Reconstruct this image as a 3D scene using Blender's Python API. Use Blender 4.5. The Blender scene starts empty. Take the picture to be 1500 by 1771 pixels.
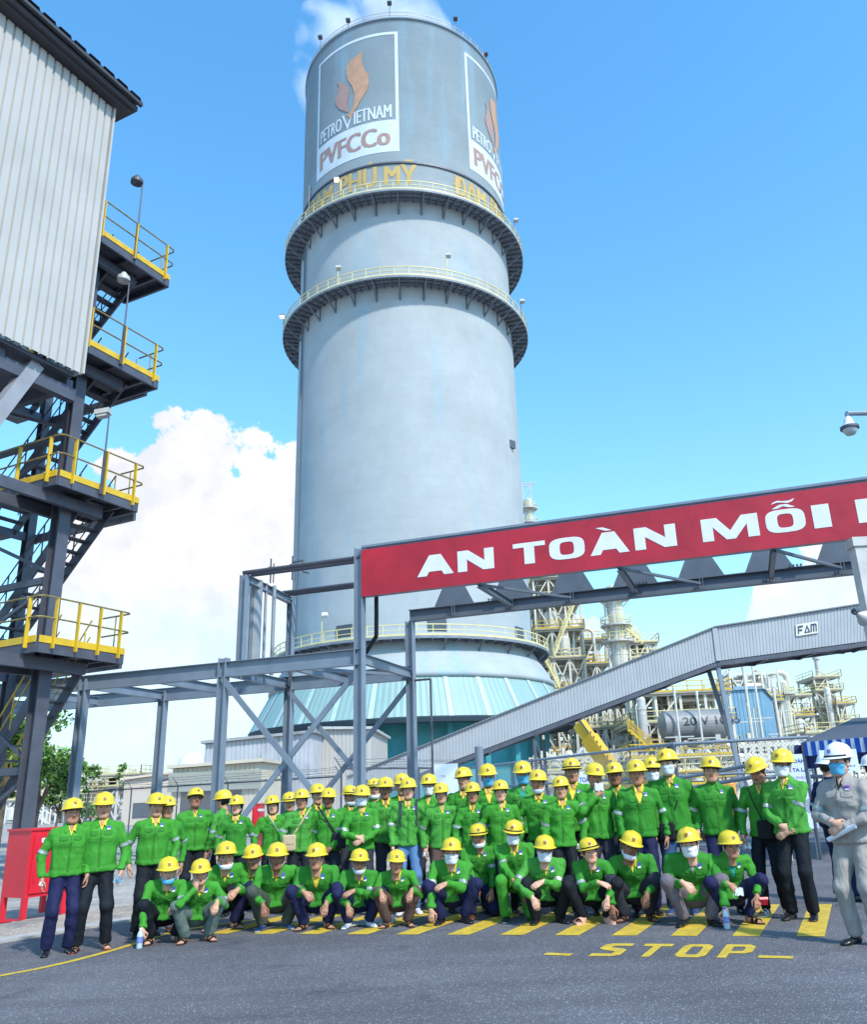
import bpy, bmesh, math, random
import numpy as np
from mathutils import Vector, Matrix
random.seed(7); rng = np.random.default_rng(7)
R_ = math.radians
S = bpy.context.scene
COL = S.collection

# ---------------------------------------------------------------- camera
FPX, CXP, CYP, ROLL, CAMH = 1440.0, 815.0, 885.5, R_(2.5), 1.45
PITCH = math.atan(487 / 1440 * math.cos(ROLL))
cf = np.array([0, math.cos(PITCH), math.sin(PITCH)]); _r = np.array([1., 0, 0]); _u = np.cross(_r, cf)
cr = _r * math.cos(ROLL) - _u * math.sin(ROLL); cu = _u * math.cos(ROLL) + _r * math.sin(ROLL)
CAM = np.array([0, 0, CAMH])
cd = bpy.data.cameras.new('camera'); cam = bpy.data.objects.new('camera', cd); COL.objects.link(cam)
M = Matrix(((cr[0], cu[0], -cf[0], 0), (cr[1], cu[1], -cf[1], 0), (cr[2], cu[2], -cf[2], CAMH), (0, 0, 0, 1)))
cam.matrix_world = M
cd.sensor_fit = 'VERTICAL'; cd.sensor_height = 36; cd.lens = 36 * FPX / 1771
cd.shift_x = (750 - CXP) / 1771; cd.shift_y = 0.0
cd.clip_start = .1; cd.clip_end = 6000
S.camera = cam

def ray(x, y): return cf + cr * (x - CXP) / FPX - cu * (y - CYP) / FPX
def at(x, y, Y): d = ray(x, y); return CAM + d * (Y / d[1])
def gnd(x, y, z=0.): d = ray(x, y); return CAM + d * ((z - CAMH) / d[2])

# ---------------------------------------------------------------- world, sun, exposure
SUN_EL, SUN_AZ = 46, 143      # sun high behind the photographer, a little to the right
W = bpy.data.worlds.new('World'); S.world = W; W.use_nodes = True
nt = W.node_tree; N = nt.nodes; Lk = nt.links
bg = N['Background']; bg.inputs[1].default_value = .13
sky = N.new('ShaderNodeTexSky'); sky.sky_type = 'NISHITA'; sky.sun_disc = False
sky.sun_elevation = R_(SUN_EL); sky.sun_rotation = R_(SUN_AZ); sky.air_density = 1.3; sky.dust_density = .6; sky.ozone_density = 2.2
def nd(t, **k):
    n = N.new(t)
    for a, b in k.items(): setattr(n, a, b)
    return n
def mth(op, a, b=None, c=None, clamp=False):
    n = nd('ShaderNodeMath', operation=op, use_clamp=clamp)
    for i, v in enumerate((a, b, c)):
        if v is None: continue
        if isinstance(v, (int, float)): n.inputs[i].default_value = v
        else: Lk.new(v, n.inputs[i])
    return n.outputs[0]
tc = nd('ShaderNodeTexCoord'); DIR = tc.outputs['Generated']
hs = nd('ShaderNodeHueSaturation'); hs.inputs['Saturation'].default_value = 1.12; hs.inputs['Hue'].default_value = .5; tint = nd('ShaderNodeVectorMath', operation='MULTIPLY'); Lk.new(sky.outputs[0], tint.inputs[0]); tint.inputs[1].default_value = (1.06, 1.50, 1.64); Lk.new(tint.outputs[0], hs.inputs['Color'])
sep = nd('ShaderNodeSeparateXYZ'); Lk.new(DIR, sep.inputs[0])
# pale tropical haze hugging the horizon
hz = mth('POWER', 2.718, mth('MULTIPLY', mth('MAXIMUM', sep.outputs['Z'], 0.), -5.2))
mixh = nd('ShaderNodeMix', data_type='RGBA'); Lk.new(mth('MULTIPLY', hz, .95), mixh.inputs['Factor'])
Lk.new(hs.outputs[0], mixh.inputs['A']); mixh.inputs['B'].default_value = (3.1, 3.4, 4.15, 1)
# cumulus: soft blobs in the sky, their edges broken up by noise
def noise(scale, detail=6, rough=.55, off=(0, 0, 0)):
    mp = nd('ShaderNodeMapping'); mp.inputs['Location'].default_value = off; Lk.new(DIR, mp.inputs[0])
    n = nd('ShaderNodeTexNoise'); n.inputs['Scale'].default_value = scale; n.inputs['Detail'].default_value = detail
    n.inputs['Roughness'].default_value = rough; Lk.new(mp.outputs[0], n.inputs['Vector']); return n.outputs[0]
blobs = [(318, 800, 92), (262, 870, 95), (360, 850, 95), (455, 835, 85), (500, 815, 60), (215, 840, 55), (330, 950, 190), (190, 950, 95), (450, 960, 150),
         (160, 1060, 120), (300, 1100, 190), (450, 1110, 170), (150, 900, 50), (1372, 1040, 75), (1440, 1010, 85), (1520, 1010, 110), (1020, 1095, 45), (1060, 1120, 50), (1330, 1065, 50)]
env = None
for (x, y, r) in blobs:
    d = ray(x, y); d = d / np.linalg.norm(d)
    vm = nd('ShaderNodeVectorMath', operation='DISTANCE'); Lk.new(DIR, vm.inputs[0]); vm.inputs[1].default_value = tuple(d)
    v = mth('SUBTRACT', 1., mth('DIVIDE', vm.outputs['Value'], r / 1560.))
    v = mth('MULTIPLY', v, min(1.3, r / 90))
    env = v if env is None else mth('SMOOTH_MAX', env, v, .18)
vor = nd('ShaderNodeTexVoronoi'); vor.inputs['Scale'].default_value = 26; vor.feature = 'SMOOTH_F1'
wv = nd('ShaderNodeTexNoise'); wv.inputs['Scale'].default_value = 22; wv.inputs['Detail'].default_value = 5; Lk.new(DIR, wv.inputs['Vector'])
wm = nd('ShaderNodeVectorMath', operation='MULTIPLY_ADD'); Lk.new(wv.outputs['Color'], wm.inputs[0]); wm.inputs[1].default_value = (.05, .05, .05); Lk.new(DIR, wm.inputs[2])
Lk.new(wm.outputs[0], vor.inputs['Vector'])
puff = mth('MULTIPLY', mth('SUBTRACT', .42, vor.outputs['Distance']), 1.1)
fb = mth('MULTIPLY', mth('SUBTRACT', noise(20, 10, .66), .5), 1.9)
dens = mth('ADD', mth('ADD', env, puff), fb)
mask = nd('ShaderNodeMapRange', interpolation_type='SMOOTHSTEP'); Lk.new(dens, mask.inputs[0])
mask.inputs[1].default_value = .0; mask.inputs[2].default_value = .16
lowf = nd('ShaderNodeMapRange'); Lk.new(sep.outputs['Z'], lowf.inputs[0]); lowf.inputs[1].default_value = .02; lowf.inputs[2].default_value = .24
cm = mth('MULTIPLY', mask.outputs[0], lowf.outputs[0])
shade = mth('ADD', mth('MULTIPLY', noise(16, 7, .6, (.012, .0, -.02)), 1.2), mth('MULTIPLY', vor.outputs['Distance'], -.35))
ramp = nd('ShaderNodeValToRGB'); Lk.new(shade, ramp.inputs[0])
ramp.color_ramp.elements[0].position = .3; ramp.color_ramp.elements[0].color = (.80, .825, .885, 1)
ramp.color_ramp.elements[1].position = .62; ramp.color_ramp.elements[1].color = (1, 1, 1, 1)
sc_ = nd('ShaderNodeVectorMath', operation='SCALE'); Lk.new(ramp.outputs[0], sc_.inputs[0]); sc_.inputs['Scale'].default_value = 5.25
mixc = nd('ShaderNodeMix', data_type='RGBA'); Lk.new(cm, mixc.inputs['Factor']); Lk.new(mixh.outputs['Result'], mixc.inputs['A']); Lk.new(sc_.outputs[0], mixc.inputs['B'])
Lk.new(mixc.outputs['Result'], bg.inputs[0])
sl = bpy.data.lights.new('sun', 'SUN'); sl.energy = 2.75; sl.angle = R_(3.0); sl.color = (1, .955, .88)
so = bpy.data.objects.new('sun', sl); COL.objects.link(so)
sd = Vector((math.sin(R_(SUN_AZ)) * math.cos(R_(SUN_EL)), math.cos(R_(SUN_AZ)) * math.cos(R_(SUN_EL)), math.sin(R_(SUN_EL))))
so.rotation_euler = sd.to_track_quat('Z', 'Y').to_euler()
S.view_settings.view_transform = 'Standard'; S.view_settings.look = 'None'; S.view_settings.gamma = 1; S.view_settings.exposure = .70
S.cycles.max_bounces = 6; S.cycles.volume_bounces = 2; S.cycles.volume_step_rate = 2

# ---------------------------------------------------------------- materials
_m = {}
def mat(name, c, rough=.6, metal=0., var=.12, vscale=3., bump=0., bscale=20., vc=None, spec=.5, streak=0., grime=None, alpha=None, emit=None, bmap=None, bdist=.02):
    """procedural principled: base colour broken up by noise (and vertical streaks / dirt of its own), fine bump"""
    if name in _m: return _m[name]
    m = bpy.data.materials.new(name); m.use_nodes = True; t = m.node_tree; n = t.nodes; l = t.links; p = n['Principled BSDF']; _m[name] = m
    p.inputs['Roughness'].default_value = rough; p.inputs['Metallic'].default_value = metal
    p.inputs['Specular IOR Level'].default_value = spec
    t_ = n.new('ShaderNodeTexCoord'); co = t_.outputs['Object']
    if vc:
        a = n.new('ShaderNodeAttribute'); a.attribute_name = vc; base = a.outputs['Color']
    else:
        rg = n.new('ShaderNodeRGB'); rg.outputs[0].default_value = (*c, 1); base = rg.outputs[0]
    nz = n.new('ShaderNodeTexNoise'); nz.inputs['Scale'].default_value = vscale; nz.inputs['Detail'].default_value = 5; l.new(co, nz.inputs['Vector'])
    mr = n.new('ShaderNodeMapRange'); l.new(nz.outputs[0], mr.inputs[0]); mr.inputs[1].default_value = .25; mr.inputs[2].default_value = .75
    mr.inputs[3].default_value = 1 - var; mr.inputs[4].default_value = 1 + var
    mu = n.new('ShaderNodeVectorMath'); mu.operation = 'SCALE'; l.new(base, mu.inputs[0]); l.new(mr.outputs[0], mu.inputs['Scale']); out = mu.outputs[0]
    if grime:
        gc, gs, gt = grime
        mp = n.new('ShaderNodeMapping'); mp.inputs['Scale'].default_value = (1, 1, streak if streak else 1); l.new(co, mp.inputs[0])
        g = n.new('ShaderNodeTexNoise'); g.inputs['Scale'].default_value = gs; g.inputs['Detail'].default_value = 7; g.inputs['Roughness'].default_value = .65; l.new(mp.outputs[0], g.inputs['Vector'])
        r2 = n.new('ShaderNodeMapRange'); l.new(g.outputs[0], r2.inputs[0]); r2.inputs[1].default_value = gt; r2.inputs[2].default_value = gt + .22; r2.inputs[4].default_value = .75
        mx = n.new('ShaderNodeMix'); mx.data_type = 'RGBA'; l.new(r2.outputs[0], mx.inputs['Factor']); l.new(out, mx.inputs['A']); mx.inputs['B'].default_value = (*gc, 1); out = mx.outputs['Result']
    l.new(out, p.inputs['Base Color'])
    if bump:
        b = n.new('ShaderNodeTexNoise'); b.inputs['Scale'].default_value = bscale; b.inputs['Detail'].default_value = 4; bm_ = n.new('ShaderNodeMapping'); bm_.inputs['Scale'].default_value = bmap or (1, 1, 1); bm_.inputs['Rotation'].default_value = (0, .5, 0) if bmap else (0, 0, 0); l.new(co, bm_.inputs[0]); l.new(bm_.outputs[0], b.inputs['Vector'])
        if bmap: b.inputs['Distortion'].default_value = .8
        bp = n.new('ShaderNodeBump'); bp.inputs['Strength'].default_value = bump; bp.inputs['Distance'].default_value = bdist; l.new(b.outputs[0], bp.inputs['Height']); l.new(bp.outputs[0], p.inputs['Normal'])
    if emit: p.inputs['Emission Color'].default_value = (*emit[0], 1); p.inputs['Emission Strength'].default_value = emit[1]
    return m
STEEL = mat('blue_grey_paint', (.19, .235, .29), .45, .1, .15, 2, .1, 30, grime=((.09, .065, .05), 4, .62))
DSTEEL = mat('dark_grey_steel', (.085, .09, .115), .5, .2, .2, 2, grime=((.16, .16, .17), 3, .6))
LSTEEL = mat('pale_grey_steel', (.50, .485, .46), .5, .1, .18, 3, grime=((.2, .18, .17), 2, .6))
YEL = mat('yellow_paint', (.62, .40, .02), .45, 0, .15, 4, grime=((.25, .15, .03), 6, .66))
LYEL = mat('pale_yellow_paint', (.66, .58, .28), .5, 0, .15, 1)
CLAD = mat('off_white_cladding', (.47, .445, .41), .45, .05, .08, .7, grime=((.36, .34, .33), .8, .6), streak=.12)
GCLAD = mat('grey_white_cladding', (.37, .38, .395), .4, .05, .08, .7, grime=((.28, .28, .3), 1.2, .58), streak=.15)
DCLAD = mat('stained_grey_cladding', (.42, .43, .46), .5, .05, .12, .8, grime=((.12, .12, .13), 1.6, .55), streak=.15)
TEAL = mat('teal_cladding', (.25, .375, .35), .45, 0, .08, .25, grime=((.26, .5, .5), .5, .6), streak=.2)
TEALD = mat('teal_wall_paint', (.045, .30, .34), .5, 0, .2, .4, grime=((.2, .32, .33), .9, .56))
CSTEEL = mat('hazed_cream_steel', (.62, .58, .49), .6, 0, .15, 1, grime=((.4, .35, .27), 1, .6))  # cream refinery frames, colour lightened to stand for distance haze
USTEEL = mat('shade_toned_steel', (.12, .145, .175), .5, .1, .15, 2, grime=((.16, .17, .18), 3, .6))  # bridge steel darkened in its colour for the shade under the span
CONC = mat('pale_concrete', (.38, .44, .49), .85, 0, .08, .3)
REDB = mat('red_banner_sheet', (.42, .012, .028), .42, 0, .2, 1.1, .7, 2.6, grime=((.30, .01, .025), 1.4, .56), streak=.4)
WHT = mat('white_lettering', (.72, .73, .76), .5, 0, .06)
RED = mat('red_enamel', (.62, .018, .035), .32, 0, .1, 3)
BLACK = mat('black_rubber', (.012, .012, .014), .5, 0, .1)
PIPEW = mat('hazed_silvery_lagging', (.66, .63, .56), .38, .25, .12, 1.5, grime=((.3, .27, .22), 1, .6))  # silvery pipes, their colour paled to imitate haze over the refinery
RUST = mat('rusty_brown_steel', (.24, .13, .08), .7, 0, .25, 2)
ORNG = mat('orange_brown_roof', (.50, .27, .14), .6, 0, .2, 1)
BLUES = mat('blue_shed_cladding', (.17, .33, .45), .5, 0, .1, .6)
CREAM = mat('cream_cladding', (.55, .49, .38), .6, 0, .08, .6)
BEIGE = mat('beige_render', (.60, .50, .40), .85, 0, .06, .5)
GLASS = mat('dark_window_glass', (.03, .05, .06), .15, 0, .1)

# ---------------------------------------------------------------- mesh builder
class MB:
    def __init__(s): s.v = []; s.f = []; s.mi = []; s.n = 0
    def add(s, v, f, mi=0):
        v = np.asarray(v, float).reshape(-1, 3); s.v.append(v); s.f += [tuple(int(i) + s.n for i in q) for q in f]; s.mi += [mi] * len(f); s.n += len(v); return s
    def boxm(s, c, ax, ay, az, mi=0):
        c, ax, ay, az = (np.asarray(t, float) for t in (c, ax, ay, az))
        v = [c + i * ax + j * ay + k * az for k in (-1, 1) for j in (-1, 1) for i in (-1, 1)]
        return s.add(v, [(0, 2, 3, 1), (4, 5, 7, 6), (0, 1, 5, 4), (2, 6, 7, 3), (0, 4, 6, 2), (1, 3, 7, 5)], mi)
    def box(s, lo, hi, mi=0):
        lo = np.asarray(lo, float); hi = np.asarray(hi, float); h = (hi - lo) / 2
        return s.boxm((lo + hi) / 2, (h[0], 0, 0), (0, h[1], 0), (0, 0, h[2]), mi)
    def beam(s, a, b, w, h=None, up=(0, 0, 1), mi=0):
        a = np.asarray(a, float); b = np.asarray(b, float); h = w if h is None else h
        d = b - a; L = np.linalg.norm(d); d = d / L; up = np.asarray(up, float)
        if abs(d @ up) > .98: up = np.array([1., 0, 0]) if abs(d[0]) < .9 else np.array([0, 1., 0])
        x = np.cross(d, up); x /= np.linalg.norm(x); y = np.cross(x, d)
        return s.boxm((a + b) / 2, x * w / 2, d * L / 2, y * h / 2, mi)
    def ibeam(s, a, b, w, h, up=(0, 0, 1), mi=0):
        a = np.asarray(a, float); b = np.asarray(b, float); d = (b - a) / np.linalg.norm(b - a); up = np.asarray(up, float)
        x = np.cross(d, up); x /= np.linalg.norm(x); y = np.cross(x, d); t = min(w, h) * .09
        s.beam(a + y * (h / 2 - t / 2), b + y * (h / 2 - t / 2), w, t, up, mi); s.beam(a - y * (h / 2 - t / 2), b - y * (h / 2 - t / 2), w, t, up, mi)
        return s.beam(a, b, t, h - 2 * t, up, mi)
    def tube(s, a, b, r, r2=None, n=8, cap=True, mi=0):
        a = np.asarray(a, float); b = np.asarray(b, float); r2 = r if r2 is None else r2; d = b - a; d = d / (np.linalg.norm(d) + 1e-9)
        u = np.cross(d, (0, 0, 1) if abs(d[2]) < .9 else (1, 0, 0)); u /= np.linalg.norm(u); w = np.cross(d, u)
        t = np.linspace(0, 2 * np.pi, n, endpoint=False); c = np.cos(t)[:, None] * u + np.sin(t)[:, None] * w
        f = [(i, (i + 1) % n, n + (i + 1) % n, n + i) for i in range(n)]
        if cap: f += [tuple(range(n))[::-1], tuple(range(n, 2 * n))]
        return s.add(np.vstack([a + c * r, b + c * r2]), f, mi)
    def pipe(s, pts, r, n=8, mi=0):
        for a, b in zip(pts[:-1], pts[1:]): s.tube(a, b, r, n=n, mi=mi)
        return s
    def lathe(s, prof, c=(0, 0, 0), n=32, a0=0., a1=2 * np.pi, mi=0):
        c = np.asarray(c, float); full = abs(a1 - a0 - 2 * np.pi) < 1e-6; t = np.linspace(a0, a1, n, endpoint=not full); m = n
        v = [(c[0] + r * math.cos(x), c[1] + r * math.sin(x), c[2] + z) for (r, z) in prof for x in t]
        f = []
        for k in range(len(prof) - 1):
            for i in range(m if full else m - 1):
                j = (i + 1) % m; f.append((k * m + i, k * m + j, (k + 1) * m + j, (k + 1) * m + i))
        return s.add(v, f, mi)
    def xf(s, Mx):
        Mx = np.array(Mx); s.v = [v @ Mx[:3, :3].T + Mx[:3, 3] for v in s.v]; return s
    def obj(s, name, mats, parent=None, smooth=False, loc=None):
        me = bpy.data.meshes.new(name); V = np.vstack(s.v) if s.v else np.zeros((0, 3))
        if loc is not None: V = V - np.asarray(loc, float)
        me.from_pydata(V.tolist(), [], s.f)
        mats = mats if isinstance(mats, (list, tuple)) else [mats]
        for m in mats: me.materials.append(m)
        if len(mats) > 1: me.polygons.foreach_set('material_index', s.mi)
        if smooth: me.polygons.foreach_set('use_smooth', [True] * len(me.polygons))
        me.update(); o = bpy.data.objects.new(name, me); COL.objects.link(o)
        if loc is not None: o.location = loc
        if parent is not None: o.parent = parent
        return o
def tag(o, label, cat, group=None, kind=None):
    o['label'] = label; o['category'] = cat
    if group: o['group'] = group
    if kind: o['kind'] = kind
    return o
def thing(name, label, cat, loc=(0, 0, 0), rz=0., group=None):
    o = bpy.data.objects.new(name, None); COL.objects.link(o); o.location = loc; o.rotation_euler = (0, 0, rz); o.empty_display_size = .3
    return tag(o, label, cat, group)
def struct(o): o['kind'] = 'structure'; return o
def copy_tree(o, parent=None):
    c = o.copy(); COL.objects.link(c); c.parent = parent
    for ch in list(o.children): copy_tree(ch, c)
    return c
def text_tris(s, x0, x1, z0, z1, bold=.0, sub=0):
    """the word as flat triangles stretched to the box x0..x1, z0..z1 (returns verts (n,2), faces)"""
    c = bpy.data.curves.new('t', 'FONT'); c.body = s; c.offset = bold; c.resolution_u = 3; c.fill_mode = 'FRONT'
    o = bpy.data.objects.new('t', c); COL.objects.link(o); dg = bpy.context.evaluated_depsgraph_get(); me = bpy.data.meshes.new_from_object(o.evaluated_get(dg))
    bm = bmesh.new(); bm.from_mesh(me); bmesh.ops.remove_doubles(bm, verts=bm.verts, dist=1e-5); bmesh.ops.triangulate(bm, faces=bm.faces)
    for _ in range(sub): bmesh.ops.subdivide_edges(bm, edges=[e for e in bm.edges if e.calc_length() > .25], cuts=1); bmesh.ops.triangulate(bm, faces=bm.faces)
    V = np.array([v.co[:2] for v in bm.verts]); F = [tuple(v.index for v in f.verts) for f in bm.faces]; bm.free()
    bpy.data.objects.remove(o); bpy.data.curves.remove(c); bpy.data.meshes.remove(me)
    mn = V.min(0); mx = V.max(0); return (V - mn) / (mx - mn) * [x1 - x0, z1 - z0] + [x0, z0], F
def poly_tris(P):
    bm = bmesh.new(); f = bm.faces.new([bm.verts.new((p[0], p[1], 0)) for p in P]); f.normal_update(); bmesh.ops.triangulate(bm, faces=[f]); bm.verts.ensure_lookup_table()
    V = np.array([v.co[:2] for v in bm.verts]); F = [tuple(v.index for v in q.verts) for q in bm.faces]; bm.free(); return V, F
# ================================================================ GROUND
def sheet(name, pts, z, m):
    return struct(MB().add([(p[0], p[1], z) for p in pts], [tuple(range(len(pts)))]).obj(name, m))
def ground_mat(name, c1, c2, speck, sc=90, rough=.9, patch=None):
    m = bpy.data.materials.new(name); m.use_nodes = True; t = m.node_tree; n = t.nodes; l = t.links; p = n['Principled BSDF']; p.inputs['Roughness'].default_value = rough
    co = n.new('ShaderNodeTexCoord').outputs['Object']
    a = n.new('ShaderNodeTexNoise'); a.inputs['Scale'].default_value = sc; a.inputs['Detail'].default_value = 3; a.inputs['Roughness'].default_value = .8; l.new(co, a.inputs['Vector'])
    b = n.new('ShaderNodeTexNoise'); b.inputs['Scale'].default_value = .45; b.inputs['Detail'].default_value = 6; l.new(co, b.inputs['Vector'])
    v = n.new('ShaderNodeTexVoronoi'); v.inputs['Scale'].default_value = sc * 1.3; l.new(co, v.inputs['Vector'])
    r = n.new('ShaderNodeValToRGB'); l.new(a.outputs[0], r.inputs[0]); r.color_ramp.elements[0].position = .3; r.color_ramp.elements[1].position = .72
    r.color_ramp.elements[0].color = (*c1, 1); r.color_ramp.elements[1].color = (*c2, 1)
    # pale stones in the surface
    w = n.new('ShaderNodeTexWhiteNoise'); l.new(v.outputs['Color'], w.inputs[0])
    g = n.new('ShaderNodeMath'); g.operation = 'GREATER_THAN'; l.new(w.outputs['Value'], g.inputs[0]); g.inputs[1].default_value = .93
    mx = n.new('ShaderNodeMix'); mx.data_type = 'RGBA'; l.new(g.outputs[0], mx.inputs['Factor']); l.new(r.outputs[0], mx.inputs['A']); mx.inputs['B'].default_value = (*speck, 1)
    mr = n.new('ShaderNodeMapRange'); l.new(b.outputs[0], mr.inputs[0]); mr.inputs[1].default_value = .3; mr.inputs[2].default_value = .7; mr.inputs[3].default_value = .72; mr.inputs[4].default_value = 1.22
    s = n.new('ShaderNodeVectorMath'); s.operation = 'SCALE'; l.new(mx.outputs['Result'], s.inputs[0]); l.new(mr.outputs[0], s.inputs['Scale'])
    out = s.outputs[0]
    if patch:
        q = n.new('ShaderNodeTexNoise'); q.inputs['Scale'].default_value = patch[1]; q.inputs['Detail'].default_value = 8; q.inputs['Roughness'].default_value = .62; l.new(co, q.inputs['Vector'])
        r2 = n.new('ShaderNodeMapRange'); l.new(q.outputs[0], r2.inputs[0]); r2.inputs[1].default_value = patch[2]; r2.inputs[2].default_value = patch[2] + .1; r2.inputs[4].default_value = patch[3]
        m2 = n.new('ShaderNodeMix'); m2.data_type = 'RGBA'; l.new(r2.outputs[0], m2.inputs['Factor']); l.new(out, m2.inputs['A']); m2.inputs['B'].default_value = (*patch[0], 1); out = m2.outputs['Result']
    if patch:      # long faint tyre streaks
        mp = n.new('ShaderNodeMapping'); mp.inputs['Rotation'].default_value = (0, 0, .29); mp.inputs['Scale'].default_value = (.12, 2.4, 1); l.new(co, mp.inputs[0])
        q2 = n.new('ShaderNodeTexNoise'); q2.inputs['Scale'].default_value = 1.; q2.inputs['Detail'].default_value = 6; l.new(mp.outputs[0], q2.inputs['Vector'])
        r5 = n.new('ShaderNodeMapRange'); l.new(q2.outputs[0], r5.inputs[0]); r5.inputs[1].default_value = .35; r5.inputs[2].default_value = .68; r5.inputs[3].default_value = 1.08; r5.inputs[4].default_value = .86
        s5 = n.new('ShaderNodeVectorMath'); s5.operation = 'SCALE'; l.new(out, s5.inputs[0]); l.new(r5.outputs[0], s5.inputs['Scale']); out = s5.outputs[0]
    l.new(out, p.inputs['Base Color'])
    bp = n.new('ShaderNodeBump'); bp.inputs['Strength'].default_value = .6; bp.inputs['Distance'].default_value = .006; l.new(v.outputs['Distance'], bp.inputs['Height']); l.new(bp.outputs[0], p.inputs['Normal'])
    return m
ASPH = ground_mat('asphalt', (.064, .060, .067), (.150, .143, .156), (.31, .30, .29), 85, .85, ((.045, .045, .055), 1.3, .58, .6))
DIRT = ground_mat('sandy_gravel', (.26, .21, .16), (.42, .35, .28), (.55, .5, .45), 40, .95, ((.16, .16, .16), 1.6, .55, .8))
PAVE = ground_mat('worn_paving', (.30, .27, .24), (.42, .38, .34), (.5, .47, .44), 20, .9, ((.22, .2, .19), .7, .52, .7))
sheet('ground', [(-900, -60), (1200, -60), (1200, 2500), (-900, 2500)], -.03, PAVE)
K1, K2 = gnd(0, 1632), gnd(255, 1589); kd = (K2 - K1) / np.linalg.norm(K2 - K1); kn = np.array([-kd[1], kd[0], 0])
KA, KB = K1 - kd * 14, K1 + kd * 16.0
sheet('road', [KA, KA + (40, -20, 0), (60, -20), (60, 26.9 - .31 * 50), (9.8, 26.9), KB + (2, 1.5, 0), KB], .0, ASPH)
sheet('gravel_strip', [KA + kn * .3, KB + kn * .3, KB + kn * 1.9, KA + kn * 1.9], -.004, DIRT)
kb = MB(); nK = 24
for i in range(nK):
    a, b = KA + (KB - KA) * i / nK, KA + (KB - KA) * (i + 1) / nK
    kb.boxm((a + b) / 2 + kn * .16 + (0, 0, -.02), (b - a) / 2 * .992, kn * .15, (0, 0, .045))
struct(kb.obj('kerb_strip', mat('kerb_concrete', (.40, .38, .35), .9, 0, .2, 3, .3, 30, grime=((.15, .14, .13), 5, .5))))
PY = mat('yellow_road_paint', (.60, .40, .03), .7, 0, .2, 5, .2, 60, grime=((.16, .145, .10), 14, .505))
# edge line sweeping round the corner
lp = [gnd(*p) for p in [(-90, 1706), (0, 1688), (60, 1677), (110, 1666), (150, 1656), (205, 1641), (255, 1625), (300, 1612), (370, 1600), (450, 1590)]]
m_ = MB(); V = []
for i, p in enumerate(lp):
    d = (lp[min(i + 1, len(lp) - 1)] - lp[max(i - 1, 0)]); d /= np.linalg.norm(d); n_ = np.array([-d[1], d[0], 0]); V += [p + n_ * .045, p - n_ * .045]
V = np.array(V); V[:, 2] = .004; m_.add(V, [(2 * i, 2 * i + 1, 2 * i + 3, 2 * i + 2) for i in range(len(lp) - 1)]); struct(m_.obj('edge_line_marking', PY))
# crosswalk bars: base line and bar direction on the road
e1 = np.array([.958, -.287, 0]); e2 = np.array([.396, .918, 0])
B0 = gnd(1378, 1620)
cw = MB()
for k in range(-12, 1):
    p = B0 + e1 * .601 * k; L = 2.35
    if k == -12: continue
    w = .26
    cw.add([(*(p)[:2], .004), (*(p + e1 * w)[:2], .004), (*(p + e1 * w + e2 * L)[:2], .004), (*(p + e2 * L)[:2], .004)], [(0, 1, 2, 3)])
struct(cw.obj('crosswalk_marking', PY))
# STOP, drawn as flat letters sheared with the crosswalk
T0 = gnd(1018, 1654); T1 = gnd(1318, 1658); tu = (T1 - T0); TL = np.linalg.norm(tu); tu /= TL; th = .66
sm = MB()
GL = {'S': [(0, 0), (.75, 0), (1, .12), (1, .5), (.8, .6), (.36, .68), (.36, .8), (1, .8), (1, 1), (.2, 1), (.0, .88), (.0, .58), (.2, .48), (.66, .38), (.66, .2), (0, .2)],
      'T': [(.36, 0), (.64, 0), (.64, .8), (1, .8), (1, 1), (0, 1), (0, .8), (.36, .8)],
      'P': None, 'O': None}
def road_pt(x, y): q = T0 + tu * x + e2 * y; return (q[0], q[1], .004)
cell = TL / 4
for i, ch in enumerate('STOP'):
    x0 = i * cell; w = cell * .72
    if GL[ch]: vv, ff = poly_tris(GL[ch]); sm.add([road_pt(x0 + a * w, b * th) for a, b in vv], ff)
    elif ch == 'O':
        o_ = [(.2, 0), (.8, 0), (1, .15), (1, .85), (.8, 1), (.2, 1), (0, .85), (0, .15)]; i_ = [(.36, .2), (.64, .2), (.7, .27), (.7, .73), (.64, .8), (.36, .8), (.3, .73), (.3, .27)]
        sm.add([road_pt(x0 + a * w, b * th) for a, b in o_ + i_], [(k, (k + 1) % 8, 8 + (k + 1) % 8, 8 + k) for k in range(8)])
    else:
        sm.add([road_pt(x0 + a * w, b * th) for a, b in [(0, 0), (.3, 0), (.3, .32), (0, .32)]], [(0, 1, 2, 3)])
        o_ = [(0, .32), (.8, .32), (1, .45), (1, .88), (.8, 1), (0, 1)]; i_ = [(.3, .5), (.64, .5), (.7, .56), (.7, .76), (.64, .82), (.3, .82)]
        sm.add([road_pt(x0 + a * w, b * th) for a, b in o_ + i_], [(k, (k + 1) % 6, 6 + (k + 1) % 6, 6 + k) for k in range(6)])
for a, b in ((gnd(940, 1652), gnd(986, 1654)), (gnd(1312, 1657), gnd(1372, 1659))):
    d = b - a; sm.add([(*(a)[:2], .0045), (*(b)[:2], .0045), (*(b + e2 * .11)[:2], .0045), (*(a + e2 * .11)[:2], .0045)], [(0, 1, 2, 3)])
struct(sm.obj('stop_marking', PY))

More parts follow.
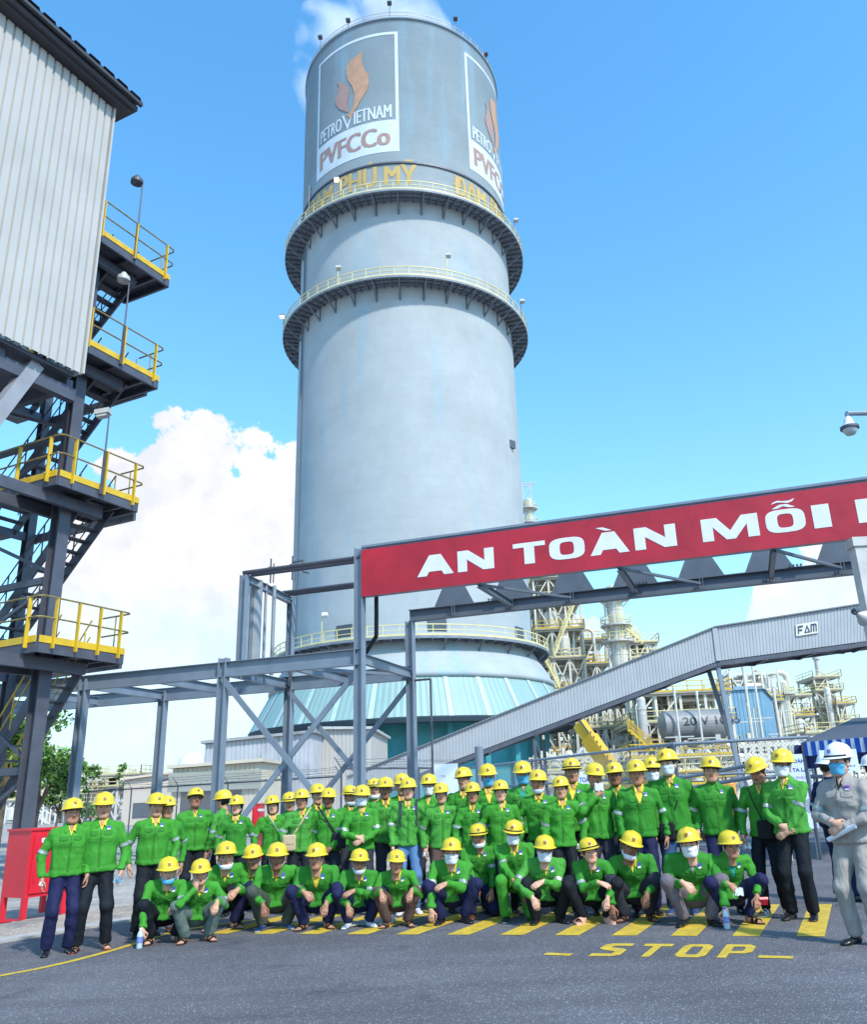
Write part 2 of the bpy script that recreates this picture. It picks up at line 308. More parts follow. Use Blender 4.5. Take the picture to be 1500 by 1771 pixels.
# ================================================================ PRILLING TOWER
TX, TY, TR = -7.78, 100.3, 14.4
tw = thing('prilling_tower', 'huge pale concrete cylinder tower ringed by three railed walkways, steam at its top', 'tower', (TX, TY, 0))
def cyl(x, y, R=TR):
    d = ray(x, y); o = CAM[:2] - np.array([TX, TY]); a = d[:2] @ d[:2]; b = 2 * o @ d[:2]; c = o @ o - R * R
    t = (-b - math.sqrt(max(0, b * b - 4 * a * c))) / 2 / a; P = CAM + d * t; return math.atan2(P[0] - TX, -(P[1] - TY)) * TR, P[2]
def tw_obj(m, name, mats, smooth=False, parent=None): return m.obj(name, mats, parent or tw, smooth)
# shaft material: board-marked concrete, darker painted head, pale blue wash
sm_ = bpy.data.materials.new('shaft_concrete'); sm_.use_nodes = True; t = sm_.node_tree; n = t.nodes; l = t.links; p = n['Principled BSDF']; p.inputs['Roughness'].default_value = .85
co = n.new('ShaderNodeTexCoord').outputs['Object']; sx = n.new('ShaderNodeSeparateXYZ'); l.new(co, sx.inputs[0])
rp = n.new('ShaderNodeValToRGB'); mr = n.new('ShaderNodeMapRange'); mr.inputs[2].default_value = 103; l.new(sx.outputs['Z'], mr.inputs[0]); l.new(mr.outputs[0], rp.inputs[0])
cr_ = rp.color_ramp; cr_.elements[0].position = 0; cr_.elements[0].color = (.37, .41, .42, 1); cr_.elements[1].position = 1; cr_.elements[1].color = (.17, .225, .265, 1)
for ps, c_ in ((.55, (.37, .40, .405)), (.70, (.355, .39, .40)), (.74, (.27, .31, .325)), (.80, (.215, .262, .285)), (.9, (.20, .252, .275))):
    e = cr_.elements.new(ps); e.color = (*c_, 1)
mp = n.new('ShaderNodeMapping'); mp.inputs['Scale'].default_value = (1, 1, .12); l.new(co, mp.inputs[0])
nz = n.new('ShaderNodeTexNoise'); nz.inputs['Scale'].default_value = .35; nz.inputs['Detail'].default_value = 8; nz.inputs['Roughness'].default_value = .6; l.new(mp.outputs[0], nz.inputs['Vector'])
mx = n.new('ShaderNodeMix'); mx.data_type = 'RGBA'; r1 = n.new('ShaderNodeMapRange'); r1.inputs[1].default_value = .54; r1.inputs[2].default_value = .78; r1.inputs[4].default_value = .55; l.new(nz.outputs[0], r1.inputs[0]); l.new(r1.outputs[0], mx.inputs['Factor'])
l.new(rp.outputs[0], mx.inputs['A']); mx.inputs['B'].default_value = (.20, .40, .52, 1)
n2 = n.new('ShaderNodeTexNoise'); n2.inputs['Scale'].default_value = .18; n2.inputs['Detail'].default_value = 9; n2.inputs['Roughness'].default_value = .7; l.new(co, n2.inputs['Vector'])
r3 = n.new('ShaderNodeMapRange'); r3.inputs[1].default_value = .3; r3.inputs[2].default_value = .7; r3.inputs[3].default_value = .88; r3.inputs[4].default_value = 1.12; l.new(n2.outputs[0], r3.inputs[0])
wv = n.new('ShaderNodeTexWave'); wv.bands_direction = 'Z'; wv.inputs['Scale'].default_value = .26; wv.inputs['Distortion'].default_value = .3; l.new(co, wv.inputs['Vector'])
r4 = n.new('ShaderNodeMapRange'); r4.inputs[1].default_value = 0.; r4.inputs[2].default_value = .06; r4.inputs[3].default_value = .97; r4.inputs[4].default_value = 1.; l.new(wv.outputs[0], r4.inputs[0])
mm = n.new('ShaderNodeMath'); mm.operation = 'MULTIPLY'; l.new(r3.outputs[0], mm.inputs[0]); l.new(r4.outputs[0], mm.inputs[1])
sc2 = n.new('ShaderNodeVectorMath'); sc2.operation = 'SCALE'; l.new(mx.outputs['Result'], sc2.inputs[0]); l.new(mm.outputs[0], sc2.inputs['Scale']); l.new(sc2.outputs[0], p.inputs['Base Color'])
SHAFT = sm_
tw_obj(MB().lathe([(TR, 17), (TR, 17.5), (TR, 101.2), (TR, 101.8), (TR + .15, 101.8), (TR + .15, 102.1), (TR - .6, 102.1), (TR - .6, 99)], n=128), 'shaft', SHAFT, True)
fl = MB().lathe([(TR, 18.2), (TR + .15, 16.9), (TR + .8, 15.6), (TR + 1.7, 14.3), (TR + 2.1, 13.4), (TR + 2.35, 13.3), (TR + 2.35, 12.75), (TR + 1.8, 12.7)], n=128)
tw_obj(fl, 'concrete_flare', SHAFT, True)
def T(s, z, dr=0.): a = s / TR; return ((TR + dr) * math.sin(a), -(TR + dr) * math.cos(a), z)
# corrugated teal skirt with pale joints
sk = MB(); nC = 720; Rt, Rb, zt, zb = TR + 2.1, 18.75, 12.8, 8.65
prof = [0, 1, 1, 0]
V = []; 
for i in range(nC):
    a = 2 * math.pi * i / nC; o_ = .03 * (1 if (i // 2) % 2 else 0)
    V += [((Rt + o_) * math.sin(a), -(Rt + o_) * math.cos(a), zt), ((Rb + o_) * math.sin(a), -(Rb + o_) * math.cos(a), zb)]
sk.add(V, [(2 * i, 2 * ((i + 1) % nC), 2 * ((i + 1) % nC) + 1, 2 * i + 1) for i in range(nC)])
tw_obj(sk, 'teal_skirt', TEAL)
for i in range(30):
    jt = MB(); a = 2 * math.pi * (i + .3) / 30; da = .014
    q = [((R + .09) * math.sin(b), -(R + .09) * math.cos(b), z) for (R, z, b) in ((Rt, zt, a - da), (Rt, zt, a + da), (Rb, zb, a + da), (Rb, zb, a - da))]
    jt.add(q, [(0, 1, 2, 3)]); tw_obj(jt, 'joint_strip', mat('pale_joint_strip', (.42, .55, .57), .6, 0, .1))
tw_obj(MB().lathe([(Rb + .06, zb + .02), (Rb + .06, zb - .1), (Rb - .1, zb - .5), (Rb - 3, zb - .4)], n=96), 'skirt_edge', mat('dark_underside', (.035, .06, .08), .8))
bs = MB().lathe([(14.6, 9), (14.6, 0)], n=64)
tw_obj(bs, 'base_wall', TEALD)
for i in range(24):
    bp = MB(); a = 2 * math.pi * i / 24 + .05; bp.beam((15.6 * math.sin(a), -15.6 * math.cos(a), 0), (15.6 * math.sin(a), -15.6 * math.cos(a), 8.6), .5, .5); tw_obj(bp, 'base_column', TEALD)
def ring_platform(z, Rin, Rout, ns, nb):
    rp_ = MB().lathe([(Rout, z), (Rout, z - .28), (Rout - .12, z - .28), (Rout - .12, z - .12), (Rin, z - .12), (Rin, z), (Rout, z)], n=128); d_ = tw_obj(rp_, 'ring_walkway', mat('walkway_steel', (.20, .23, .27), .6, .1, .15, 1))
    jo = MB()
    for i in range(nb):
        a = 2 * math.pi * i / nb + .03; c, s_ = math.sin(a), -math.cos(a)
        jo.beam((Rin * c, Rin * s_, z - .25), (Rout * c, Rout * s_, z - .25), .14, .24)
        if i % 3 == 0: jo.beam((Rin * c, Rin * s_, z - 2.0), ((Rout - .15) * c, (Rout - .15) * s_, z - .35), .16, .16); jo.beam((Rin * c, Rin * s_, z - .2), (Rin * c, Rin * s_, z - 2.1), .2, .2)
    for rr in (Rin + (Rout - Rin) * .33, Rin + (Rout - Rin) * .66): jo.lathe([(rr, z - .14), (rr, z - .3), (rr + .08, z - .3), (rr + .08, z - .14)], n=96)
    jo.obj('bracket_ring', mat('bracket_steel', (.13, .15, .18), .6, .1), d_)
    rl = MB(); Ro = Rout - .05
    for i in range(ns):
        a = 2 * math.pi * i / ns; rl.beam((Ro * math.sin(a), -Ro * math.cos(a), z), (Ro * math.sin(a), -Ro * math.cos(a), z + 1.15), .07, .07)
    for h_, w in ((1.15, .05), (.6, .035)): rl.lathe([(Ro - w, z + h_ - w), (Ro + w, z + h_ - w), (Ro + w, z + h_ + w), (Ro - w, z + h_ + w), (Ro - w, z + h_ - w)], n=128)
    rl.lathe([(Ro + .03, z), (Ro + .03, z + .2), (Ro, z + .2), (Ro, z)], n=128)
    rl.obj('guard_rail', LYEL, d_)
ring_platform(71.9, TR, 16.62, 64, 96); ring_platform(59.6, TR, 16.55, 60, 96); ring_platform(16.9, TR, 16.35, 60, 72)
rr_ = MB()
for i in range(60):
    a = 2 * math.pi * i / 60; rr_.beam(((TR - .1) * math.sin(a), -(TR - .1) * math.cos(a), 102.1), ((TR - .1) * math.sin(a), -(TR - .1) * math.cos(a), 103.2), .06, .06)
for h_ in (.55, 1.1): rr_.lathe([(TR - .13, 102.1 + h_ - .03), (TR - .07, 102.1 + h_ - .03), (TR - .07, 102.1 + h_ + .03), (TR - .13, 102.1 + h_ + .03), (TR - .13, 102.1 + h_ - .03)], n=128)
tw_obj(rr_, 'rim_rail', LSTEEL)
hp = MB().lathe([(TR + .02, 77.55), (TR + .18, 77.55), (TR + .18, 77.8), (TR + .02, 77.8)], n=128); tw_obj(hp, 'hoop_cable', DSTEEL)
dp = MB(); pts = [(-51.3, 80.4), (-52.2, 74), (-59.5, 60), (-61.4, 40), (-61.6, 18)]
pts = [T(R_(a) * TR, z, .22) for a, z in [(-56, 80), (-56, 72.2)]]; dp.pipe(pts, .12)
dp.pipe([T(R_(-60) * TR, z, .22) for z in (71, 60)] , .12); dp.pipe([T(R_(-61) * TR, z, .22) for z in (59, 40, 17.5)], .12)
tw_obj(dp, 'downpipe', mat('dull_grey_pipe', (.12, .16, .2), .6))
for (th0, z) in ((-25.4, 18.3), (61.6, 18.4), (15, 18.3)):
    w_ = MB(); s0 = R_(th0) * TR; 
    w_.boxm(T(s0, z, .03), np.array(T(s0 + .5, z)) - np.array(T(s0 - .5, z)), (0, .1, 0), (0, 0, .62)); tw_obj(w_, 'window', mat('grey_window', (.06, .08, .1), .4))
ht = MB().boxm(T(R_(65.2) * TR, 41.8, .1), (.35, .3, 0), (.1, -.1, 0), (0, 0, .5)); tw_obj(ht, 'wall_hatch', DSTEEL)
# faint paint joints and the painted marks
LW = mat('faded_white_paint', (.56, .63, .68), .8, 0, .1, .8, grime=((.36, .42, .47), 2.2, .6)); LO = mat('faded_orange_paint', (.47, .27, .17), .8, 0, .15, 1, grime=((.28, .31, .34), 3, .56))
LB = mat('faded_brown_paint', (.36, .23, .20), .8, 0, .12, 1, grime=((.45, .42, .43), 3, .6)); LG = mat('faded_gold_paint', (.50, .35, .12), .8, 0, .12, .5, grime=((.36, .35, .27), 1.2, .58))
def strip(m, s0, s1, z0, z1, dr, mi=0):
    k = max(2, int(abs(s1 - s0) / .7) + 1); ss = np.linspace(s0, s1, k); V = [T(s, z, dr) for s in ss for z in (z0, z1)]
    m.add(V, [(2 * i, 2 * i + 2, 2 * i + 3, 2 * i + 1) for i in range(k - 1)], mi)
def wtext(m, s, a0, a1, z0, z1, dr, bold=.02, mi=0):
    v, f = text_tris(s, R_(a0) * TR, R_(a1) * TR, z0, z1, 0., 2); k = bold * 8
    for q, sh in enumerate((0, -k, k)) if k else ((0, 0),): m.add([T(a + sh, b, dr + .006 * q) for a, b in v], f, mi)
zf = lambda x, y: (x / 4.167 + 530, y / 4.167 + 40)
F1 = [(410, 205), (400, 265), (415, 325), (448, 375), (452, 430), (440, 480), (415, 525), (385, 570), (345, 640), (318, 695), (292, 660), (315, 655), (338, 610), (345, 560), (348, 510), (330, 455), (300, 415), (288, 370), (292, 315), (320, 270), (370, 235)]
F2 = [(222, 425), (268, 432), (303, 462), (315, 500), (303, 540), (300, 590), (308, 645), (282, 640), (240, 622), (214, 590), (213, 552), (228, 510), (236, 460)]
for off in (0., 91.0):
    lg = MB(); o_ = off; A0, A1 = -49.2 + o_, 2.6 + o_; w = .42
    s0, s1 = R_(A0) * TR, R_(A1) * TR
    strip(lg, s0, s1, 99.1, 99.55, .03); strip(lg, s0, s0 + w, 84.6, 99.1, .03); strip(lg, s1 - w, s1, 84.6, 99.1, .03); strip(lg, s0, s1, 79.5, 84.6, .03)
    wtext(lg, 'PETRO', -45.6 + o_, -29.6 + o_, 85.0, 87.1, .045, .008); wtext(lg, 'IETNAM', -21.6 + o_, -1.3 + o_, 85.0, 87.1, .045, .008); wtext(lg, 'V', -29.4 + o_, -22.0 + o_, 83.9 + .75, 87.3, .05, .0)
    wtext(lg, 'PVFCCo', -45.2 + o_, -2.4 + o_, 80.6, 83.5, .06, .018, 2)
    for P in (F1, F2):
        q = [cyl(*zf(*a)) for a in P]; v, f = poly_tris(q); bm = bmesh.new()
        vs = [bm.verts.new((a[0], a[1], 0)) for a in v]; [bm.faces.new([vs[i] for i in t_]) for t_ in f]
        for _ in range(2): bmesh.ops.subdivide_edges(bm, edges=[e for e in bm.edges if e.calc_length() > 1], cuts=1); bmesh.ops.triangulate(bm, faces=bm.faces)
        bm.verts.ensure_lookup_table(); bm.verts.index_update()
        lg.add([T(a.co[0] + R_(o_) * TR, a.co[1], .07) for a in bm.verts], [tuple(x.index for x in g.verts) for g in bm.faces], 1 if P is F1 else 2); bm.free()
    tw_obj(lg, 'painted_logo', [LW, LO, LB])
    nm = MB(); d_ = off - (0 if off == 0 else 1.0)
    for wd, a, b in (('ĐẠM', -57, -35.5), ('PHÚ', -30.2, -9.6), ('MỸ', -5.0, 10.6)): wtext(nm, wd, a + d_ * .98, b + d_ * .98, 73.5 if wd == 'ĐẠM' else 74.4, 77.2 if wd == 'ĐẠM' else 78.2, .05, .017)
    tw_obj(nm, 'painted_lettering', LG)
# lamps on the tower
def lamp_post(label, base, h, arm, lit=False, m=LYEL, headm=None):
    o = thing('flood_lamp', label, 'lamp', base, 0, 'lamps on the tall tower'); a = np.array(arm, float)
    MB().tube((0, 0, 0), (0, 0, h), .05).beam((0, 0, h), a + (0, 0, h), .05).obj('lamp_pole', m, o)
    MB().boxm(a + (0, 0, h + .02), (.3, 0, 0), (0, .25, -.1), (0, .05, .16)).obj('lamp_head', headm or LSTEEL, o)
    if lit: MB().boxm(a + (0, -.12, h - .16), (.26, 0, 0), (0, .2, -.08), (0, .01, .03)).obj('lamp_glass', mat('lit_lamp_glass', (.9, .5, .2), .3, emit=((1, .5, .15), 6)), o)
def TP(th, z, R=16.5): return (TX + R * math.sin(R_(th)), TY - R * math.cos(R_(th)), z)
lamp_post('lit orange lamp on the upper ring walkway below the gold letters', TP(-24, 71.9), 2.9, (-.5, -.1, 0), True)
lamp_post('small lamp on the middle ring walkway, left of its centre', TP(-25, 59.6), 2.3, (.1, -.1, 0))
lamp_post('thin lamp post on the middle ring walkway, right of its centre', TP(22, 59.6), 3.2, (.2, 0, 0))
lamp_post('lit lamp at the far left end of the middle ring walkway', TP(-76, 59.6), 3.0, (-.2, 0, 0), True, DSTEEL)
lamp_post('dark lamp at the far right end of the middle ring walkway', TP(70, 59.6), 2.6, (.2, 0, 0), False, DSTEEL)
lamp_post('dark lamp at the far right end of the upper ring walkway', TP(68, 71.9), 2.6, (.3, 0, 0), False, DSTEEL)
lamp_post('white lamp on a yellow post on the lowest ring walkway', TP(-31, 16.9, 16.3), 2.9, (.35, -.2, 0), False, LYEL, WHT)
for th, lb in ((-49, 'lamp on the tower rim above the left painted emblem'), (-1.5, 'middle lamp on the tower rim beside the steam'), (37, 'lamp on the tower rim right of the middle, above bare concrete'), (64, 'dark floodlight on the right end of the tower rim'), (-26, 'black twin floodlight leaning out over the tower rim')):
    lamp_post(lb, TP(th, 102.1, 14.3), 2.4 if th in (-1.5, 37, -49) else 1.3, (.0, -.3, 0), False, DSTEEL, DSTEEL)
# steam
pm = bpy.data.materials.new('steam_volume'); pm.use_nodes = True; t = pm.node_tree; n = t.nodes; l = t.links; n.remove(n['Principled BSDF'])
pv = n.new('ShaderNodeVolumePrincipled'); pv.inputs['Color'].default_value = (.97, .97, 1, 1); pv.inputs['Anisotropy'].default_value = -.1; l.new(pv.outputs[0], n['Material Output'].inputs['Volume'])
co = n.new('ShaderNodeTexCoord').outputs['Object']
nz = n.new('ShaderNodeTexNoise'); nz.inputs['Scale'].default_value = .13; nz.inputs['Detail'].default_value = 7; nz.inputs['Distortion'].default_value = .6; l.new(co, nz.inputs['Vector'])
gr = n.new('ShaderNodeVectorMath'); gr.operation = 'LENGTH'; mp = n.new('ShaderNodeMapping'); mp.inputs['Scale'].default_value = (1 / 13., 1 / 13., 1 / 16.); l.new(co, mp.inputs[0]); l.new(mp.outputs[0], gr.inputs[0])
m1 = n.new('ShaderNodeMath'); m1.operation = 'SUBTRACT'; m1.inputs[0].default_value = 1.; l.new(gr.outputs['Value'], m1.inputs[1])
m2 = n.new('ShaderNodeMath'); m2.operation = 'MULTIPLY_ADD'; l.new(nz.outputs[0], m2.inputs[0]); m2.inputs[1].default_value = 4.2; m2.inputs[2].default_value = -2.15
m3 = n.new('ShaderNodeMath'); m3.operation = 'ADD'; l.new(m1.outputs[0], m3.inputs[0]); l.new(m2.outputs[0], m3.inputs[1])
m4 = n.new('ShaderNodeMath'); m4.operation = 'MULTIPLY'; m4.use_clamp = True; l.new(m3.outputs[0], m4.inputs[0]); m4.inputs[1].default_value = .32; l.new(m4.outputs[0], pv.inputs['Density'])
st = MB().lathe([(.01, -16), (8, -13), (13, -6), (14, 0), (13, 7), (8, 13), (.01, 16)], n=20).obj('steam_plume', pm); st.location = (TX - 4.5, TY + 4, 111.5)
tag(st, 'white steam drifting up from the mouth of the tall tower', 'steam', None, 'stuff')
# ================================================================ PIPE BRIDGE AND BANNER
gd = np.array([.955, -.296, 0]); gn = np.array([.296, .955, 0])
def GP(X, off=0., z=0.): p = np.array([X, 21 - .31 * X, z]) + gn * off; p[2] = z; return p
GW = 3.6
br = thing('pipe_bridge', 'blue grey steel pipe bridge on braced H-posts crossing behind the crowd', 'pipe bridge', tuple(GP(-3.1)))
loc = GP(-3.1)
def hpost(m, X, off, z0, z1, w=.24):
    p = GP(X, off); a = p + (0, 0, z0); b = p + (0, 0, z1); t = w * .11
    for s in (-1, 1): m.boxm((a + b) / 2 + gd * s * (w / 2 - t / 2), gd * t / 2, gn * w / 2, (0, 0, (z1 - z0) / 2))
    m.boxm((a + b) / 2, gd * (w / 2 - t), gn * t / 2, (0, 0, (z1 - z0) / 2)); return m
def gobj(m, name, mt=STEEL): 
    m.v = [v - loc for v in m.v]; return m.obj(name, mt, br)
for X, off, top in ((-3.1, 0, 7.95), (-3.1, GW, 6.55), (-7.05, 0, 5.3), (-7.05, GW, 5.2), (-11.55, 0, 5.1), (-11.55, GW, 5.1), (-16.5, 0, 5.1), (-16.5, GW, 5.1)):
    gobj(hpost(MB(), X, off, 0, top), 'post')
for X, off, z1 in ((-6.55, 0, 7.62), (-6.87, GW * .9, 7.6)): gobj(hpost(MB(), X, off, 5.2, z1, .2), 'upper_post')
for off in (0, GW):
    gobj(MB().ibeam(GP(-22, off, 4.98), GP(-3.1 - .0, off, 4.98), .2, .42), 'deck_beam')
gobj(MB().ibeam(GP(-6.55, 0, 7.55), GP(-6.87, GW * .9, 7.55), .16, .22), 'cross_beam')
for X in (-19, -16.5, -14, -11.55, -9.3, -7.05, -5.1, -3.1): gobj(MB().ibeam(GP(X, .1, 4.95), GP(X, GW - .1, 4.95), .14, .26), 'cross_beam')
gobj(MB().beam(GP(-5.1, .1, 4.9), GP(-7.05, GW, 4.9), .1, .08).beam(GP(-5.1, .1, 4.9), GP(-3.1, GW, 4.9), .1, .08), 'deck_brace')
for off in (0, GW):
    for a, b in (((-7.05, 4.75), (-3.1, .3)), ((-7.05, .3), (-3.1, 4.75))):
        sgn = -.07 if a[1] > 1 else .07
        m = MB(); A = GP(a[0], off + sgn, a[1]); B = GP(b[0], off + sgn, b[1]); m.beam(A, B, .14, .05, gn); m.beam(A + (0, 0, .0), B, .02, .16, (0, 0, 1))
        m.tube(B - (0, 0, 0), B + gn * .03, .05); gobj(m, 'diagonal_brace')
# small pipes riding the bridge top and the vertical risers
pp = MB(); 
for k, (off, z, r) in enumerate(((.0, 7.71, .05), (.22, 7.74, .05), (.5, 7.75, .06), (2.6, 7.7, .05), (2.85, 7.7, .07), (3.1, 7.72, .04))): pp.tube(GP(-6.6 - off * .09, off, z), GP(-3.1, off, z), r)
gobj(pp, 'top_pipes', DSTEEL)
pp = MB()
for X, off, r in ((-6.74, .5, .055), (-6.74, .95, .19), (-6.66, 1.35, .045), (-6.62, 1.75, .06)): pp.tube(GP(X, off, 5.0), GP(X, off, 7.7), r, n=12)
pp.tube(GP(-6.74, .95, 5.0), GP(-6.74, .95, 5.3), .23, n=12)
gobj(pp, 'riser_pipes', mat('grey_pipe', (.28, .30, .33), .45, .2))
gobj(MB().pipe([GP(-2.85, .5, 6.7), GP(-2.85, .5, 6.2), GP(-2.9, .6, 5.6), GP(-3.3, .8, 5.2)], .06), 'cable_duct', BLACK)
gobj(MB().pipe([GP(-3.1, GW, 4.75), GP(-2.5, GW, 4.75), GP(-2.5, GW, 0)], .035), 'drain_pipe', DSTEEL)
# road span: top and bottom chords, cross trusses
gobj(MB().ibeam(GP(-3.0, .12, 6.70), GP(14, .12, 6.70), .2, .2).ibeam(GP(-3.0, .12, 7.95), GP(14, .12, 7.95), .16, .14).beam(GP(-3.0, -.08, 7.96), GP(14, -.08, 7.96), .08, .06), 'front_chord', STEEL)
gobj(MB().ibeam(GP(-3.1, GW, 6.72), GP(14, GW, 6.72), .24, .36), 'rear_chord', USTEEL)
for i, X in enumerate(np.arange(-1.7, 13.5, 1.75)):
    m = MB()
    if i % 2: m.ibeam(GP(X, .2, 6.62), GP(X, GW - .12, 6.72), .12, .18); m.beam(GP(X, .2, 6.6), GP(X + 1.7, GW - .15, 6.72), .09, .06)
    m.add([GP(X + d_, GW - .02, z) for d_, z in ((-.62, 6.9), (.62, 6.9), (.34, 7.5), (-.34, 7.5))] , [(0, 1, 2, 3)])
    for d_ in (-.04, .04): m.boxm(GP(X, GW - .13, 6.72) + gd * d_, gd * .012, gn * .01, (0, 0, .16))
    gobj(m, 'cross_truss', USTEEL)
bt = MB()
for X in (7.55, 3.6, -.6):
    for i in range(4):
        for z in (6.52, 6.93): bt.boxm(GP(X + i * .09, GW - .15, z), gd * .025, gn * .03, (0, 0, .025))
gobj(bt, 'bolts', DSTEEL)
# vent heads on top of the bridge
for nm_, X, lb in (('vent_head', -5.9, 'small dark vent cluster standing on the left end of the pipe bridge top'), ('valve_head', -5.2, 'dark valve with a bent pipe on top of the pipe bridge, nearer the tower')):
    o = thing(nm_, lb, 'valve', tuple(GP(X - .6, 1.3, 7.68)))
    MB().tube((0, 0, 0), (0, 0, .75), .025).tube((.09, 0, 0), (.09, 0, .6), .02).boxm((.03, 0, .42), (.1, 0, 0), (0, .06, 0), (0, 0, .07)).beam((-.3, 0, .45), (.1, 0, .4), .02).obj('stem', DSTEEL, o)
    if X > -5.5: MB().pipe([(0, 0, .55), (.32, 0, .6), (.32, 0, .25), (.5, 0, .2)], .03).obj('bent_pipe', DSTEEL, o)
# banner
bn = thing('banner_sign', 'long red safety banner with white Vietnamese lettering hung along the pipe bridge', 'banner', tuple(GP(-3.0, -.12)))
bl = GP(-3.0, -.12)
def BP(u, z, o=0.): return bl * (1, 1, 0) * 1 + gd * u + np.array([0, 0, z]) - gn * o
m = MB(); BZ0, BZ1 = 6.56, 7.86
us = np.linspace(0, 16.6, 9)
for i in range(8):
    a = BP(us[i] + .0004, 0); b = BP(us[i + 1] - .0004, 0); m.boxm((a + b) / 2 + (0, 0, (BZ0 + BZ1) / 2), (b - a) / 2, gn * .012, (0, 0, (BZ1 - BZ0) / 2))
m.v = [v - bl for v in m.v]; m.obj('red_sheet', REDB, bn)
# lettering measured on the banner plane
def on_plane(x, y):
    d = ray(x, y); q = bl; t_ = (q - CAM) @ gn / (d @ gn); P = CAM + d * t_; return (P - bl) @ gd, P[2]
m = MB()
def btext(poly, ring=None):
    if ring:
        k = len(poly); m.add([BP(a, b, .02) for a, b in list(poly) + list(ring)], [(i, (i + 1) % k, k + (i + 1) % k, k + i) for i in range(k)])
    else: v, f = poly_tris(poly); m.add([BP(a, b, .02) for a, b in v], f)
GB = {'A': [(0, 0), (.26, 0), (.33, .2), (.67, .2), (.74, 0), (1, 0), (.66, 1), (.34, 1)], 'N': [(0, 0), (.26, 0), (.26, .56), (.7, 0), (1, 0), (1, 1), (.74, 1), (.74, .44), (.3, 1), (0, 1)],
      'T': [(.34, 0), (.66, 0), (.66, .79), (1, .79), (1, 1), (0, 1), (0, .79), (.34, .79)], 'I': [(0, 0), (1, 0), (1, 1), (0, 1)],
      'M': [(0, 0), (.2, 0), (.2, .6), (.42, 0), (.58, 0), (.8, .6), (.8, 0), (1, 0), (1, 1), (.72, 1), (.5, .38), (.28, 1), (0, 1)],
      '`': [(0, 1), (.45, 1), (1, 0), (.62, 0)], '~': [(0, .1), (.1, .5), (.28, .75), (.5, .55), (.75, .5), (1, 1), (.9, .45), (.7, .1), (.5, .2), (.25, .35)], '^': [(0, 0), (.25, 0), (.5, .5), (.75, 0), (1, 0), (.66, 1), (.34, 1)]}
GB['~'] = [(0, .05), (.12, .6), (.3, .85), (.5, .6), (.75, .55), (1, 1), (.88, .25), (.68, .0), (.48, .25), (.25, .4)]
LET = [('A', 722, 785, 1004, 955), ('N', 792, 855, 988, 955), ('T', 888, 944, 0, 0), ('O', 950, 1012, 0, 0), ('A', 1020, 1088, 0, 0), ('N', 1097, 1170, 0, 0), ('M', 1213, 1313, 0, 0), ('O', 1323, 1393, 0, 0), ('I', 1404, 1435, 0, 0), ('N', 1480, 1560, 0, 0)]
for ch, xa, xb, _, _ in LET:
    yc = 975 - (xa - 722) * .144 if xa < 900 else 975 - (xa - 722) * .140
    u0 = on_plane(xa, yc)[0]; u1 = on_plane(xb, yc)[0]; z0, z1 = 6.90, 7.46
    S2 = lambda P: [(u0 + a * (u1 - u0), z0 + b * (z1 - z0)) for a, b in P]
    if ch == 'O':
        th_ = [R_(a) for a in range(0, 360, 15)]; sq = lambda t_, k: (abs(math.cos(t_)) ** k * (1 if math.cos(t_) > 0 else -1), abs(math.sin(t_)) ** k * (1 if math.sin(t_) > 0 else -1))
        btext(S2([(.5 + .5 * sq(t_, .6)[0], .5 + .5 * sq(t_, .6)[1]) for t_ in th_]), S2([(.5 + .2 * sq(t_, .55)[0], .5 + .3 * sq(t_, .55)[1]) for t_ in th_]))
    else: btext(S2(GB[ch]))
    if ch == 'A' and xa > 1000: btext([(u0 + (.18 + .42 * a) * (u1 - u0), z1 + .04 + .1 * b) for a, b in GB['`']])
    if ch == 'O' and xa > 1300:
        btext([(u0 + (.2 + .6 * a) * (u1 - u0), z1 + .03 + .09 * b) for a, b in GB['^']]); btext([(u0 + (.2 + .62 * a) * (u1 - u0), z1 + .14 + .1 * b) for a, b in GB['~']])
m.v = [v - bl for v in m.v]; m.obj('lettering', WHT, bn)
# right hand support post with horn speaker, and dome camera on its arm
rp_ = thing('bridge_support', 'rough pale grey post under the right end of the pipe bridge', 'post', tuple(at(1497, 1000, 17.6) * (1, 1, 0)))
q = at(1497, 932, 17.6); MB().box((-.16, -.16, 0), (.16, .16, q[2] - .2)).box((-.2, -.2, q[2] - .2), (.2, .2, q[2])).obj('shaft', LSTEEL, rp_)
hq = at(1478, 1058, 16.9); hs_ = thing('horn_speaker', 'grey horn loudspeaker on the right hand post above the covered conveyor', 'loudspeaker', tuple(hq))
MB().lathe([(.03, 0), (.05, .1), (.1, .2), (.17, .3), (.175, .32), (.15, .31), (.04, .12)], n=20).xf(Matrix.Rotation(R_(115), 4, 'Y') @ Matrix.Rotation(R_(-25), 4, 'X')).obj('horn', LSTEEL, hs_, True)
MB().tube((0, 0, 0), (.12, .08, .03), .07).beam((.05, .1, 0), (.35, .4, 0), .05).obj('driver_unit', DSTEEL, hs_)
cq = at(1470, 738, 9.0); cc = thing('dome_camera', 'white dome security camera hanging from a grey arm against the sky', 'camera', tuple(cq))
MB().lathe([(.02, .13), (.05, .09), (.055, .04), (.1, .0), (.105, -.02), (.0, -.02)], n=24).obj('housing', WHT, cc, True)
MB().lathe([(.085, -.02), (.08, -.06), (.05, -.1), (.0, -.115)], n=24).obj('dome', mat('smoked_dome', (.5, .52, .55), .1, 0, .05), cc, True)
MB().lathe([(.106, -.0), (.106, -.03), (.086, -.035)], n=24).obj('dark_ring', DSTEEL, cc)
MB().tube((0, 0, .12), (0, 0, .17), .025).pipe([(0, 0, .17), (.6, .1, .2), (2.8, .5, .2), (2.8, .5, -cq[2])], .03).obj('arm', STEEL, cc)

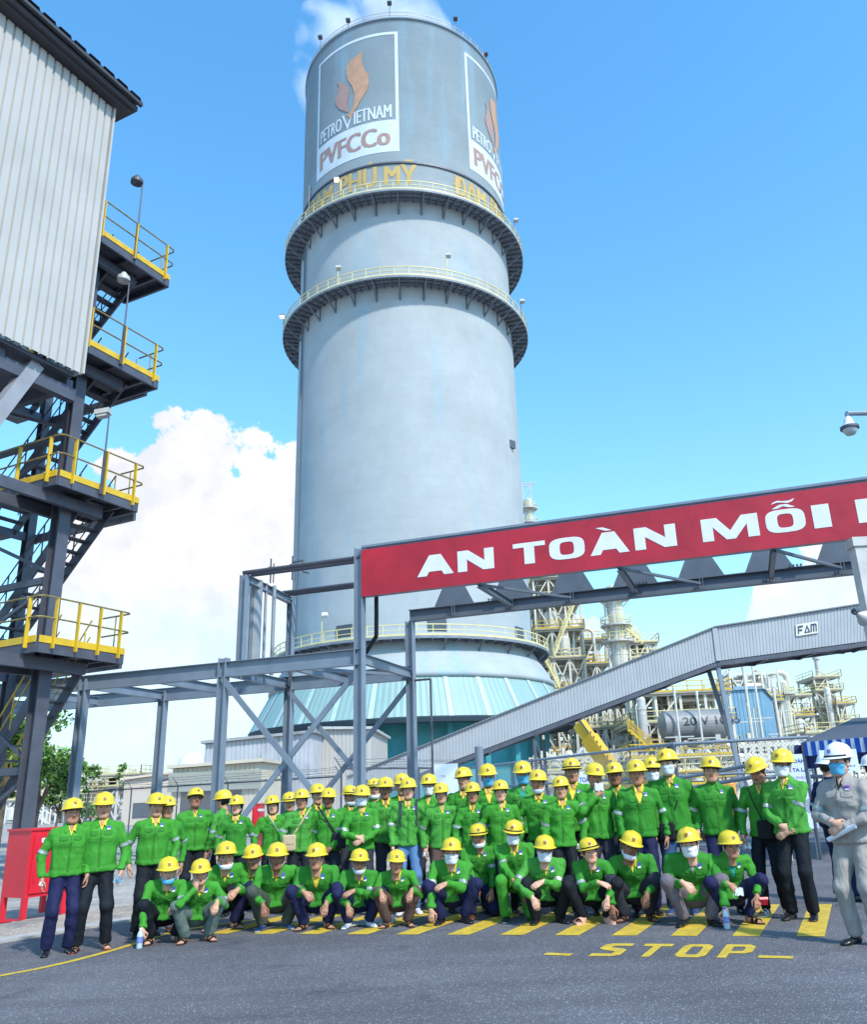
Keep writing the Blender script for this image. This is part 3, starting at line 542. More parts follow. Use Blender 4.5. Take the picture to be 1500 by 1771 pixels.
# ================================================================ COVERED CONVEYOR
def CPt(x, y, o=0.): p = at(x, y, 52.); p[1] += o; return p
cv = thing('covered_conveyor', 'long pale corrugated conveyor gallery rising to the right behind the crowd', 'conveyor', tuple(CPt(1240, 1200) * (1, 1, 0))); cl_ = CPt(1240, 1200) * (1, 1, 0)
tops = [CPt(600, 1345), CPt(1236, 1086), CPt(1505, 1044), CPt(1640, 1023)]; bots = [CPt(600, 1385), CPt(1243, 1143), CPt(1505, 1108), CPt(1640, 1089)]
def corr(A, B, C_, D_, pitch=.21, depth=.025, nrm=(0, -1, 0)):
    """corrugated quad: A,B top edge, D,C bottom edge; profile runs along A->B"""
    A, B, C_, D_ = map(lambda t_: np.asarray(t_, float), (A, B, C_, D_)); nrm = np.asarray(nrm, float); L = np.linalg.norm(B - A); k = max(2, int(L / pitch)); V = []; F = []
    tt = []
    for i in range(k):
        for fr, d in ((0, 0), (.14, 0), (.22, 1), (.92, 1)): tt.append(((i + fr) / k, d))
    tt.append((1, 0))
    for t_, d in tt: V += [A + (B - A) * t_ + nrm * depth * d, D_ + (C_ - D_) * t_ + nrm * depth * d]
    return V, [(2 * i, 2 * i + 2, 2 * i + 3, 2 * i + 1) for i in range(len(tt) - 1)]
for i in range(3):
    m = MB(); v, f = corr(tops[i], tops[i + 1], bots[i + 1], bots[i]); m.add(v, f); v, f = corr(tops[i] + (0, 2.6, 0), tops[i + 1] + (0, 2.6, 0), bots[i + 1] + (0, 2.6, 0), bots[i] + (0, 2.6, 0), nrm=(0, 1, 0)); m.add(v, f)
    m.v = [x - cl_ for x in m.v]; m.obj('side_cladding', GCLAD, cv)
    d_ = (tops[i + 1] - tops[i]); d_ /= np.linalg.norm(d_)
    m = MB().beam(tops[i] + (0, 1.3, .06), tops[i + 1] + (0, 1.3, .06), 2.95, .08); m.v = [x - cl_ for x in m.v]; m.obj('roof_sheet', mat('dark_roof_sheet', (.16, .17, .19), .6), cv)
    m = MB().beam(bots[i] + (0, 1.3, -.1), bots[i + 1] + (0, 1.3, -.1), 2.5, .1).beam(bots[i] + (0, .12, -.16), bots[i + 1] + (0, .12, -.16), .2, .26).beam(bots[i] + (0, 2.5, -.16), bots[i + 1] + (0, 2.5, -.16), .2, .26)
    L = np.linalg.norm(bots[i + 1] - bots[i])
    for k in range(int(L / 3)):
        p0 = bots[i] + (bots[i + 1] - bots[i]) * (k * 3 / L); m.beam(p0 + (0, 0, -.25), p0 + (0, 2.6, -.25), .14, .2); m.beam(p0 + (0, 0, -.3), p0 + (bots[i + 1] - bots[i]) / L * 3 + (0, 2.6, -.3), .1, .08)
    m.v = [x - cl_ for x in m.v]; m.obj('floor_frame', DSTEEL, cv)
m = MB().beam(tops[1] + (0, -.08, 0), bots[1] + (0, -.08, 0), .3, .06, (0, 1, 0)); m.v = [x - cl_ for x in m.v]; m.obj('joint_cover', GCLAD, cv)
for (xb, ob) in ((1238, 0.), (1247, 2.4)):
    a = CPt(1243, 1148, .2 if ob == 0 else 2.4); b = a.copy(); b[2] = 0; b[0] += 1.6 if ob else .55
    m = MB().beam(a, b, .24, .22, (0, 1, 0)); m.v = [x - cl_ for x in m.v]; m.obj('trestle_leg', DSTEEL if ob else STEEL, cv)
for x_ in (925, 945):
    a = CPt(x_, 1275, .3 if x_ < 930 else 2.2); b = a.copy(); b[2] = 0; m = MB().beam(a, b, .22, .2); 
    if x_ < 930: m.beam(a, b + (1.0, 1.5, 0), .14, .12)
    m.v = [x - cl_ for x in m.v]; m.obj('trestle_leg', DSTEEL, cv)
pq = [CPt(*p_) for p_ in ((1376, 1081), (1414, 1075), (1415, 1095), (1377, 1101))]
fs = thing('name_plate', 'small cream plate reading FAM fixed on the conveyor cladding', 'sign', tuple(pq[3] + (0, -.12, 0))); o3 = pq[3] + (0, -.12, 0)
m = MB(); m.add([p_ + (0, -.12, 0) - o3 for p_ in pq] + [p_ + (0, -.07, 0) - o3 for p_ in pq], [(3, 2, 1, 0), (0, 1, 5, 4), (1, 2, 6, 5), (2, 3, 7, 6), (3, 0, 4, 7)]); m.obj('plate', mat('cream_plate', (.66, .64, .55), .5), fs)
ex = (pq[1] - pq[0]); ez = (pq[0] - pq[3]); m = MB()
for P in ([(0, 0), (.22, 0), (.22, .32), (.8, .32), (.8, .56), (.22, .56), (.22, .76), (1, .76), (1, 1), (0, 1)],):
    v, f = poly_tris(P); m.add([ex * (.08 + a * .24) + ez * (.15 + b * .7) + (0, -.02, 0) for a, b in v], f)
m.add([ex * (.36 + a * .28) + ez * (.15 + b * .7) + (0, -.02, 0) for a, b in ((0, 0), (1, 0), (.5, 1), (.27, .15), (.73, .15), (.5, .62))], [(0, 1, 4, 3), (1, 2, 5, 4), (2, 0, 3, 5)])
for P in ([(0, 0), (.2, 0), (.2, .78), (.4, .78), (.4, 0), (.6, 0), (.6, .78), (.8, .78), (.8, 0), (1, 0), (1, .85), (.85, 1), (0, 1)],):
    v, f = poly_tris(P); m.add([ex * (.66 + a * .28) + ez * (.15 + b * .7) + (0, -.02, 0) for a, b in v], f)
m.obj('lettering', mat('dark_blue_letters', (.03, .05, .09), .5), fs)

# ================================================================ LOW BUILDINGS
def bld(name, label, x0, x1, ytl, ytr, Y, depth, wallm, roofm=None, ca=True, h=None):
    A, B = at(x0, ytl, Y), at(x1, ytr, Y); zt = h or max(A[2], B[2]); o = thing(name, label, 'building', (A[0], Y, 0)); w = B[0] - A[0]
    za, zb_ = (A[2], B[2])
    m = MB()
    if ca:
        v, f = corr((0, 0, za), (w, 0, zb_), (w, 0, 0), (0, 0, 0), .3, .04); m.add(v, f); v, f = corr((0, depth, za), (0, 0, za), (0, 0, 0), (0, depth, 0), .3, .04, (-1, 0, 0)); m.add(v, f)
        v, f = corr((w, 0, zb_), (w, depth, zb_), (w, depth, 0), (w, 0, 0), .3, .04, (1, 0, 0)); m.add(v, f); m.add([(0, depth, 0), (w, depth, 0), (w, depth, zb_), (0, depth, za)], [(0, 1, 2, 3)])
    else: m.add([(0, 0, 0), (w, 0, 0), (w, depth, 0), (0, depth, 0), (0, 0, za), (w, 0, zb_), (w, depth, zb_), (0, depth, za)], [(0, 1, 5, 4), (1, 2, 6, 5), (2, 3, 7, 6), (3, 0, 4, 7)])
    m.obj('wall', wallm, o)
    m = MB().add([(-.3, -.35, za + .02), (w + .3, -.35, zb_ + .02), (w + .3, depth + .3, zb_ + .02), (-.3, depth + .3, za + .02), (-.3, -.35, za + .22), (w + .3, -.35, zb_ + .22), (w + .3, depth + .3, zb_ + .22), (-.3, depth + .3, za + .22)], [(3, 2, 1, 0), (4, 5, 6, 7), (0, 1, 5, 4), (1, 2, 6, 5), (2, 3, 7, 6), (3, 0, 4, 7)])
    m.obj('roof', roofm or LSTEEL, o); return o, w, za, zb_
o, w, za, zb_ = bld('stained_shed', 'streaked grey corrugated shed left of the tower base', 356, 540, 1287, 1268, 62, 10, DCLAD, mat('mossy_flashing', (.30, .31, .32), .8, 0, .3, 1, grime=((.1, .1, .1), 2, .5)))
m = MB(); 
o2, w2, za2, zb2 = bld('white_annexe', 'bright white corrugated annexe against the tower base', 541, 640, 1262, 1262, 66, 12, CLAD)
MB().box((w2 * .2, -.15, 0), (w2 * .33, .0, 2.2)).obj('door', LSTEEL, o2)
o, w, za, zb_ = bld('cream_lean_to', 'cream walled lean-to with shallow roof and dark doorway below the stained shed', 300, 448, 1330, 1318, 55, 6, CREAM, CREAM)
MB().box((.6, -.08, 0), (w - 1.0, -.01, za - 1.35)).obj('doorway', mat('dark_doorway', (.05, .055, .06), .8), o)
MB().box((-.2, -.3, za - 1.4), (w + .2, -.06, za - .25)).obj('fascia', mat('grey_fascia', (.33, .33, .28), .6, 0, .1, .5), o)
o, w, za, zb_ = bld('beige_building', 'flat roofed beige building behind the left group', 215, 350, 1350, 1331, 80, 14, BEIGE, BEIGE, False)
for i in range(2): MB().box((1.0 + i * 3.2, -.06, .6), (2.6 + i * 3.2, -.01, 1.9)).obj('window', GLASS, o)
tk = at(332, 1325, 84); t_ = thing('round_vent', 'white round roof vent between the beige building and the stained shed', 'vent', tuple(tk))
MB().lathe([(0, 1.2), (.9, 1.05), (1.25, .5), (1.25, -.5), (0, -.6)], n=24).xf(Matrix.Rotation(R_(80), 4, 'X')).obj('hood', WHT, t_, True); MB().box((-1.6, -.5, -1.4), (1.6, 1, -.7)).obj('base', LSTEEL, t_)
bq = gnd(268, 1420); bq = at(268, 1400, 45); bq[2] = 0
sl_ = thing('street_lamp', 'slim street lamp in front of the beige building', 'lamp', tuple(bq)); zt = at(265, 1352, 45)[2]; MB().tube((0, 0, 0), (0, 0, zt), .05, .03).obj('pole', DSTEEL, sl_); MB().boxm((.25, 0, zt + .03), (.3, 0, .06), (0, .1, 0), (0, 0, .05)).obj('lamp_head', DSTEEL, sl_)
def prj(P): d = np.asarray(P, float) - CAM; z = d @ cf; return CXP + FPX * (d @ cr) / z, CYP - FPX * (d @ cu) / z
# ================================================================ STAIR TOWER AND RAISED CLAD BUILDING
sa = np.array([.426, .905, 0]); sb = np.array([-.905, .426, 0]); SY = 20.
SO = at(63, 1118, SY) * (1, 1, 0)
def SP(a, b, z): return sa * a + sb * b + np.array([0, 0, z])
def zat(x, y): return at(x, y, SY)[2]
def a_of(px, z, b=0.):
    lo, hi = -12., 14.
    for _ in range(50):
        mid = (lo + hi) / 2
        if prj(SO + SP(mid, b, z))[0] < px: lo = mid
        else: hi = mid
    return lo
ZL = [zat(63, 1109), zat(99, 822), zat(129, 584), zat(152, 392)]
stw = thing('stair_tower', 'dark steel stair tower with four yellow railed landings at the left edge', 'stair tower', tuple(SO))
Wb = 3.0
endx = [212, 237, 272, 291]
for k, z in enumerate(ZL):
    L = a_of(endx[k], z); a0 = -2.6 if k < 2 else -.5
    lead = 0.
    m = MB(); 
    m.box((0, 0, 0), (1, 1, 1)); m.v.clear(); m.f.clear(); m.mi.clear(); m.n = 0
    def fr(A, B, h=.26, w=.08, dz=-.13): m.beam(SP(*A, z + dz), SP(*B, z + dz), w, h)
    fr((0, 0), (L, 0)); fr((L, 0), (L, 1.9)); fr((0, 0), (0, Wb)); fr((0, 1.9), (L, 1.9)); fr((0, Wb), (-2.6, Wb)); fr((L * .5, .05), (L * .5, 1.9), .16)
    m.boxm(SP(L / 2, .95, z - .02), sa * L / 2, sb * .93, (0, 0, .02))
    fr((-1.6, .55), (L * .72, .55), .3, .14, -.42); fr((-1.6, 1.6), (L * .6, 1.6), .3, .14, -.42); fr((L * .85, .1), (L * .85, 1.9), .16)
    o_ = m.obj('landing', DSTEEL, stw)
    m = MB()
    def toe(A, B): m.beam(SP(*A, z + .07), SP(*B, z + .07), .02, .17)
    toe((0, -.05), (L, -.05)); toe((L + .05, 0), (L + .05, 1.6)); toe((-.05, 0), (-.05, Wb * .9))
    for a in np.linspace(.35, L - .25, 3 if k else 4): m.beam(SP(a, -.1, z - .14), SP(a, -.1, z + 1.1), .035, .1, sb)
    m.beam(SP(-.1, .3, z - .14), SP(-.1, .3, z + 1.1), .035, .1, sa); m.beam(SP(-.1, 1.5, z - .14), SP(-.1, 1.5, z + 1.1), .035, .1, sa)
    if k == 0: m.beam(SP(-.1, 2.6, z - .14), SP(-.1, 2.6, z + 1.1), .035, .1, sa)
    m.obj('toe_board_and_posts', YEL, stw)
    m = MB()
    RL = mat('worn_handrail_paint', (.26, .20, .07), .5, .1, .3, 4)
    for h_ in (1.12, .6):
        m.pipe([SP(-.1, Wb * .95, z + h_), SP(-.1, 0, z + h_), SP(0, -.1, z + h_), SP(L, -.1, z + h_), SP(L + .1, 0, z + h_), SP(L + .1, 1.0, z + h_)], .024, 6)
    for b_ in (.5, 1.1): m.tube(SP(L + .1, b_, z), SP(L + .1, b_, z + 1.12), .02)
    m.obj('handrail', RL, stw)
def hcol(a, b, z0, z1, w=.34, mt=DSTEEL, nm='column'):
    m = MB()
    for s in (-1, 1): m.boxm(SP(a, b, (z0 + z1) / 2) + sb * s * w * .46, sa * w / 2, sb * w * .04, (0, 0, (z1 - z0) / 2))
    m.boxm(SP(a, b, (z0 + z1) / 2), sa * .02, sb * w * .42, (0, 0, (z1 - z0) / 2)); m.obj(nm, mt, stw)
hcol(.95, .95, 0, ZL[3]); hcol(2.9, 4.9, 0, ZL[3], .26); hcol(1.0, 4.9, 0, ZL[3], .26)
m = MB(); lv = [0] + ZL
for k in range(4):
    z0, z1 = lv[k], lv[k + 1] - .5; zm = (z0 + z1) / 2
    m.beam(SP(.98, 4.9, zm), SP(.98, .95, zm), .12, .18); m.beam(SP(1.0, 4.9, z1), SP(1.0, .95, zm + .1), .07, .09); m.beam(SP(1.0, 4.9, z0 + .2), SP(1.0, .95, zm - .1), .07, .1)
m.obj('cross_bracing', DSTEEL, stw)
for k in range(4):
    z0 = lv[k]; z1 = lv[k + 1]; B0s, B1s = 4.9, .75; n_ = 15; aL, aR = (1.45, 2.4) if k else (1.2, 2.1)
    for aa in (aL, aR):
        m = MB().beam(SP(aa, B0s, z0 - .05), SP(aa, B1s, z1 - .1), .06, .28); m.obj('stringer', DSTEEL, stw)
    m = MB()
    for i in range(n_): f = (i + .7) / n_; m.boxm(SP((aL + aR) / 2, B0s + (B1s - B0s) * f, z0 + (z1 - z0) * f), sb * .13, sa * .43, (0, 0, .018))
    m.obj('treads', DSTEEL, stw)
    m = MB()
    for aa in (aL - .03, aR + .03):
        m.tube(SP(aa, B0s, z0 + .95), SP(aa, B1s, z1 + .95), .022, n=6); m.tube(SP(aa, B0s, z0 + .5), SP(aa, B1s, z1 + .5), .018, n=6)
        for f in (0.03, .35, .65, .95): m.tube(SP(aa, B0s + (B1s - B0s) * f, z0 + (z1 - z0) * f), SP(aa, B0s + (B1s - B0s) * f, z0 + (z1 - z0) * f + .95), .02, n=6)
    m.obj('stair_rail', YEL if k == 0 else DSTEEL, stw)
    if k: MB().beam(SP(-2.6, 4.9, z0 - .13), SP(3.2, 4.9, z0 - .13), .1, .26).beam(SP(3.1, 0.6, z0 - .13), SP(3.1, 4.9, z0 - .13), .1, .26).boxm(SP(1.2, 5.5, z0 - .02), sa * 1.6, sb * .6, (0, 0, .02)).obj('rear_landing', DSTEEL, stw)
for k, (px_, lb, bell) in enumerate(((183, 'box floodlight on a thin pole at the second lowest landing', 0), (220, 'round bell lamp on a pole at the second highest landing', 1), (240, 'round bell lamp on a pole at the highest landing', 1))):
    z = ZL[k + 1]; a = a_of((178, 212, 236)[k], z + .5, -.1); o = thing('landing_lamp', lb, 'lamp', tuple(SO + SP(a, -.1, z)), 0, 'lamps on the stair tower landings'); ht = 2.75 if bell else 2.3
    MB().tube((0, 0, -.1), (0, 0, ht), .03, .022).beam((0, 0, -.15), (0, 0, 1.1), .08, .06).obj('pole', DSTEEL, o)
    if bell: MB().lathe([(.05, .2), (.09, .15), (.1, .08), (.17, .05), (.19, -.02), (.17, -.06), (.19, -.1), (.12, -.08), (.0, -.04)], (-.16, -.05, ht - .02), n=20).obj('bell_shade', LSTEEL if k == 1 else DSTEEL, o, True)
    else: MB().boxm((-.18, 0, ht), (.2, 0, .03), (0, .13, 0), (0, 0, .07)).boxm((-.18, 0, ht - .1), (.14, 0, .02), (0, .1, 0), (0, 0, .05)).obj('lamp_head', LSTEEL, o)
# raised building: ribbed off-white wall, dark eave
zb = zat(80, 1118) * 0 + at(138, 647, SY)[2]
ab = a_of(138, zb, -.3); zb = None
for zz in np.arange(6, 16, .02):
    if prj(SO + SP(ab, -.3, zz))[1] < 647: zb = zz; break
for zz in np.arange(10, 26, .02):
    if prj(SO + SP(ab, -.3, zz))[1] < 190: ztp = zz; break
cb = thing('raised_process_building', 'tall off-white ribbed metal building raised on grey steel legs at the upper left', 'building', tuple(SO))
m = MB(); v, f = corr(SP(ab, -.3, ztp), SP(-16, -.3, ztp), SP(-16, -.3, zb), SP(ab, -.3, zb), .25, .06, -sb); m.add(v, f); m.obj('ribbed_wall', CLAD, cb)
m = MB(); v, f = corr(SP(ab, 7, ztp), SP(ab, -.3, ztp), SP(ab, -.3, zb), SP(ab, 7, zb), .34, .03, sa); m.add(v, f); m.obj('end_wall', CLAD, cb)
MB().beam(SP(ab + .02, -.34, zb), SP(ab + .02, -.34, ztp), .16, .06, sa).obj('corner_flashing', CLAD, cb)
m = MB().boxm(SP((ab - 16) / 2 + .25, 3.1, ztp + .2), sa * ((ab + 16) / 2 + .25), sb * 3.9, (0, 0, .08)).boxm(SP((ab - 16) / 2 + .2, -.62, ztp + .12), sa * ((ab + 16) / 2 + .2), sb * .04, (0, 0, .08)); m.obj('eave', mat('dark_brown_eave', (.05, .045, .055), .6), cb)
m = MB(); v, f = corr(SP(ab + .55, -.95, ztp + .42), SP(-16, -.95, ztp + .42), SP(-16, 5, ztp + 1.2), SP(ab + .55, 5, ztp + 1.2), .5, .1, (0, 0, 1)); m.add(v, f); m.boxm(SP((ab - 16) / 2 + .3, -.9, ztp + .34), sa * ((ab + 16) / 2 + .25), sb * .06, (0, 0, .05)); m.obj('roof_sheeting', mat('dark_roof', (.045, .05, .06), .6, 0, .3, 2), cb)
m = MB().boxm(SP((ab - 16) / 2, 3.4, zb - .05), sa * (ab + 16) / 2 * .985, sb * 3.6, (0, 0, .05))
for a in (-6, -4, -2, 0): m.beam(SP(a, 0, zb - .25), SP(a, 7, zb - .25), .2, .3)
m.obj('floor', DSTEEL, cb)
LG2 = mat('light_grey_box_steel', (.30, .30, .32), .5, .1, .15, 2, grime=((.16, .16, .16), 2, .6))
for a, b, z0, z1, a2 in ((-3.6, 0.1, 0, zb, -3.6), (-1.0, .1, zb - .1, ZL[0] + 1.5, -3.6), (-4.4, 4, 0, zb, -4.4)):
    MB().beam(SP(a, b, z0), SP(a2, b, z1), .36 if a == a2 else .3, .36).obj('leg' if a == a2 else 'raking_strut', LG2, cb)
m = MB().beam(SP(-3.6, .1, zb - .5), SP(.2, .1, zb - .5), .25, .35).beam(SP(-3.4, .1, zb - 2.5), SP(-3.4, 6, zb - .6), .2, .2); m.obj('under_beam', DSTEEL, cb)

# ================================================================ HOSE CABINETS
def cabinet(label, x0, x1, yb, yt, Y=None, yaw=0., group='red hose cabinets'):
    A = gnd(x0, yb) if Y is None else at(x0, 1400, Y); Y = A[1]; B = at(x1, yb, Y); w = abs(B[0] - A[0]); zt_ = at(x0, yt, Y)[2]
    o = thing('hose_cabinet', label, 'cabinet', (A[0], Y, 0), yaw, group); d = .6; zl = zt_ * .24
    MB().box((0, 0, zl), (w, d, zt_)).box((-.02, -.02, zt_), (w + .02, d + .02, zt_ + .03)).obj('cabinet_body', RED, o)
    for x_ in (0, w - .07):
        for y_ in (0, d - .07): MB().box((x_, y_, 0), (x_ + .07, y_ + .07, zl)).obj('leg', RED, o)
    dr = MB().box((.05, -.022, zl + .05), (w - .05, -.002, zt_ - .06)).obj('door', RED, o)
    MB().box((.09, -.035, zl + .2), (.11, -.023, zl + .3)).box((.09, -.035, zt_ - .3), (.11, -.023, zt_ - .2)).obj('hinge', RED, dr)
    MB().box((.16, -.026, zt_ - .17), (.34, -.0225, zt_ - .11)).obj('label_plate', WHT, dr)
    MB().box((.17, -.028, zt_ - .15), (.33, -.0265, zt_ - .13)).obj('label_lettering', mat('faint_print', (.4, .42, .45), .6), dr)
    return o
c1 = cabinet('red metal hose cabinet on legs standing at the far left on the gravel', 30, 112, 1592, 1438)
q = gnd(30, 1592); c1.location = (q[0] + .05, q[1], 0); c1.rotation_euler = (0, 0, R_(58))
MB().box((-.36, .03, .0), (-.0, .42, 0.01)).obj('drip_tray', RED, c1)
# its left side panel (seen obliquely) gets a frame
q = at(434, 1400, 24); c2 = cabinet('second red hose cabinet far behind the woman with the black bob', 436, 446, 1460, 1392, 24)

# ================================================================ FENCES
def chain(o, A, B, h, cell=.11, r=.0045, z0=.08, mt=None):
    A = np.asarray(A, float); B = np.asarray(B, float); L = np.linalg.norm(B - A); d = (B - A) / L; m = MB(); k = int((L + h) / cell); nn = np.array([-d[1], d[0], 0])
    for i in range(k):
        for sg in (1, -1):
            s0 = i * cell - (h if sg == 1 else 0); s1 = s0 + h * (1 if sg == 1 else 1)
            za, zb_ = (0, h) if sg == 1 else (h, 0)
            t0, t1 = max(0, s0), min(L, s1)
            if t1 - t0 < .05: continue
            f0, f1 = (t0 - s0) / h, (t1 - s0) / h
            a = A + d * t0 + (0, 0, z0 + za + (zb_ - za) * f0); b = A + d * t1 + (0, 0, z0 + za + (zb_ - za) * f1)
            m.tube(a, b, r, n=3, cap=False)
    m.v = [v - np.array(o.location) for v in m.v]; return m.obj('chain_link_mesh', mt or mat('galvanised_wire', (.36, .38, .41), .4, .4, .1), o)
def fence(label, pts, ht, post_w=.07, rail=.04, mt=STEEL, barb=False, mid=None, cell=.11, name='chain_link_fence', step=3.0):
    o = thing(name, label, 'fence', tuple(pts[0])); P0 = np.array(o.location)
    for A, B in zip(pts[:-1], pts[1:]):
        A = np.asarray(A, float); B = np.asarray(B, float); L = np.linalg.norm(B - A); k = max(1, int(L / step))
        for i in range(k + 1):
            p = A + (B - A) * i / k - P0; m = MB().tube(p, p + (0, 0, ht), post_w / 2)
            if barb: m.beam(p + (0, 0, ht), p + (-.25, -.1, ht + .42), .05, .03)
            m.obj('post', mt, o)
        m = MB().tube(A + (0, 0, ht) - P0, B + (0, 0, ht) - P0, rail).tube(A + (0, 0, .08) - P0, B + (0, 0, .08) - P0, rail * .8)
        for z in mid or (): m.tube(A + (0, 0, z) - P0, B + (0, 0, z) - P0, rail * .8)
        m.obj('rail', mt, o); chain(o, A, B, ht - .1, cell)
        if barb:
            m = MB()
            for j in range(4):
                w_ = A - P0 + (-.06 * j - .03, -.025 * j, ht + .1 * j + .06); prev = w_; n2 = int(L / 1.2)
                for i in range(1, n2 + 1):
                    c = w_ + (B - A) * i / n2 + (0, 0, random.uniform(-.035, .035)); m.tube(prev, c, .009, n=3, cap=False); prev = c
            for i in range(int(L / .5)): 
                j = i % 4; c = A - P0 + (B - A) * (i * .5 / L) + (-.06 * j - .03, -.025 * j, ht + .1 * j + .06); m.tube(c + (-.03, 0, .03), c + (.03, 0, -.03), .007, n=3); m.tube(c + (-.03, 0, -.03), c + (.03, 0, .03), .007, n=3)
            m.obj('barbed_wire', DSTEEL, o)
    return o
g0 = lambda x, Y: at(x, 1400, Y) * (1, 1, 0)
fence('dark chain link fence topped with barbed wire behind the middle of the crowd', [g0(590, 33), g0(838, 40)], 2.55, .08, .035, DSTEEL, True)
fence('long dark chain link fence running behind the left half of the crowd', [g0(150, 44), g0(590, 36)], 2.35, .07, .03, DSTEEL, True)
gp = thing('gate_post', 'thick blue grey round gate post among the back row helmets', 'post', tuple(g0(833, 30))); MB().tube((0, 0, 0), (0, 0, at(833, 1291, 30)[2]), .15, n=20).obj('post_tube', STEEL, gp)
fence('grey pipe framed chain link fence along the far kerb at the right', [g0(858, 40), g0(1178, 27), g0(1420, 26.2)], 2.65, .14, .05, STEEL, False, (1.7,), .12, step=9)
gt = thing('swing_gate', 'slanting two-rail pipe gate in front of the right hand fence', 'gate', tuple(g0(1150, 26))); P0 = np.array(gt.location)
A_, B_ = at(1150, 1352, 26), at(1302, 1322, 19.5); A2, B2 = at(1150, 1371, 26), at(1302, 1344, 19.5); B3 = at(1425, 1343, 20.5)
MB().tube(A_ - P0, B_ - P0, .045).tube(A2 - P0, B2 - P0, .045).tube(B2 - P0, B3 - P0, .045).obj('gate_rail', STEEL, gt)
MB().tube(B_ - P0, B_ * (1, 1, 0) - P0, .05).obj('gate_stile', STEEL, gt); MB().tube(B3 - P0, B3 * (1, 1, 0) - P0, .05).obj('gate_stile', STEEL, gt)
fk = MB().boxm((g0(1178, 26.5) + g0(1560, 25.4)) / 2 + (0, 0, .03), (g0(1560, 25.4) - g0(1178, 26.5)) / 2, (.05, .22, 0), (0, 0, .06)); struct(fk.obj('far_kerb', _m['kerb_concrete']))

# ================================================================ POSTERS, TENT, DRUMS
PB = mat('pale_blue_poster', (.60, .68, .78), .5, 0, .05, 1); NAVY = mat('navy_print', (.03, .08, .32), .5); MAUVE = mat('mauve_print', (.40, .32, .50), .5)
def board(label, x0, x1, yt, yb, Y, lines, name='poster_board', pic=None, zb=None):
    A = at(x0, yt, Y); B = at(x1, yt, Y); zt_ = A[2]; z0 = max(.05, at(x0, yb, Y)[2]); w = B[0] - A[0]
    o = thing(name, label, 'poster', (A[0], Y, 0)); MB().box((0, 0, z0), (w, .03, zt_)).obj('panel', PB, o)
    if z0 > .2: MB().tube((.08, .05, 0), (.08, .05, zt_), .02).tube((w - .08, .05, 0), (w - .08, .05, zt_), .02).obj('stand', LSTEEL, o)
    H_ = zt_ - z0
    for (s, f0, f1, t0, t1, mt) in lines:
        m = MB(); v, f = text_tris(s, w * f0, w * f1, z0 + H_ * t0, z0 + H_ * t1, .02); m.add([(a, -.006, b) for a, b in v], f); m.obj('lettering', mt, o)
    if pic: m = MB(); pic(m, w, z0, H_); m.obj('picture', mat('grey_print', (.28, .33, .42), .5), o)
    return o
board('tall pale blue safety poster behind the man in glasses', 1338, 1397, 1306, 1436, 17, [('AN TOÀN', .18, .9, .88, .94, NAVY), ('CỦA TA LÀ', .12, .94, .76, .83, NAVY), ('HẠNH PHÚC', .1, .95, .65, .71, MAUVE), ('GIA ĐÌNH', .2, .9, .56, .61, MAUVE)],
      pic=lambda m, w, z0, H: m.lathe([(.0, 0), (.13, 0)], (0, 0, 0), 20).xf(Matrix.Translation((w * .86, -.008, z0 + H * .3)) @ Matrix.Rotation(R_(90), 4, 'X')))
def hand_pic(m, w, z0, H):
    for a, b in (((.35, .55), (.5, .4)), ((.5, .4), (.72, .85)), ((.3, .75), (.38, .6)), ((.55, .75), (.5, .6))): m.beam((w * a[0], -.008, z0 + H * a[1]), (w * b[0], -.008, z0 + H * b[1]), .02, .008)
    t = np.linspace(0, 2 * np.pi, 19)
    for i in range(18): m.beam((w * (.52 + .3 * math.cos(t[i])), -.008, z0 + H * (.62 + .28 * math.sin(t[i]))), (w * (.52 + .3 * math.cos(t[i + 1])), -.008, z0 + H * (.62 + .28 * math.sin(t[i + 1]))), .01, .008)
board('framed poster with a circled hand drawing behind the white helmet', 1417, 1482, 1298, 1336, 15, [('DIÊM SẮT', .2, .92, .2, .3, NAVY), ('CHÚ Ý', .35, .75, .04, .12, NAVY)], pic=hand_pic)
board('pale poster seen between helmets left of the yellow crane boom', 986, 1026, 1336, 1372, 22, [('AN TOÀN', .05, .95, .5, .8, NAVY)])
board('two-leaf whitish notice board behind the middle back row', 748, 792, 1322, 1440, 26, [('TB', .3, .5, .8, .83, MAUVE)])
tn = thing('canopy_tent', 'grey topped tent with blue and white striped valance at the right edge', 'tent', tuple(g0(1385, 17))); P0 = np.array(tn.location)
TP_ = [at(1388, 1284, 17), at(1560, 1270, 15.5), at(1600, 1262, 19.5), at(1402, 1276, 21)]
pk0, pk1 = at(1478, 1242, 19), at(1560, 1238, 18)
m = MB().add([q - P0 for q in TP_] + [pk0 - P0, pk1 - P0], [(0, 1, 5, 4), (1, 2, 5), (2, 3, 4, 5), (3, 0, 4)]); m.obj('roof_sheet', mat('grey_tarpaulin', (.07, .08, .10), .7, 0, .2, 1, .3, 3), tn)
m = MB(); nS = 22
for q0, q1 in ((TP_[0], TP_[1]), (TP_[3], TP_[0])):
    for i in range(nS):
        a = q0 + (q1 - q0) * i / nS - P0; b = q0 + (q1 - q0) * (i + 1) / nS - P0; o1 = np.array((0, -.03 * (i % 2), 0)); m.add([a + o1, b + (0, -.03 * ((i + 1) % 2), 0), b + (0, -.03 * ((i + 1) % 2), -.26), a + o1 + (0, 0, -.26)], [(0, 1, 2, 3)], i % 2)
m.obj('striped_valance', [mat('blue_cloth', (.02, .11, .52), .8), mat('pale_cloth', (.48, .53, .62), .8)], tn)
m = MB(); q0, q1 = TP_[0] - P0 + (0, .02, -.24), TP_[1] - P0 + (0, .02, -.24); k = 16
V = []
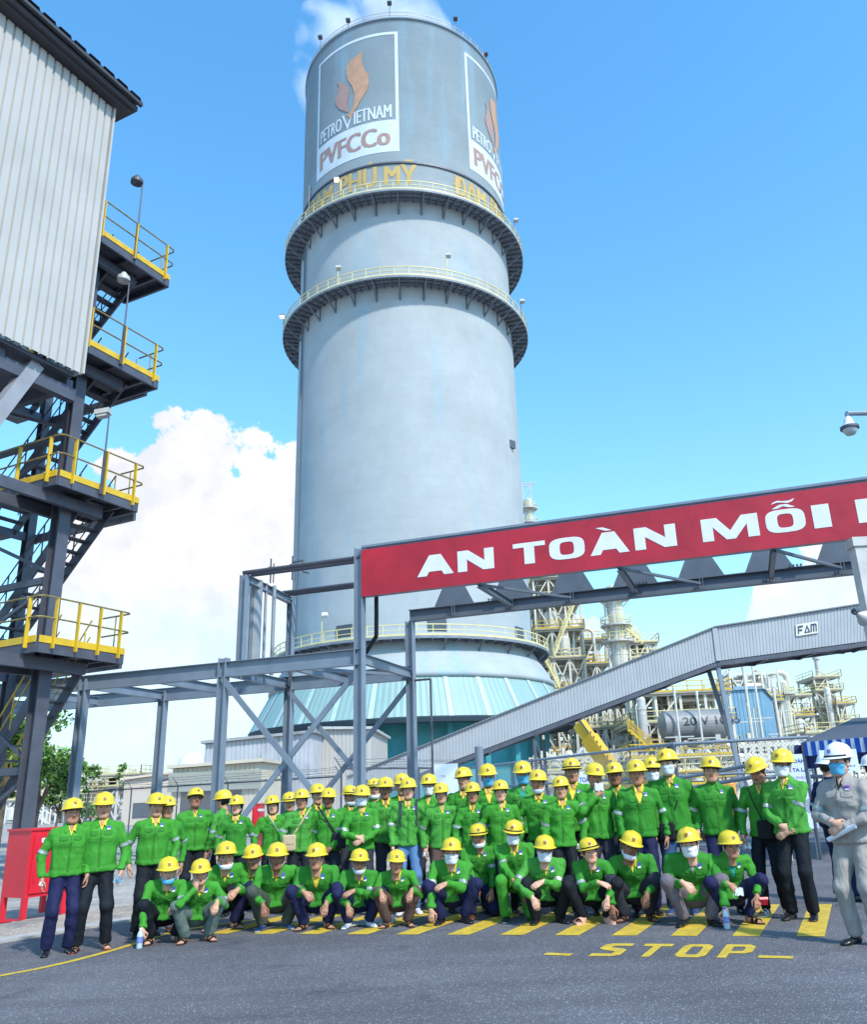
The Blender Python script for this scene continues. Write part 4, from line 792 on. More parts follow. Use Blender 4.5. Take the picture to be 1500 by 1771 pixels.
for i in range(k + 1): a = q0 + (q1 - q0) * i / k * .8; V += [a + (0, .04 * math.sin(i * 2.), 0), a + (0, .05 * math.sin(i * 2.3), -.24 - .02 * math.sin(i))]
m.add(V, [(2 * i, 2 * i + 2, 2 * i + 3, 2 * i + 1) for i in range(k)]); m.add([q0 + t_ for t_ in ((-.12, .1, .2), (.1, .1, .2), (.0, .1, -.35), (-.2, .1, -.25))], [(0, 1, 2, 3)]); m.obj('navy_skirt', mat('navy_cloth', (.008, .015, .09), .8), tn)
for q in TP_: MB().tube(q - P0, q * (1, 1, 0) - P0, .03).obj('pole', DSTEEL, tn)
for x_, c_, lb in ((1252, YEL, 'orange and red barrier drum behind the fence beside the dark trousered man'), (1266, YEL, 'yellow barrier drum stacked by the red one behind the fence')):
    q = at(x_, 1400, 30); o = thing('barrier_drum', lb, 'drum', (q[0], q[1], 0), 0, 'barrier drums'); MB().lathe([(0, 0), (.22, 0), (.24, .4), (.22, .42), (.24, .44), (.22, .9), (0, .95)], n=16).obj('drum_body', RED if x_ == 1252 else mat('orange_plastic', (.8, .33, .02), .4), o); MB().lathe([(.245, .95), (.245, 1.4), (.2, 1.5), (0, 1.5)], n=16).obj('drum_top', mat('orange_plastic', (.8, .33, .02), .4), o)

# ================================================================ CRANE
cn = thing('crane_boom', 'yellow telescopic crane boom slanting down behind the crowd', 'crane', tuple(at(1068, 1330, 60) * (1, 1, 0))); P0 = np.array(cn.location)
A, B = at(1072, 1352, 60), at(1003, 1252, 62)
YC = mat('crane_yellow', (.72, .42, .015), .35, 0, .1, .5)
MB().beam(A - P0, A + (B - A) * .75 - P0, .9, 1.0).obj('outer_boom', YC, cn); MB().beam(A + (B - A) * .7 - P0, B - P0, .7, .8).obj('inner_boom', YC, cn)
m = MB()
for f_ in np.linspace(.05, .72, 9): q = A + (B - A) * f_ - P0; m.beam(q + (0, -.5, -.55), q + (0, -.5, .55), .06, .08)
m.tube(A + (0, -.55, .3) - P0, B + (0, -.5, .2) - P0, .05); m.obj('boom_ribs', DSTEEL, cn)
MB().box((-1.5, -1.2, 0), (3.5, 1.5, 1.6)).box((1.2, -1.0, 1.6), (3.2, 1.2, 2.7)).obj('carrier', YC, cn)
for i in range(3): MB().tube((-1 + i * 1.8, -1.5, .5), (-1 + i * 1.8, -1.2, .5), .5, n=20).obj('wheel', BLACK, cn)

# ================================================================ REFINERY
PALEP = mat('pale_cream_pipe', (.55, .5, .38), .5, 0, .2, 1)
def Wp(x, y, Y): return at(x, y, Y)
def rail_ring(m, c, R, z, n=16):
    for i in range(n): a = 2 * math.pi * i / n; m.beam((c[0] + R * math.cos(a), c[1] + R * math.sin(a), z), (c[0] + R * math.cos(a), c[1] + R * math.sin(a), z + 1.1), .09)
    for h in (.6, 1.1): m.lathe([(R - .05, z + h - .04), (R + .05, z + h - .04), (R + .05, z + h + .04), (R - .05, z + h + .04), (R - .05, z + h - .04)], (c[0], c[1], 0), n=20)
def rail_rect(m, x0, x1, y0, y1, z, step=1.6, t=.09):
    for (a, b) in (((x0, y0), (x1, y0)), ((x1, y0), (x1, y1)), ((x0, y0), (x0, y1))):
        L = math.hypot(b[0] - a[0], b[1] - a[1]); k = max(1, int(L / step))
        for i in range(k + 1): px, py = a[0] + (b[0] - a[0]) * i / k, a[1] + (b[1] - a[1]) * i / k; m.beam((px, py, z), (px, py, z + 1.15), t)
        for h in (.6, 1.15): m.beam((*a, z + h), (*b, z + h), t)
        m.beam((*a, z + .1), (*b, z + .1), .04, .2)
def vessel(label, xc, ytop, wpx, Y, plats=(), name='process_column', mt=None, ybase=None, top='dome', ladder=True):
    c = Wp(xc, ytop, Y); r = wpx / 2 * Y / 1440 / .95; H_ = c[2]; o = thing(name, label, 'process column', (c[0], Y, 0)); mt = mt or PIPEW
    m = MB().lathe([(r, 0), (r, H_ - r * .6), (r * .85, H_ - r * .25), (r * .4, H_), (0, H_)], n=28)
    for z in np.arange(3, H_ - 1, 3.2): m.lathe([(r, z), (r + .06, z + .05), (r + .06, z + .2), (r, z + .25)], n=28)
    m.obj('shell', mt, o, False)
    for yp in plats:
        z = Wp(xc, yp, Y)[2]; g = MB().lathe([(r, z), (r + 1.1, z), (r + 1.1, z - .2), (r, z - .2)], n=24).obj('ring_platform', LSTEEL, o); m = MB(); rail_ring(m, (0, 0), r + 1.05, z, 14); m.obj('guard_rail', LYEL, g)
        m = MB()
        for i in range(6): a = i * 1.05; m.beam((r * math.cos(a), r * math.sin(a), z - 1.2), ((r + 1) * math.cos(a), (r + 1) * math.sin(a), z - .2), .12)
        m.obj('bracket', LSTEEL, g)
    if ladder:
        m = MB()
        for s in (-.22, .22): m.beam((r * .3 + s, -r - .25, 1), (r * .3 + s, -r - .25, H_), .07)
        for z in np.arange(1, H_, .6): m.beam((r * .3 - .22, -r - .25, z), (r * .3 + .22, -r - .25, z), .05)
        m.obj('ladder', LYEL, o)
    m = MB(); 
    for k, s in enumerate((-1, 1)): rr = r * .13; m.pipe([(s * (r + rr * 2), -.3, 0), (s * (r + rr * 2), -.3, H_ * (.9 - .2 * k)), (s * r * .4, 0, H_ * (.98 - .2 * k))], rr, 8)
    m.obj('riser_pipe', PIPEW, o); return o, r, H_
def steel_frame(label, x0, x1, ys, Y, depth, nx, seed=0, name='pipe_structure', clutter=26, mt=None, brace=True, ymin=0, rails=True, vess=True, flue=True):
    """multi-storey open frame filled with pipes, small vessels and railed floors"""
    rg = random.Random(seed); A = Wp(x0, ys[0], Y); B = Wp(x1, ys[0], Y); w = B[0] - A[0]; o = thing(name, label, 'plant structure', (A[0], Y, 0)); mt = mt or CSTEEL
    zs = [Wp((x0 + x1) / 2, y_, Y)[2] for y_ in ys]; zt_ = zs[0]; xs = np.linspace(0, w, nx + 1); m = MB()
    for x in xs:
        for y in (0, depth): m.beam((x, y, 0), (x, y, zt_ + rg.uniform(0, .8)), .3, .3)
    for z in zs:
        for y in (0, depth): m.beam((0, y, z), (w, y, z), .26, .36)
        for x in xs: m.beam((x, 0, z), (x, depth, z), .24, .3)
    m.obj('steel_frame', mt, o)
    zz = [0] + sorted(zs)
    if brace:
        m = MB()
        for i in range(nx):
            for k in range(len(zz) - 1):
                if rg.random() < .6: m.beam((xs[i], -.05, zz[k]), (xs[i + 1], -.05, zz[k + 1]), .18); 
                if rg.random() < .5: m.beam((xs[i + 1], -.05, zz[k]), (xs[i], -.05, zz[k + 1]), .18)
        m.obj('bracing', mt, o)
    if rails:
        for z in zs:
            if name == 'pipe_rack' and rg.random() < .45: continue
            m = MB(); rail_rect(m, -.3, w + .3, -.6, depth, z + .2); m.obj('guard_rail', rg.choice([LYEL, LYEL, YEL]), o)
            MB().box((-.3, -.6, z + .05), (w + .3, depth, z + .2)).obj('floor_grating', mat('floor_grating', (.38, .36, .32), .7), o)  # grating colour lightened too, as painted distance haze
    ms = [MB(), MB(), MB()]
    for i in range(clutter):
        t = rg.random(); k = rg.randrange(len(zz) - 1); z0, z1 = zz[k], zz[k + 1]; r = rg.choice([.07, .1, .14, .2, .3]); mm_ = ms[rg.choice([0, 0, 0, 0, 1, 1, 2])]
        y = rg.uniform(.1, depth * .9)
        if t < .42: z = rg.uniform(z0 + .3, z1 - .2); a = rg.uniform(-.5, w * .6); b = a + rg.uniform(w * .2, w * .6); mm_.pipe([(a, y, z), (b, y, z), (b, y, z + rg.uniform(-1.5, 1.5))], r, 7)
        elif t < .85: x = rg.uniform(0, w); mm_.pipe([(x, y, z0), (x, y, rg.uniform(z0 + 1, z1 + 1)), (x + rg.uniform(-1, 1), y, z1)], r, 7)
        elif vess: x = rg.uniform(1, max(1.1, w - 1)); R2 = rg.uniform(.5, 1.1); hh = rg.uniform(1.2, (z1 - z0) * .8); ms[0].lathe([(0, z0 + .3), (R2, z0 + .5), (R2, z0 + hh), (R2 * .6, z0 + hh + R2 * .4), (0, z0 + hh + R2 * .5)], (x, y, 0), n=14)
    for k, mm_ in enumerate(ms):
        if mm_.n: mm_.obj('pipework', [PIPEW, PALEP, mat('tan_pipe', (.42, .33, .24), .6, 0, .2, 1)][k], o)
    return o, w, zt_
def stairs(label, P, Q, w=.9, parent=None, mt=LYEL, cat='stair'):
    P = np.asarray(P, float); Q = np.asarray(Q, float); o = thing('stair_flight', label, cat, tuple(P * (1, 1, 0)), 0, 'pale yellow stair flights'); P0 = np.array(o.location); m = MB()
    for s in (-w / 2, w / 2):
        m.beam(P - P0 + (0, s, 0), Q - P0 + (0, s, 0), .08, .25); m.obj
    g = m.obj('stringer', mt, o); m = MB(); k = max(3, int(abs(Q[2] - P[2]) / .35))
    for i in range(k): q = P + (Q - P) * (i + .5) / k - P0; m.boxm(q, (.14, 0, 0), (0, w / 2, 0), (0, 0, .03))
    m.obj('treads', mt, o); m = MB()
    for s in (-w / 2, w / 2):
        for h in (.6, 1.1): m.beam(P - P0 + (0, s, h), Q - P0 + (0, s, h), .08)
        for i in range(k // 3 + 1): q = P + (Q - P) * (i * 3 / k) - P0; m.beam(q + (0, s, 0), q + (0, s, 1.1), .07)
    m.obj('rail', mt, o); return o
# columns and structures measured along the skyline
vessel('slim grey column with an open hoist frame, just right of the tower', 913, 862, 14, 170, (905, 880)); o = bpy.data.objects[-1] if False else None
hf = thing('hoist_frame', 'small open hoist frame on top of the slim column', 'frame', tuple(Wp(913, 872, 170))); 
MB().beam((-.9, 0, -.5), (-.9, 0, 4.8), .2).beam((.9, 0, -.5), (.9, 0, 4.8), .2).beam((-1.4, 0, 4.8), (1.9, 0, 4.8), .25).beam((-.9, 0, 1.2), (.9, 0, 4.6), .12).beam((-.9, 1.4, -.5), (-.9, 1.4, 4.8), .2).beam((.9, 1.4, 0), (.9, 1.4, 4.8), .2).beam((-1.4, 1.4, 4.8), (1.9, 1.4, 4.8), .2).obj('hoist_beams', LSTEEL, hf)
vessel('tall silvery column with railed rings in front of the open sky', 1060, 1012, 27, 118, (1036, 1082, 1110), ladder=True)
vessel('fat grey flue column in front of the orange roof', 1108, 1205, 15, 95, (), 'flue_column', LSTEEL, ladder=False)
vessel('tank with gooseneck pipe on the skyline beyond the blue shed', 1352, 1176, 17, 150, (1200,), 'gooseneck_vessel')
gk = thing('gooseneck_pipe', 'large silver gooseneck pipe curving over beside the skyline tank', 'pipe', tuple(Wp(1338, 1200, 150) * (1, 1, 0)))
cz = Wp(1338, 1178, 150)[2]; MB().pipe([(0, 0, 0), (0, 0, cz)] + [(1.5 - 1.5 * math.cos(t_), 0, cz + 1.5 * math.sin(t_)) for t_ in np.linspace(.2, 2.6, 7)] + [(2.9, 0, cz - 1)], .55, 12).obj('pipe_body', PIPEW, gk)
gk2 = thing('u_bend_pipe', 'upside down U shaped vent pipe left of the tall silvery column', 'pipe', tuple(Wp(1018, 1120, 125) * (1, 1, 0)))
cz = Wp(1018, 1098, 125)[2]; MB().pipe([(-.9, 0, 0), (-.9, 0, cz)] + [(-.9 * math.cos(t_), 0, cz + .9 * math.sin(t_)) for t_ in np.linspace(.2, 2.9, 7)] + [(.9, 0, cz - 1.5)], .25, 10).obj('pipe_body', PIPEW, gk2)
steel_frame('tall cluttered steel structure with pale yellow stairs right beside the tower', 922, 1000, (1000, 1040, 1090, 1140, 1200, 1260, 1310), 122, 12, 3, 1, clutter=230)
steel_frame('mid height pipe structure between the tall structure and the silvery column', 985, 1050, (1108, 1150, 1200, 1250, 1310), 135, 10, 3, 2, clutter=170)
stairs('long pale yellow stair slanting up across the tall structure', Wp(958, 1135, 118), Wp(998, 1035, 118), 1.2); stairs('lower pale yellow stair slanting right at the foot of the tower ring', Wp(968, 1190, 118), Wp(940, 1135, 118), 1.2)
stairs('short stair running down right from the silvery column platform', Wp(1084, 1088, 117), Wp(1112, 1112, 117)); stairs('yellow stair descending right of the grey flue column', Wp(1088, 1262, 92), Wp(1128, 1298, 92), mt=YEL)
steel_frame('small railed platform bridge right of the silvery column', 1084, 1136, (1113, 1140, 1180), 120, 6, 3, 3, clutter=26)
steel_frame('open braced structure with yellow rails under the conveyor knee', 1090, 1262, (1200, 1250, 1300), 96, 12, 4, 4, clutter=190, vess=False)
rf = thing('orange_roof_house', 'low brown house with orange corrugated roof behind the open braced structure', 'building', tuple(Wp(1078, 1300, 112) * (1, 1, 0)))
zr = Wp(1100, 1245, 112)[2]; MB().box((0, 0, 0), (10, 6, zr - 1.2)).obj('wall', RUST, rf); MB().add([(-.6, -.6, zr - 1.3), (10.6, -.6, zr - 1.3), (10.6, 3, zr + 1), (-.6, 3, zr + 1)], [(0, 1, 2, 3)]).obj('roof', ORNG, rf)
# horizontal drum with its number
dl, dr = Wp(1148, 1256, 92), Wp(1252, 1256, 92); dd = thing('horizontal_drum', 'big horizontal grey drum numbered 20 V 1005 on saddles', 'drum', tuple((dl + dr) / 2 * (1, 1, 0))); L = dr[0] - dl[0]; rz_ = dl[2]; rd = 1.55
MB().lathe([(0, -L / 2 - .6), (rd * .6, -L / 2 - .4), (rd, -L / 2), (rd, L / 2), (rd * .6, L / 2 + .4), (0, L / 2 + .6)], n=32).xf(Matrix.Translation((0, 0, rz_)) @ Matrix.Rotation(R_(90), 4, 'Y')).obj('drum_shell', mat('dull_grey_shell', (.24, .24, .24), .5, .1, .15, .6, grime=((.18, .14, .1), .9, .6)), dd)
for x_ in (-L * .33, L * .33): MB().box((x_ - .25, -1.4, 0), (x_ + .25, 1.4, rz_ - rd * .75)).obj('saddle', LSTEEL, dd)
m = MB(); v, f = text_tris('20 V 1005', -1.4, 4.6, rz_ - .15, rz_ + .75, .02, 1); m.add([(a, -math.sqrt(rd ** 2 - (b - rz_) ** 2) - .03, b) for a, b in v], f); m.obj('lettering', mat('black_print', (.03, .03, .035), .5), dd)
# blue shed
bsd = thing('blue_shed', 'blue corrugated shed with lean pitched roof standing in the refinery', 'building', tuple(Wp(1262, 1300, 120) * (1, 1, 0))); P0 = np.array(bsd.location)
A = Wp(1262, 1194, 120)[2]; w = Wp(1352, 1200, 120)[0] - P0[0]; zB = Wp(1352, 1207, 120)[2]; zM = Wp(1318, 1187, 120)[2]; xm = Wp(1318, 1187, 120)[0] - P0[0]
m = MB(); v, f = corr((0, 0, A), (xm, 0, A), (xm, 0, 0), (0, 0, 0), .5, .06); m.add(v, f); v, f = corr((xm, 0, A), (w, 4, zB), (w, 4, 0), (xm, 0, 0), .5, .06); m.add(v, f); m.obj('wall', BLUES, bsd)
MB().add([(-.3, -.4, A), (xm + .2, -.4, A), (w + .3, 3.8, zB), (w, 8, zB + .6), (xm, 8, A + 1.4), (-.3, 8, A + 1.2)], [(0, 1, 4, 5), (1, 2, 3, 4)]).obj('roof', mat('dull_blue_roof', (.2, .3, .38), .6), bsd)
for i, (x_, yt, Yp, wp) in enumerate(((1285, 1150, 100, 5), (1293, 1215, 100, 4), (1303, 1225, 102, 3), (1311, 1225, 104, 3), (1300, 1140, 100, 4), (1338, 1190, 110, 5), (1205, 1195, 90, 4), (1166, 1190, 90, 4))):
    q = Wp(x_, yt, Yp); o = thing('stand_pipe', 'slender upright pipe %s' % ['left of the blue shed, tallest of three', 'short, close in front of the blue shed', 'short, middle one before the blue shed', 'short, right one before the blue shed', 'thin and tall rising above the blue shed', 'pale and thick at the right end of the blue shed', 'rising behind the horizontal drum', 'left of the horizontal drum'][i], 'pipe', (q[0], q[1], 0), 0, 'upright pipes in the refinery')
    r = wp / 2 * Yp / 1440; MB().tube((0, 0, 0), (0, 0, q[2]), r, n=12).lathe([(r, q[2]), (r * 1.25, q[2]), (r * 1.25, q[2] - .5), (r, q[2] - .5)], n=12).obj('pipe_body', PIPEW, o); MB().beam((-1.5, 0, q[2] * .55), (1.5, 0, q[2] * .55), .12).obj('guide_bracket', LSTEEL, o)
vessel('stepped grey chimney tower at the far right skyline', 1417, 1165, 12, 160, (1195,)); q = Wp(1417, 1136, 160); c_ = thing('chimney_cap', 'narrow topmost chimney pipe over the far right tower', 'chimney', tuple(Wp(1417, 1165, 160))); MB().lathe([(.55, -.3), (.45, q[2] - Wp(1417, 1165, 160)[2] - .6), (.7, q[2] - Wp(1417, 1165, 160)[2] - .5), (.7, q[2] - Wp(1417, 1165, 160)[2]), (0, q[2] - Wp(1417, 1165, 160)[2])], n=16).obj('cap_pipe', LSTEEL, c_)
steel_frame('tall narrow structure with yellow landings beneath the far right chimney', 1408, 1452, (1172, 1195, 1225, 1255, 1290), 158, 8, 2, 5, clutter=60)
steel_frame('lower railed structure at the far right end of the skyline', 1448, 1478, (1218, 1250, 1285), 155, 8, 2, 6, clutter=30)
steel_frame('structure with yellow rails around the gooseneck tank', 1330, 1402, (1205, 1240, 1275), 152, 9, 3, 7, clutter=80)
vessel('short silvery column inside the far right structure', 1430, 1188, 10, 156, (), ladder=False)
for i, (x0, x1, ys, Y, nx, sd_, cl_n, lb) in enumerate(((925, 1095, (1310, 1335, 1362), 80, 6, 11, 150, 'low pipe rack crowded with silver pipes left of the orange roof'), (1095, 1270, (1312, 1338, 1362), 78, 6, 12, 170, 'low pipe rack below the horizontal drum'),
        (1262, 1420, (1288, 1312, 1340), 84, 6, 13, 190, 'low pipe rack in front of the blue shed with many small valves'), (1395, 1500, (1268, 1300, 1335), 110, 4, 14, 90, 'low pipe rack behind the striped tent'), (995, 1090, (1220, 1260, 1300), 110, 4, 15, 80, 'pipe rack behind the yellow crane boom'),
        (1262, 1345, (1165, 1215), 128, 3, 16, 40, 'yellow railed gantry above the blue shed'))):
    steel_frame(lb, x0, x1, ys, Y, 7, nx * 2 if i < 5 else nx, sd_, 'pipe_rack', cl_n * 3)
for i, (x0, x1, ys, Y, lb) in enumerate(((72, 150, (1350, 1372, 1392), 120, 'distant white pipe rack left of the leftmost post'), (150, 242, (1342, 1362, 1385), 125, 'distant white pipe rack between the left posts'), (0, 80, (1358, 1385), 140, 'distant pipe rack behind the tree'))):
    steel_frame(lb, x0, x1, ys, Y, 8, 5, 30 + i, 'pipe_rack', 110, mat('whitish_steel', (.62, .62, .6), .6))
vessel('white spherical-topped vessel between the two left posts', 205, 1338, 14, 130, (), 'storage_vessel', WHT, ladder=False)
lm = thing('lattice_mast', 'faint white lattice mast behind the stair tower column', 'mast', tuple(Wp(80, 1300, 110) * (1, 1, 0))); zt_ = Wp(92, 1222, 110)[2]; m = MB(); w = .95
for sx_ in (-w, w):
    for sy_ in (-w, w): m.beam((sx_, sy_, 0), (sx_ * .8, sy_ * .8, zt_), .14)
for i in range(12): z0, z1 = zt_ * i / 12, zt_ * (i + 1) / 12; m.beam((-w, -w, z0), (w, -w, z1), .1).beam((-w, -w, z1), (w, -w, z1), .1).beam((w, w, z0), (-w, w, z1), .1)
m.obj('lattice', mat('white_steel', (.7, .68, .62), .6), lm)

# ================================================================ TREES
LEAF = [mat('leaf_green', (.10, .22, .035), .6, 0, .5, .6), mat('leaf_light', (.20, .35, .06), .6, 0, .4, .6), mat('leaf_dark', (.04, .10, .025), .7, 0, .4, .6)]
BARK = mat('bark', (.12, .09, .065), .9, 0, .3, 5)
def tree(label, base, H_, R, seed, n=2600, leaf=.17, group='trees behind the stair tower', squash=.75):
    rg = np.random.default_rng(seed); o = thing('tree', label, 'tree', tuple(base), 0, group); m = MB(); tips = []
    m.tube((0, 0, 0), (.1, 0, H_ * .45), R * .07, R * .045, 8)
    for i in range(9):
        a = rg.uniform(0, 6.28); rr = R * rg.uniform(.35, .85); z = H_ * rg.uniform(.5, .93); q = np.array([rr * math.cos(a), rr * math.sin(a), z]); mid = np.array([q[0] * .4, q[1] * .4, H_ * .45 + (z - H_ * .45) * .4]); m.tube((.1, 0, H_ * rg.uniform(.3, .45)), mid, R * .035, R * .025, 6); m.tube(mid, q, R * .025, R * .008, 5); tips.append(q)
    m.obj('trunk', BARK, o)
    cl = []
    for q in tips + [np.array([0, 0, H_ * .85])]:
        for _ in range(5): cl.append((q + rg.normal(0, R * .2, 3) * (1, 1, .7), R * rg.uniform(.14, .3)))
    c = np.array([x[0] for x in cl]); r = np.array([x[1] for x in cl]); idx = rg.integers(0, len(cl), n); d = rg.normal(0, 1, (n, 3)); d /= np.linalg.norm(d, axis=1)[:, None]
    P = c[idx] + d * (r[idx] * rg.uniform(.5, 1.05, n) )[:, None] * (1, 1, squash)
    u = rg.normal(0, 1, (n, 3)); u /= np.linalg.norm(u, axis=1)[:, None]; w = np.cross(u, d + rg.normal(0, .4, (n, 3))); w /= np.linalg.norm(w, axis=1)[:, None]; s = leaf * rg.uniform(.6, 1.3, n)[:, None]
    V = np.stack([P - u * s, P + w * s * .5, P + u * s, P - w * s * .5], 1).reshape(-1, 3); m = MB(); m.v = [V]; m.n = len(V); m.f = [(4 * i, 4 * i + 1, 4 * i + 2, 4 * i + 3) for i in range(n)]; m.mi = [int(k) for k in rg.choice([0, 0, 1, 2], n)]
    m.obj('crown', LEAF, o); return o
def tpos(x, Y): return g0(x, Y)
tree('bright green tree filling the gap between the stair tower column and the left post', tpos(62, 42), 4.9, 1.8, 1, 7000, .125); tree('dense green tree at the far left edge behind the steel columns', tpos(0, 40), 6.2, 2.8, 2, 7000, .13)
tree('low leafy tree right of the bright green one, behind the leftmost man', tpos(98, 50), 3.3, 1.2, 3, 2400, .11); tree('small dark conifer-like bush on the skyline left of the beige building', tpos(205, 90), 6.2, .55, 4, 350, .16)
tree('short bush behind the second man from the left', tpos(140, 46), 1.9, .75, 5, 900, .1)
# ================================================================ PEOPLE
def smin(a, b, k): h = np.clip(.5 + .5 * (b - a) / k, 0, 1); return b + (a - b) * h - k * h * (1 - h)
def smax(a, b, k): return -smin(-a, -b, k)
def cap(P, a, b, ra, rb):
    a = np.asarray(a, float); b = np.asarray(b, float); ab = b - a; t = np.clip((P - a) @ ab / (ab @ ab + 1e-9), 0, 1); return np.linalg.norm(P - a - t[:, None] * ab, axis=1) - (ra + (rb - ra) * t)
def ecap(P, a, b, ra, rb, Rv, flat=.66):
    """elliptical capsule: half width ra..rb along Rv, depth squashed by flat"""
    a = np.asarray(a, float); b = np.asarray(b, float); ab = b - a; t = np.clip((P - a) @ ab / (ab @ ab + 1e-9), 0, 1); q = P - a - t[:, None] * ab; x = q @ Rv; o = q - x[:, None] * Rv
    fl = flat[0] + (flat[1] - flat[0]) * t if isinstance(flat, tuple) else flat
    r = ra + (rb - ra) * t; on = np.linalg.norm(o, axis=1); d = np.sqrt(x * x + (on / fl) ** 2); return (d - r) * np.where(d > 1e-6, (np.abs(x) + on * 1.) / (np.abs(x) + on / fl + 1e-9), fl)
def ell(P, c, r): q = (P - np.asarray(c)) / np.asarray(r); n_ = np.linalg.norm(q, axis=1); return (n_ - 1) * n_ / (np.linalg.norm(q / np.asarray(r), axis=1) + 1e-9)
def sdf_mesh(fn, lo, hi, h):
    lo = np.asarray(lo, float); hi = np.asarray(hi, float); n = np.maximum(((hi - lo) / h).astype(int) + 2, 4)
    ax = [lo[i] + h * np.arange(n[i]) for i in range(3)]; G = np.stack(np.meshgrid(*ax, indexing='ij'), -1).reshape(-1, 3)
    # coarse pass: only evaluate finely near the surface
    V = np.full(len(G), 1.); 
    st = 4; cn = [a[::st] for a in ax]; CG = np.stack(np.meshgrid(*cn, indexing='ij'), -1).reshape(-1, 3); cv = fn(CG).reshape([len(a) for a in cn])
    near = np.abs(cv) < h * st * 2.2 + .012
    sg = np.repeat(np.repeat(np.repeat(cv, st, 0), st, 1), st, 2)[:n[0], :n[1], :n[2]]; nr = near.copy()
    for a in range(3):
        nr[tuple(slice(1, None) if i == a else slice(None) for i in range(3))] |= near[tuple(slice(None, -1) if i == a else slice(None) for i in range(3))]
        near = nr.copy()
        nr[tuple(slice(None, -1) if i == a else slice(None) for i in range(3))] |= near[tuple(slice(1, None) if i == a else slice(None) for i in range(3))]; near = nr.copy()
    ng = np.repeat(np.repeat(np.repeat(near, st, 0), st, 1), st, 2)[:n[0], :n[1], :n[2]].reshape(-1)
    V = sg.reshape(-1).copy(); V[ng] = fn(G[ng]); V = V.reshape(n); ins = V < 0
    G = G.reshape(*n, 3); acc = np.zeros((*(n - 1), 3)); cnt = np.zeros(n - 1)
    def cs(o): return tuple(slice(o[i], n[i] - 1 + o[i]) for i in range(3))
    cor = [(i, j, k) for i in (0, 1) for j in (0, 1) for k in (0, 1)]
    for a in cor:
        for x in range(3):
            if a[x] == 0:
                b = list(a); b[x] = 1; va, vb = V[cs(a)], V[cs(b)]; cr_ = ins[cs(a)] != ins[cs(b)]; t = np.where(cr_, va / np.where(cr_, va - vb, 1), 0)
                p = G[cs(a)] + (G[cs(b)] - G[cs(a)]) * t[..., None]; acc += np.where(cr_[..., None], p, 0); cnt += cr_
    act = cnt > 0; idx = -np.ones(n - 1, int); idx[act] = np.arange(act.sum()); VV = acc[act] / cnt[act][:, None]; F = []
    for x in range(3):
        y, z = (x + 1) % 3, (x + 2) % 3; sl0 = [slice(None)] * 3; sl1 = [slice(None)] * 3
        sl0[x] = slice(0, n[x] - 1); sl1[x] = slice(1, n[x]); sl0[y] = sl1[y] = slice(1, n[y] - 1); sl0[z] = sl1[z] = slice(1, n[z] - 1)
        a, b = ins[tuple(sl0)], ins[tuple(sl1)]; e = np.argwhere(a != b); 
        if not len(e): continue
        e[:, y] += 1; e[:, z] += 1; s = ins[tuple(e.T)]
        def gi(dy, dz): q = e.copy(); q[:, y] += dy; q[:, z] += dz; return idx[tuple(q.T)]
        q = np.stack([gi(-1, -1), gi(0, -1), gi(0, 0), gi(-1, 0)], 1); q[~s] = q[~s][:, ::-1]; F.append(q)
    F = np.vstack(F); F = F[(F >= 0).all(1)]; return VV, F
def fast_obj(name, V, F, mats, parent, smooth=True, mi=None, col=None):
    me = bpy.data.meshes.new(name); F = np.asarray(F, dtype=np.int32); me.vertices.add(len(V)); me.vertices.foreach_set('co', np.asarray(V, float).ravel()); k = F.shape[1]
    me.loops.add(len(F) * k); me.loops.foreach_set('vertex_index', F.ravel()); me.polygons.add(len(F)); me.polygons.foreach_set('loop_start', np.arange(0, len(F) * k, k, dtype=np.int32)); me.polygons.foreach_set('loop_total', np.full(len(F), k, dtype=np.int32))
    if smooth: me.polygons.foreach_set('use_smooth', np.ones(len(F), bool))
    for m in (mats if isinstance(mats, (list, tuple)) else [mats]): me.materials.append(m)
    if mi is not None: me.polygons.foreach_set('material_index', np.asarray(mi, dtype=np.int32))
    if col is not None: a = me.color_attributes.new('tone', 'FLOAT_COLOR', 'POINT'); a.data.foreach_set('color', np.hstack([col, np.ones((len(col), 1))]).ravel())
    me.update(); me.validate(); o = bpy.data.objects.new(name, me); COL.objects.link(o); o.parent = parent; return o
def wrinkle(P, amp, f=1., seed=0):
    """soft cloth folds: ridged sum of slanted sine sheets"""
    r_ = np.random.default_rng(seed); d = np.zeros(len(P))
    for i in range(5):
        k = r_.normal(0, 1, 3) * (1, .8, .8); k /= np.linalg.norm(k); k2 = r_.normal(0, 1, 3); w = (28 + 22 * i) * f * .7; ph = r_.uniform(0, 6.28)
        d += (1 - np.abs(np.sin(P @ k * w * .5 + ph + 1.3 * np.sin(P @ k2 * 9 + i)))) * (1 / (1 + .45 * i))
    return -amp * (d - 1.3) * .62
SKIN = mat('skin', (1, 1, 1), .5, 0, .06, 30, vc='tone', spec=.35)
def cloth(name, c, var=.1, rough=.75): return mat(name, c, rough, 0, var, 7, .55, 10, spec=.2, bmap=(1, 1, .4), bdist=.05)
GREEN = cloth('green_workwear', (.048, .262, .028), .12); GREEND = cloth('green_workwear_seam', (.033, .185, .02), .1)
GREENS = [GREEN, GREEN, cloth('faded_green_workwear', (.064, .285, .042), .16), cloth('deep_green_workwear', (.038, .228, .026), .12)]
REFL = mat('reflective_tape', (.33, .38, .37), .35, .2, .12, 20, spec=.6)
YSH = cloth('yellow_polo_shirt', (.72, .48, .06)); TSH = cloth('teal_shirt', (.02, .26, .17)); STRP = cloth('striped_grey_shirt', (.32, .28, .36))
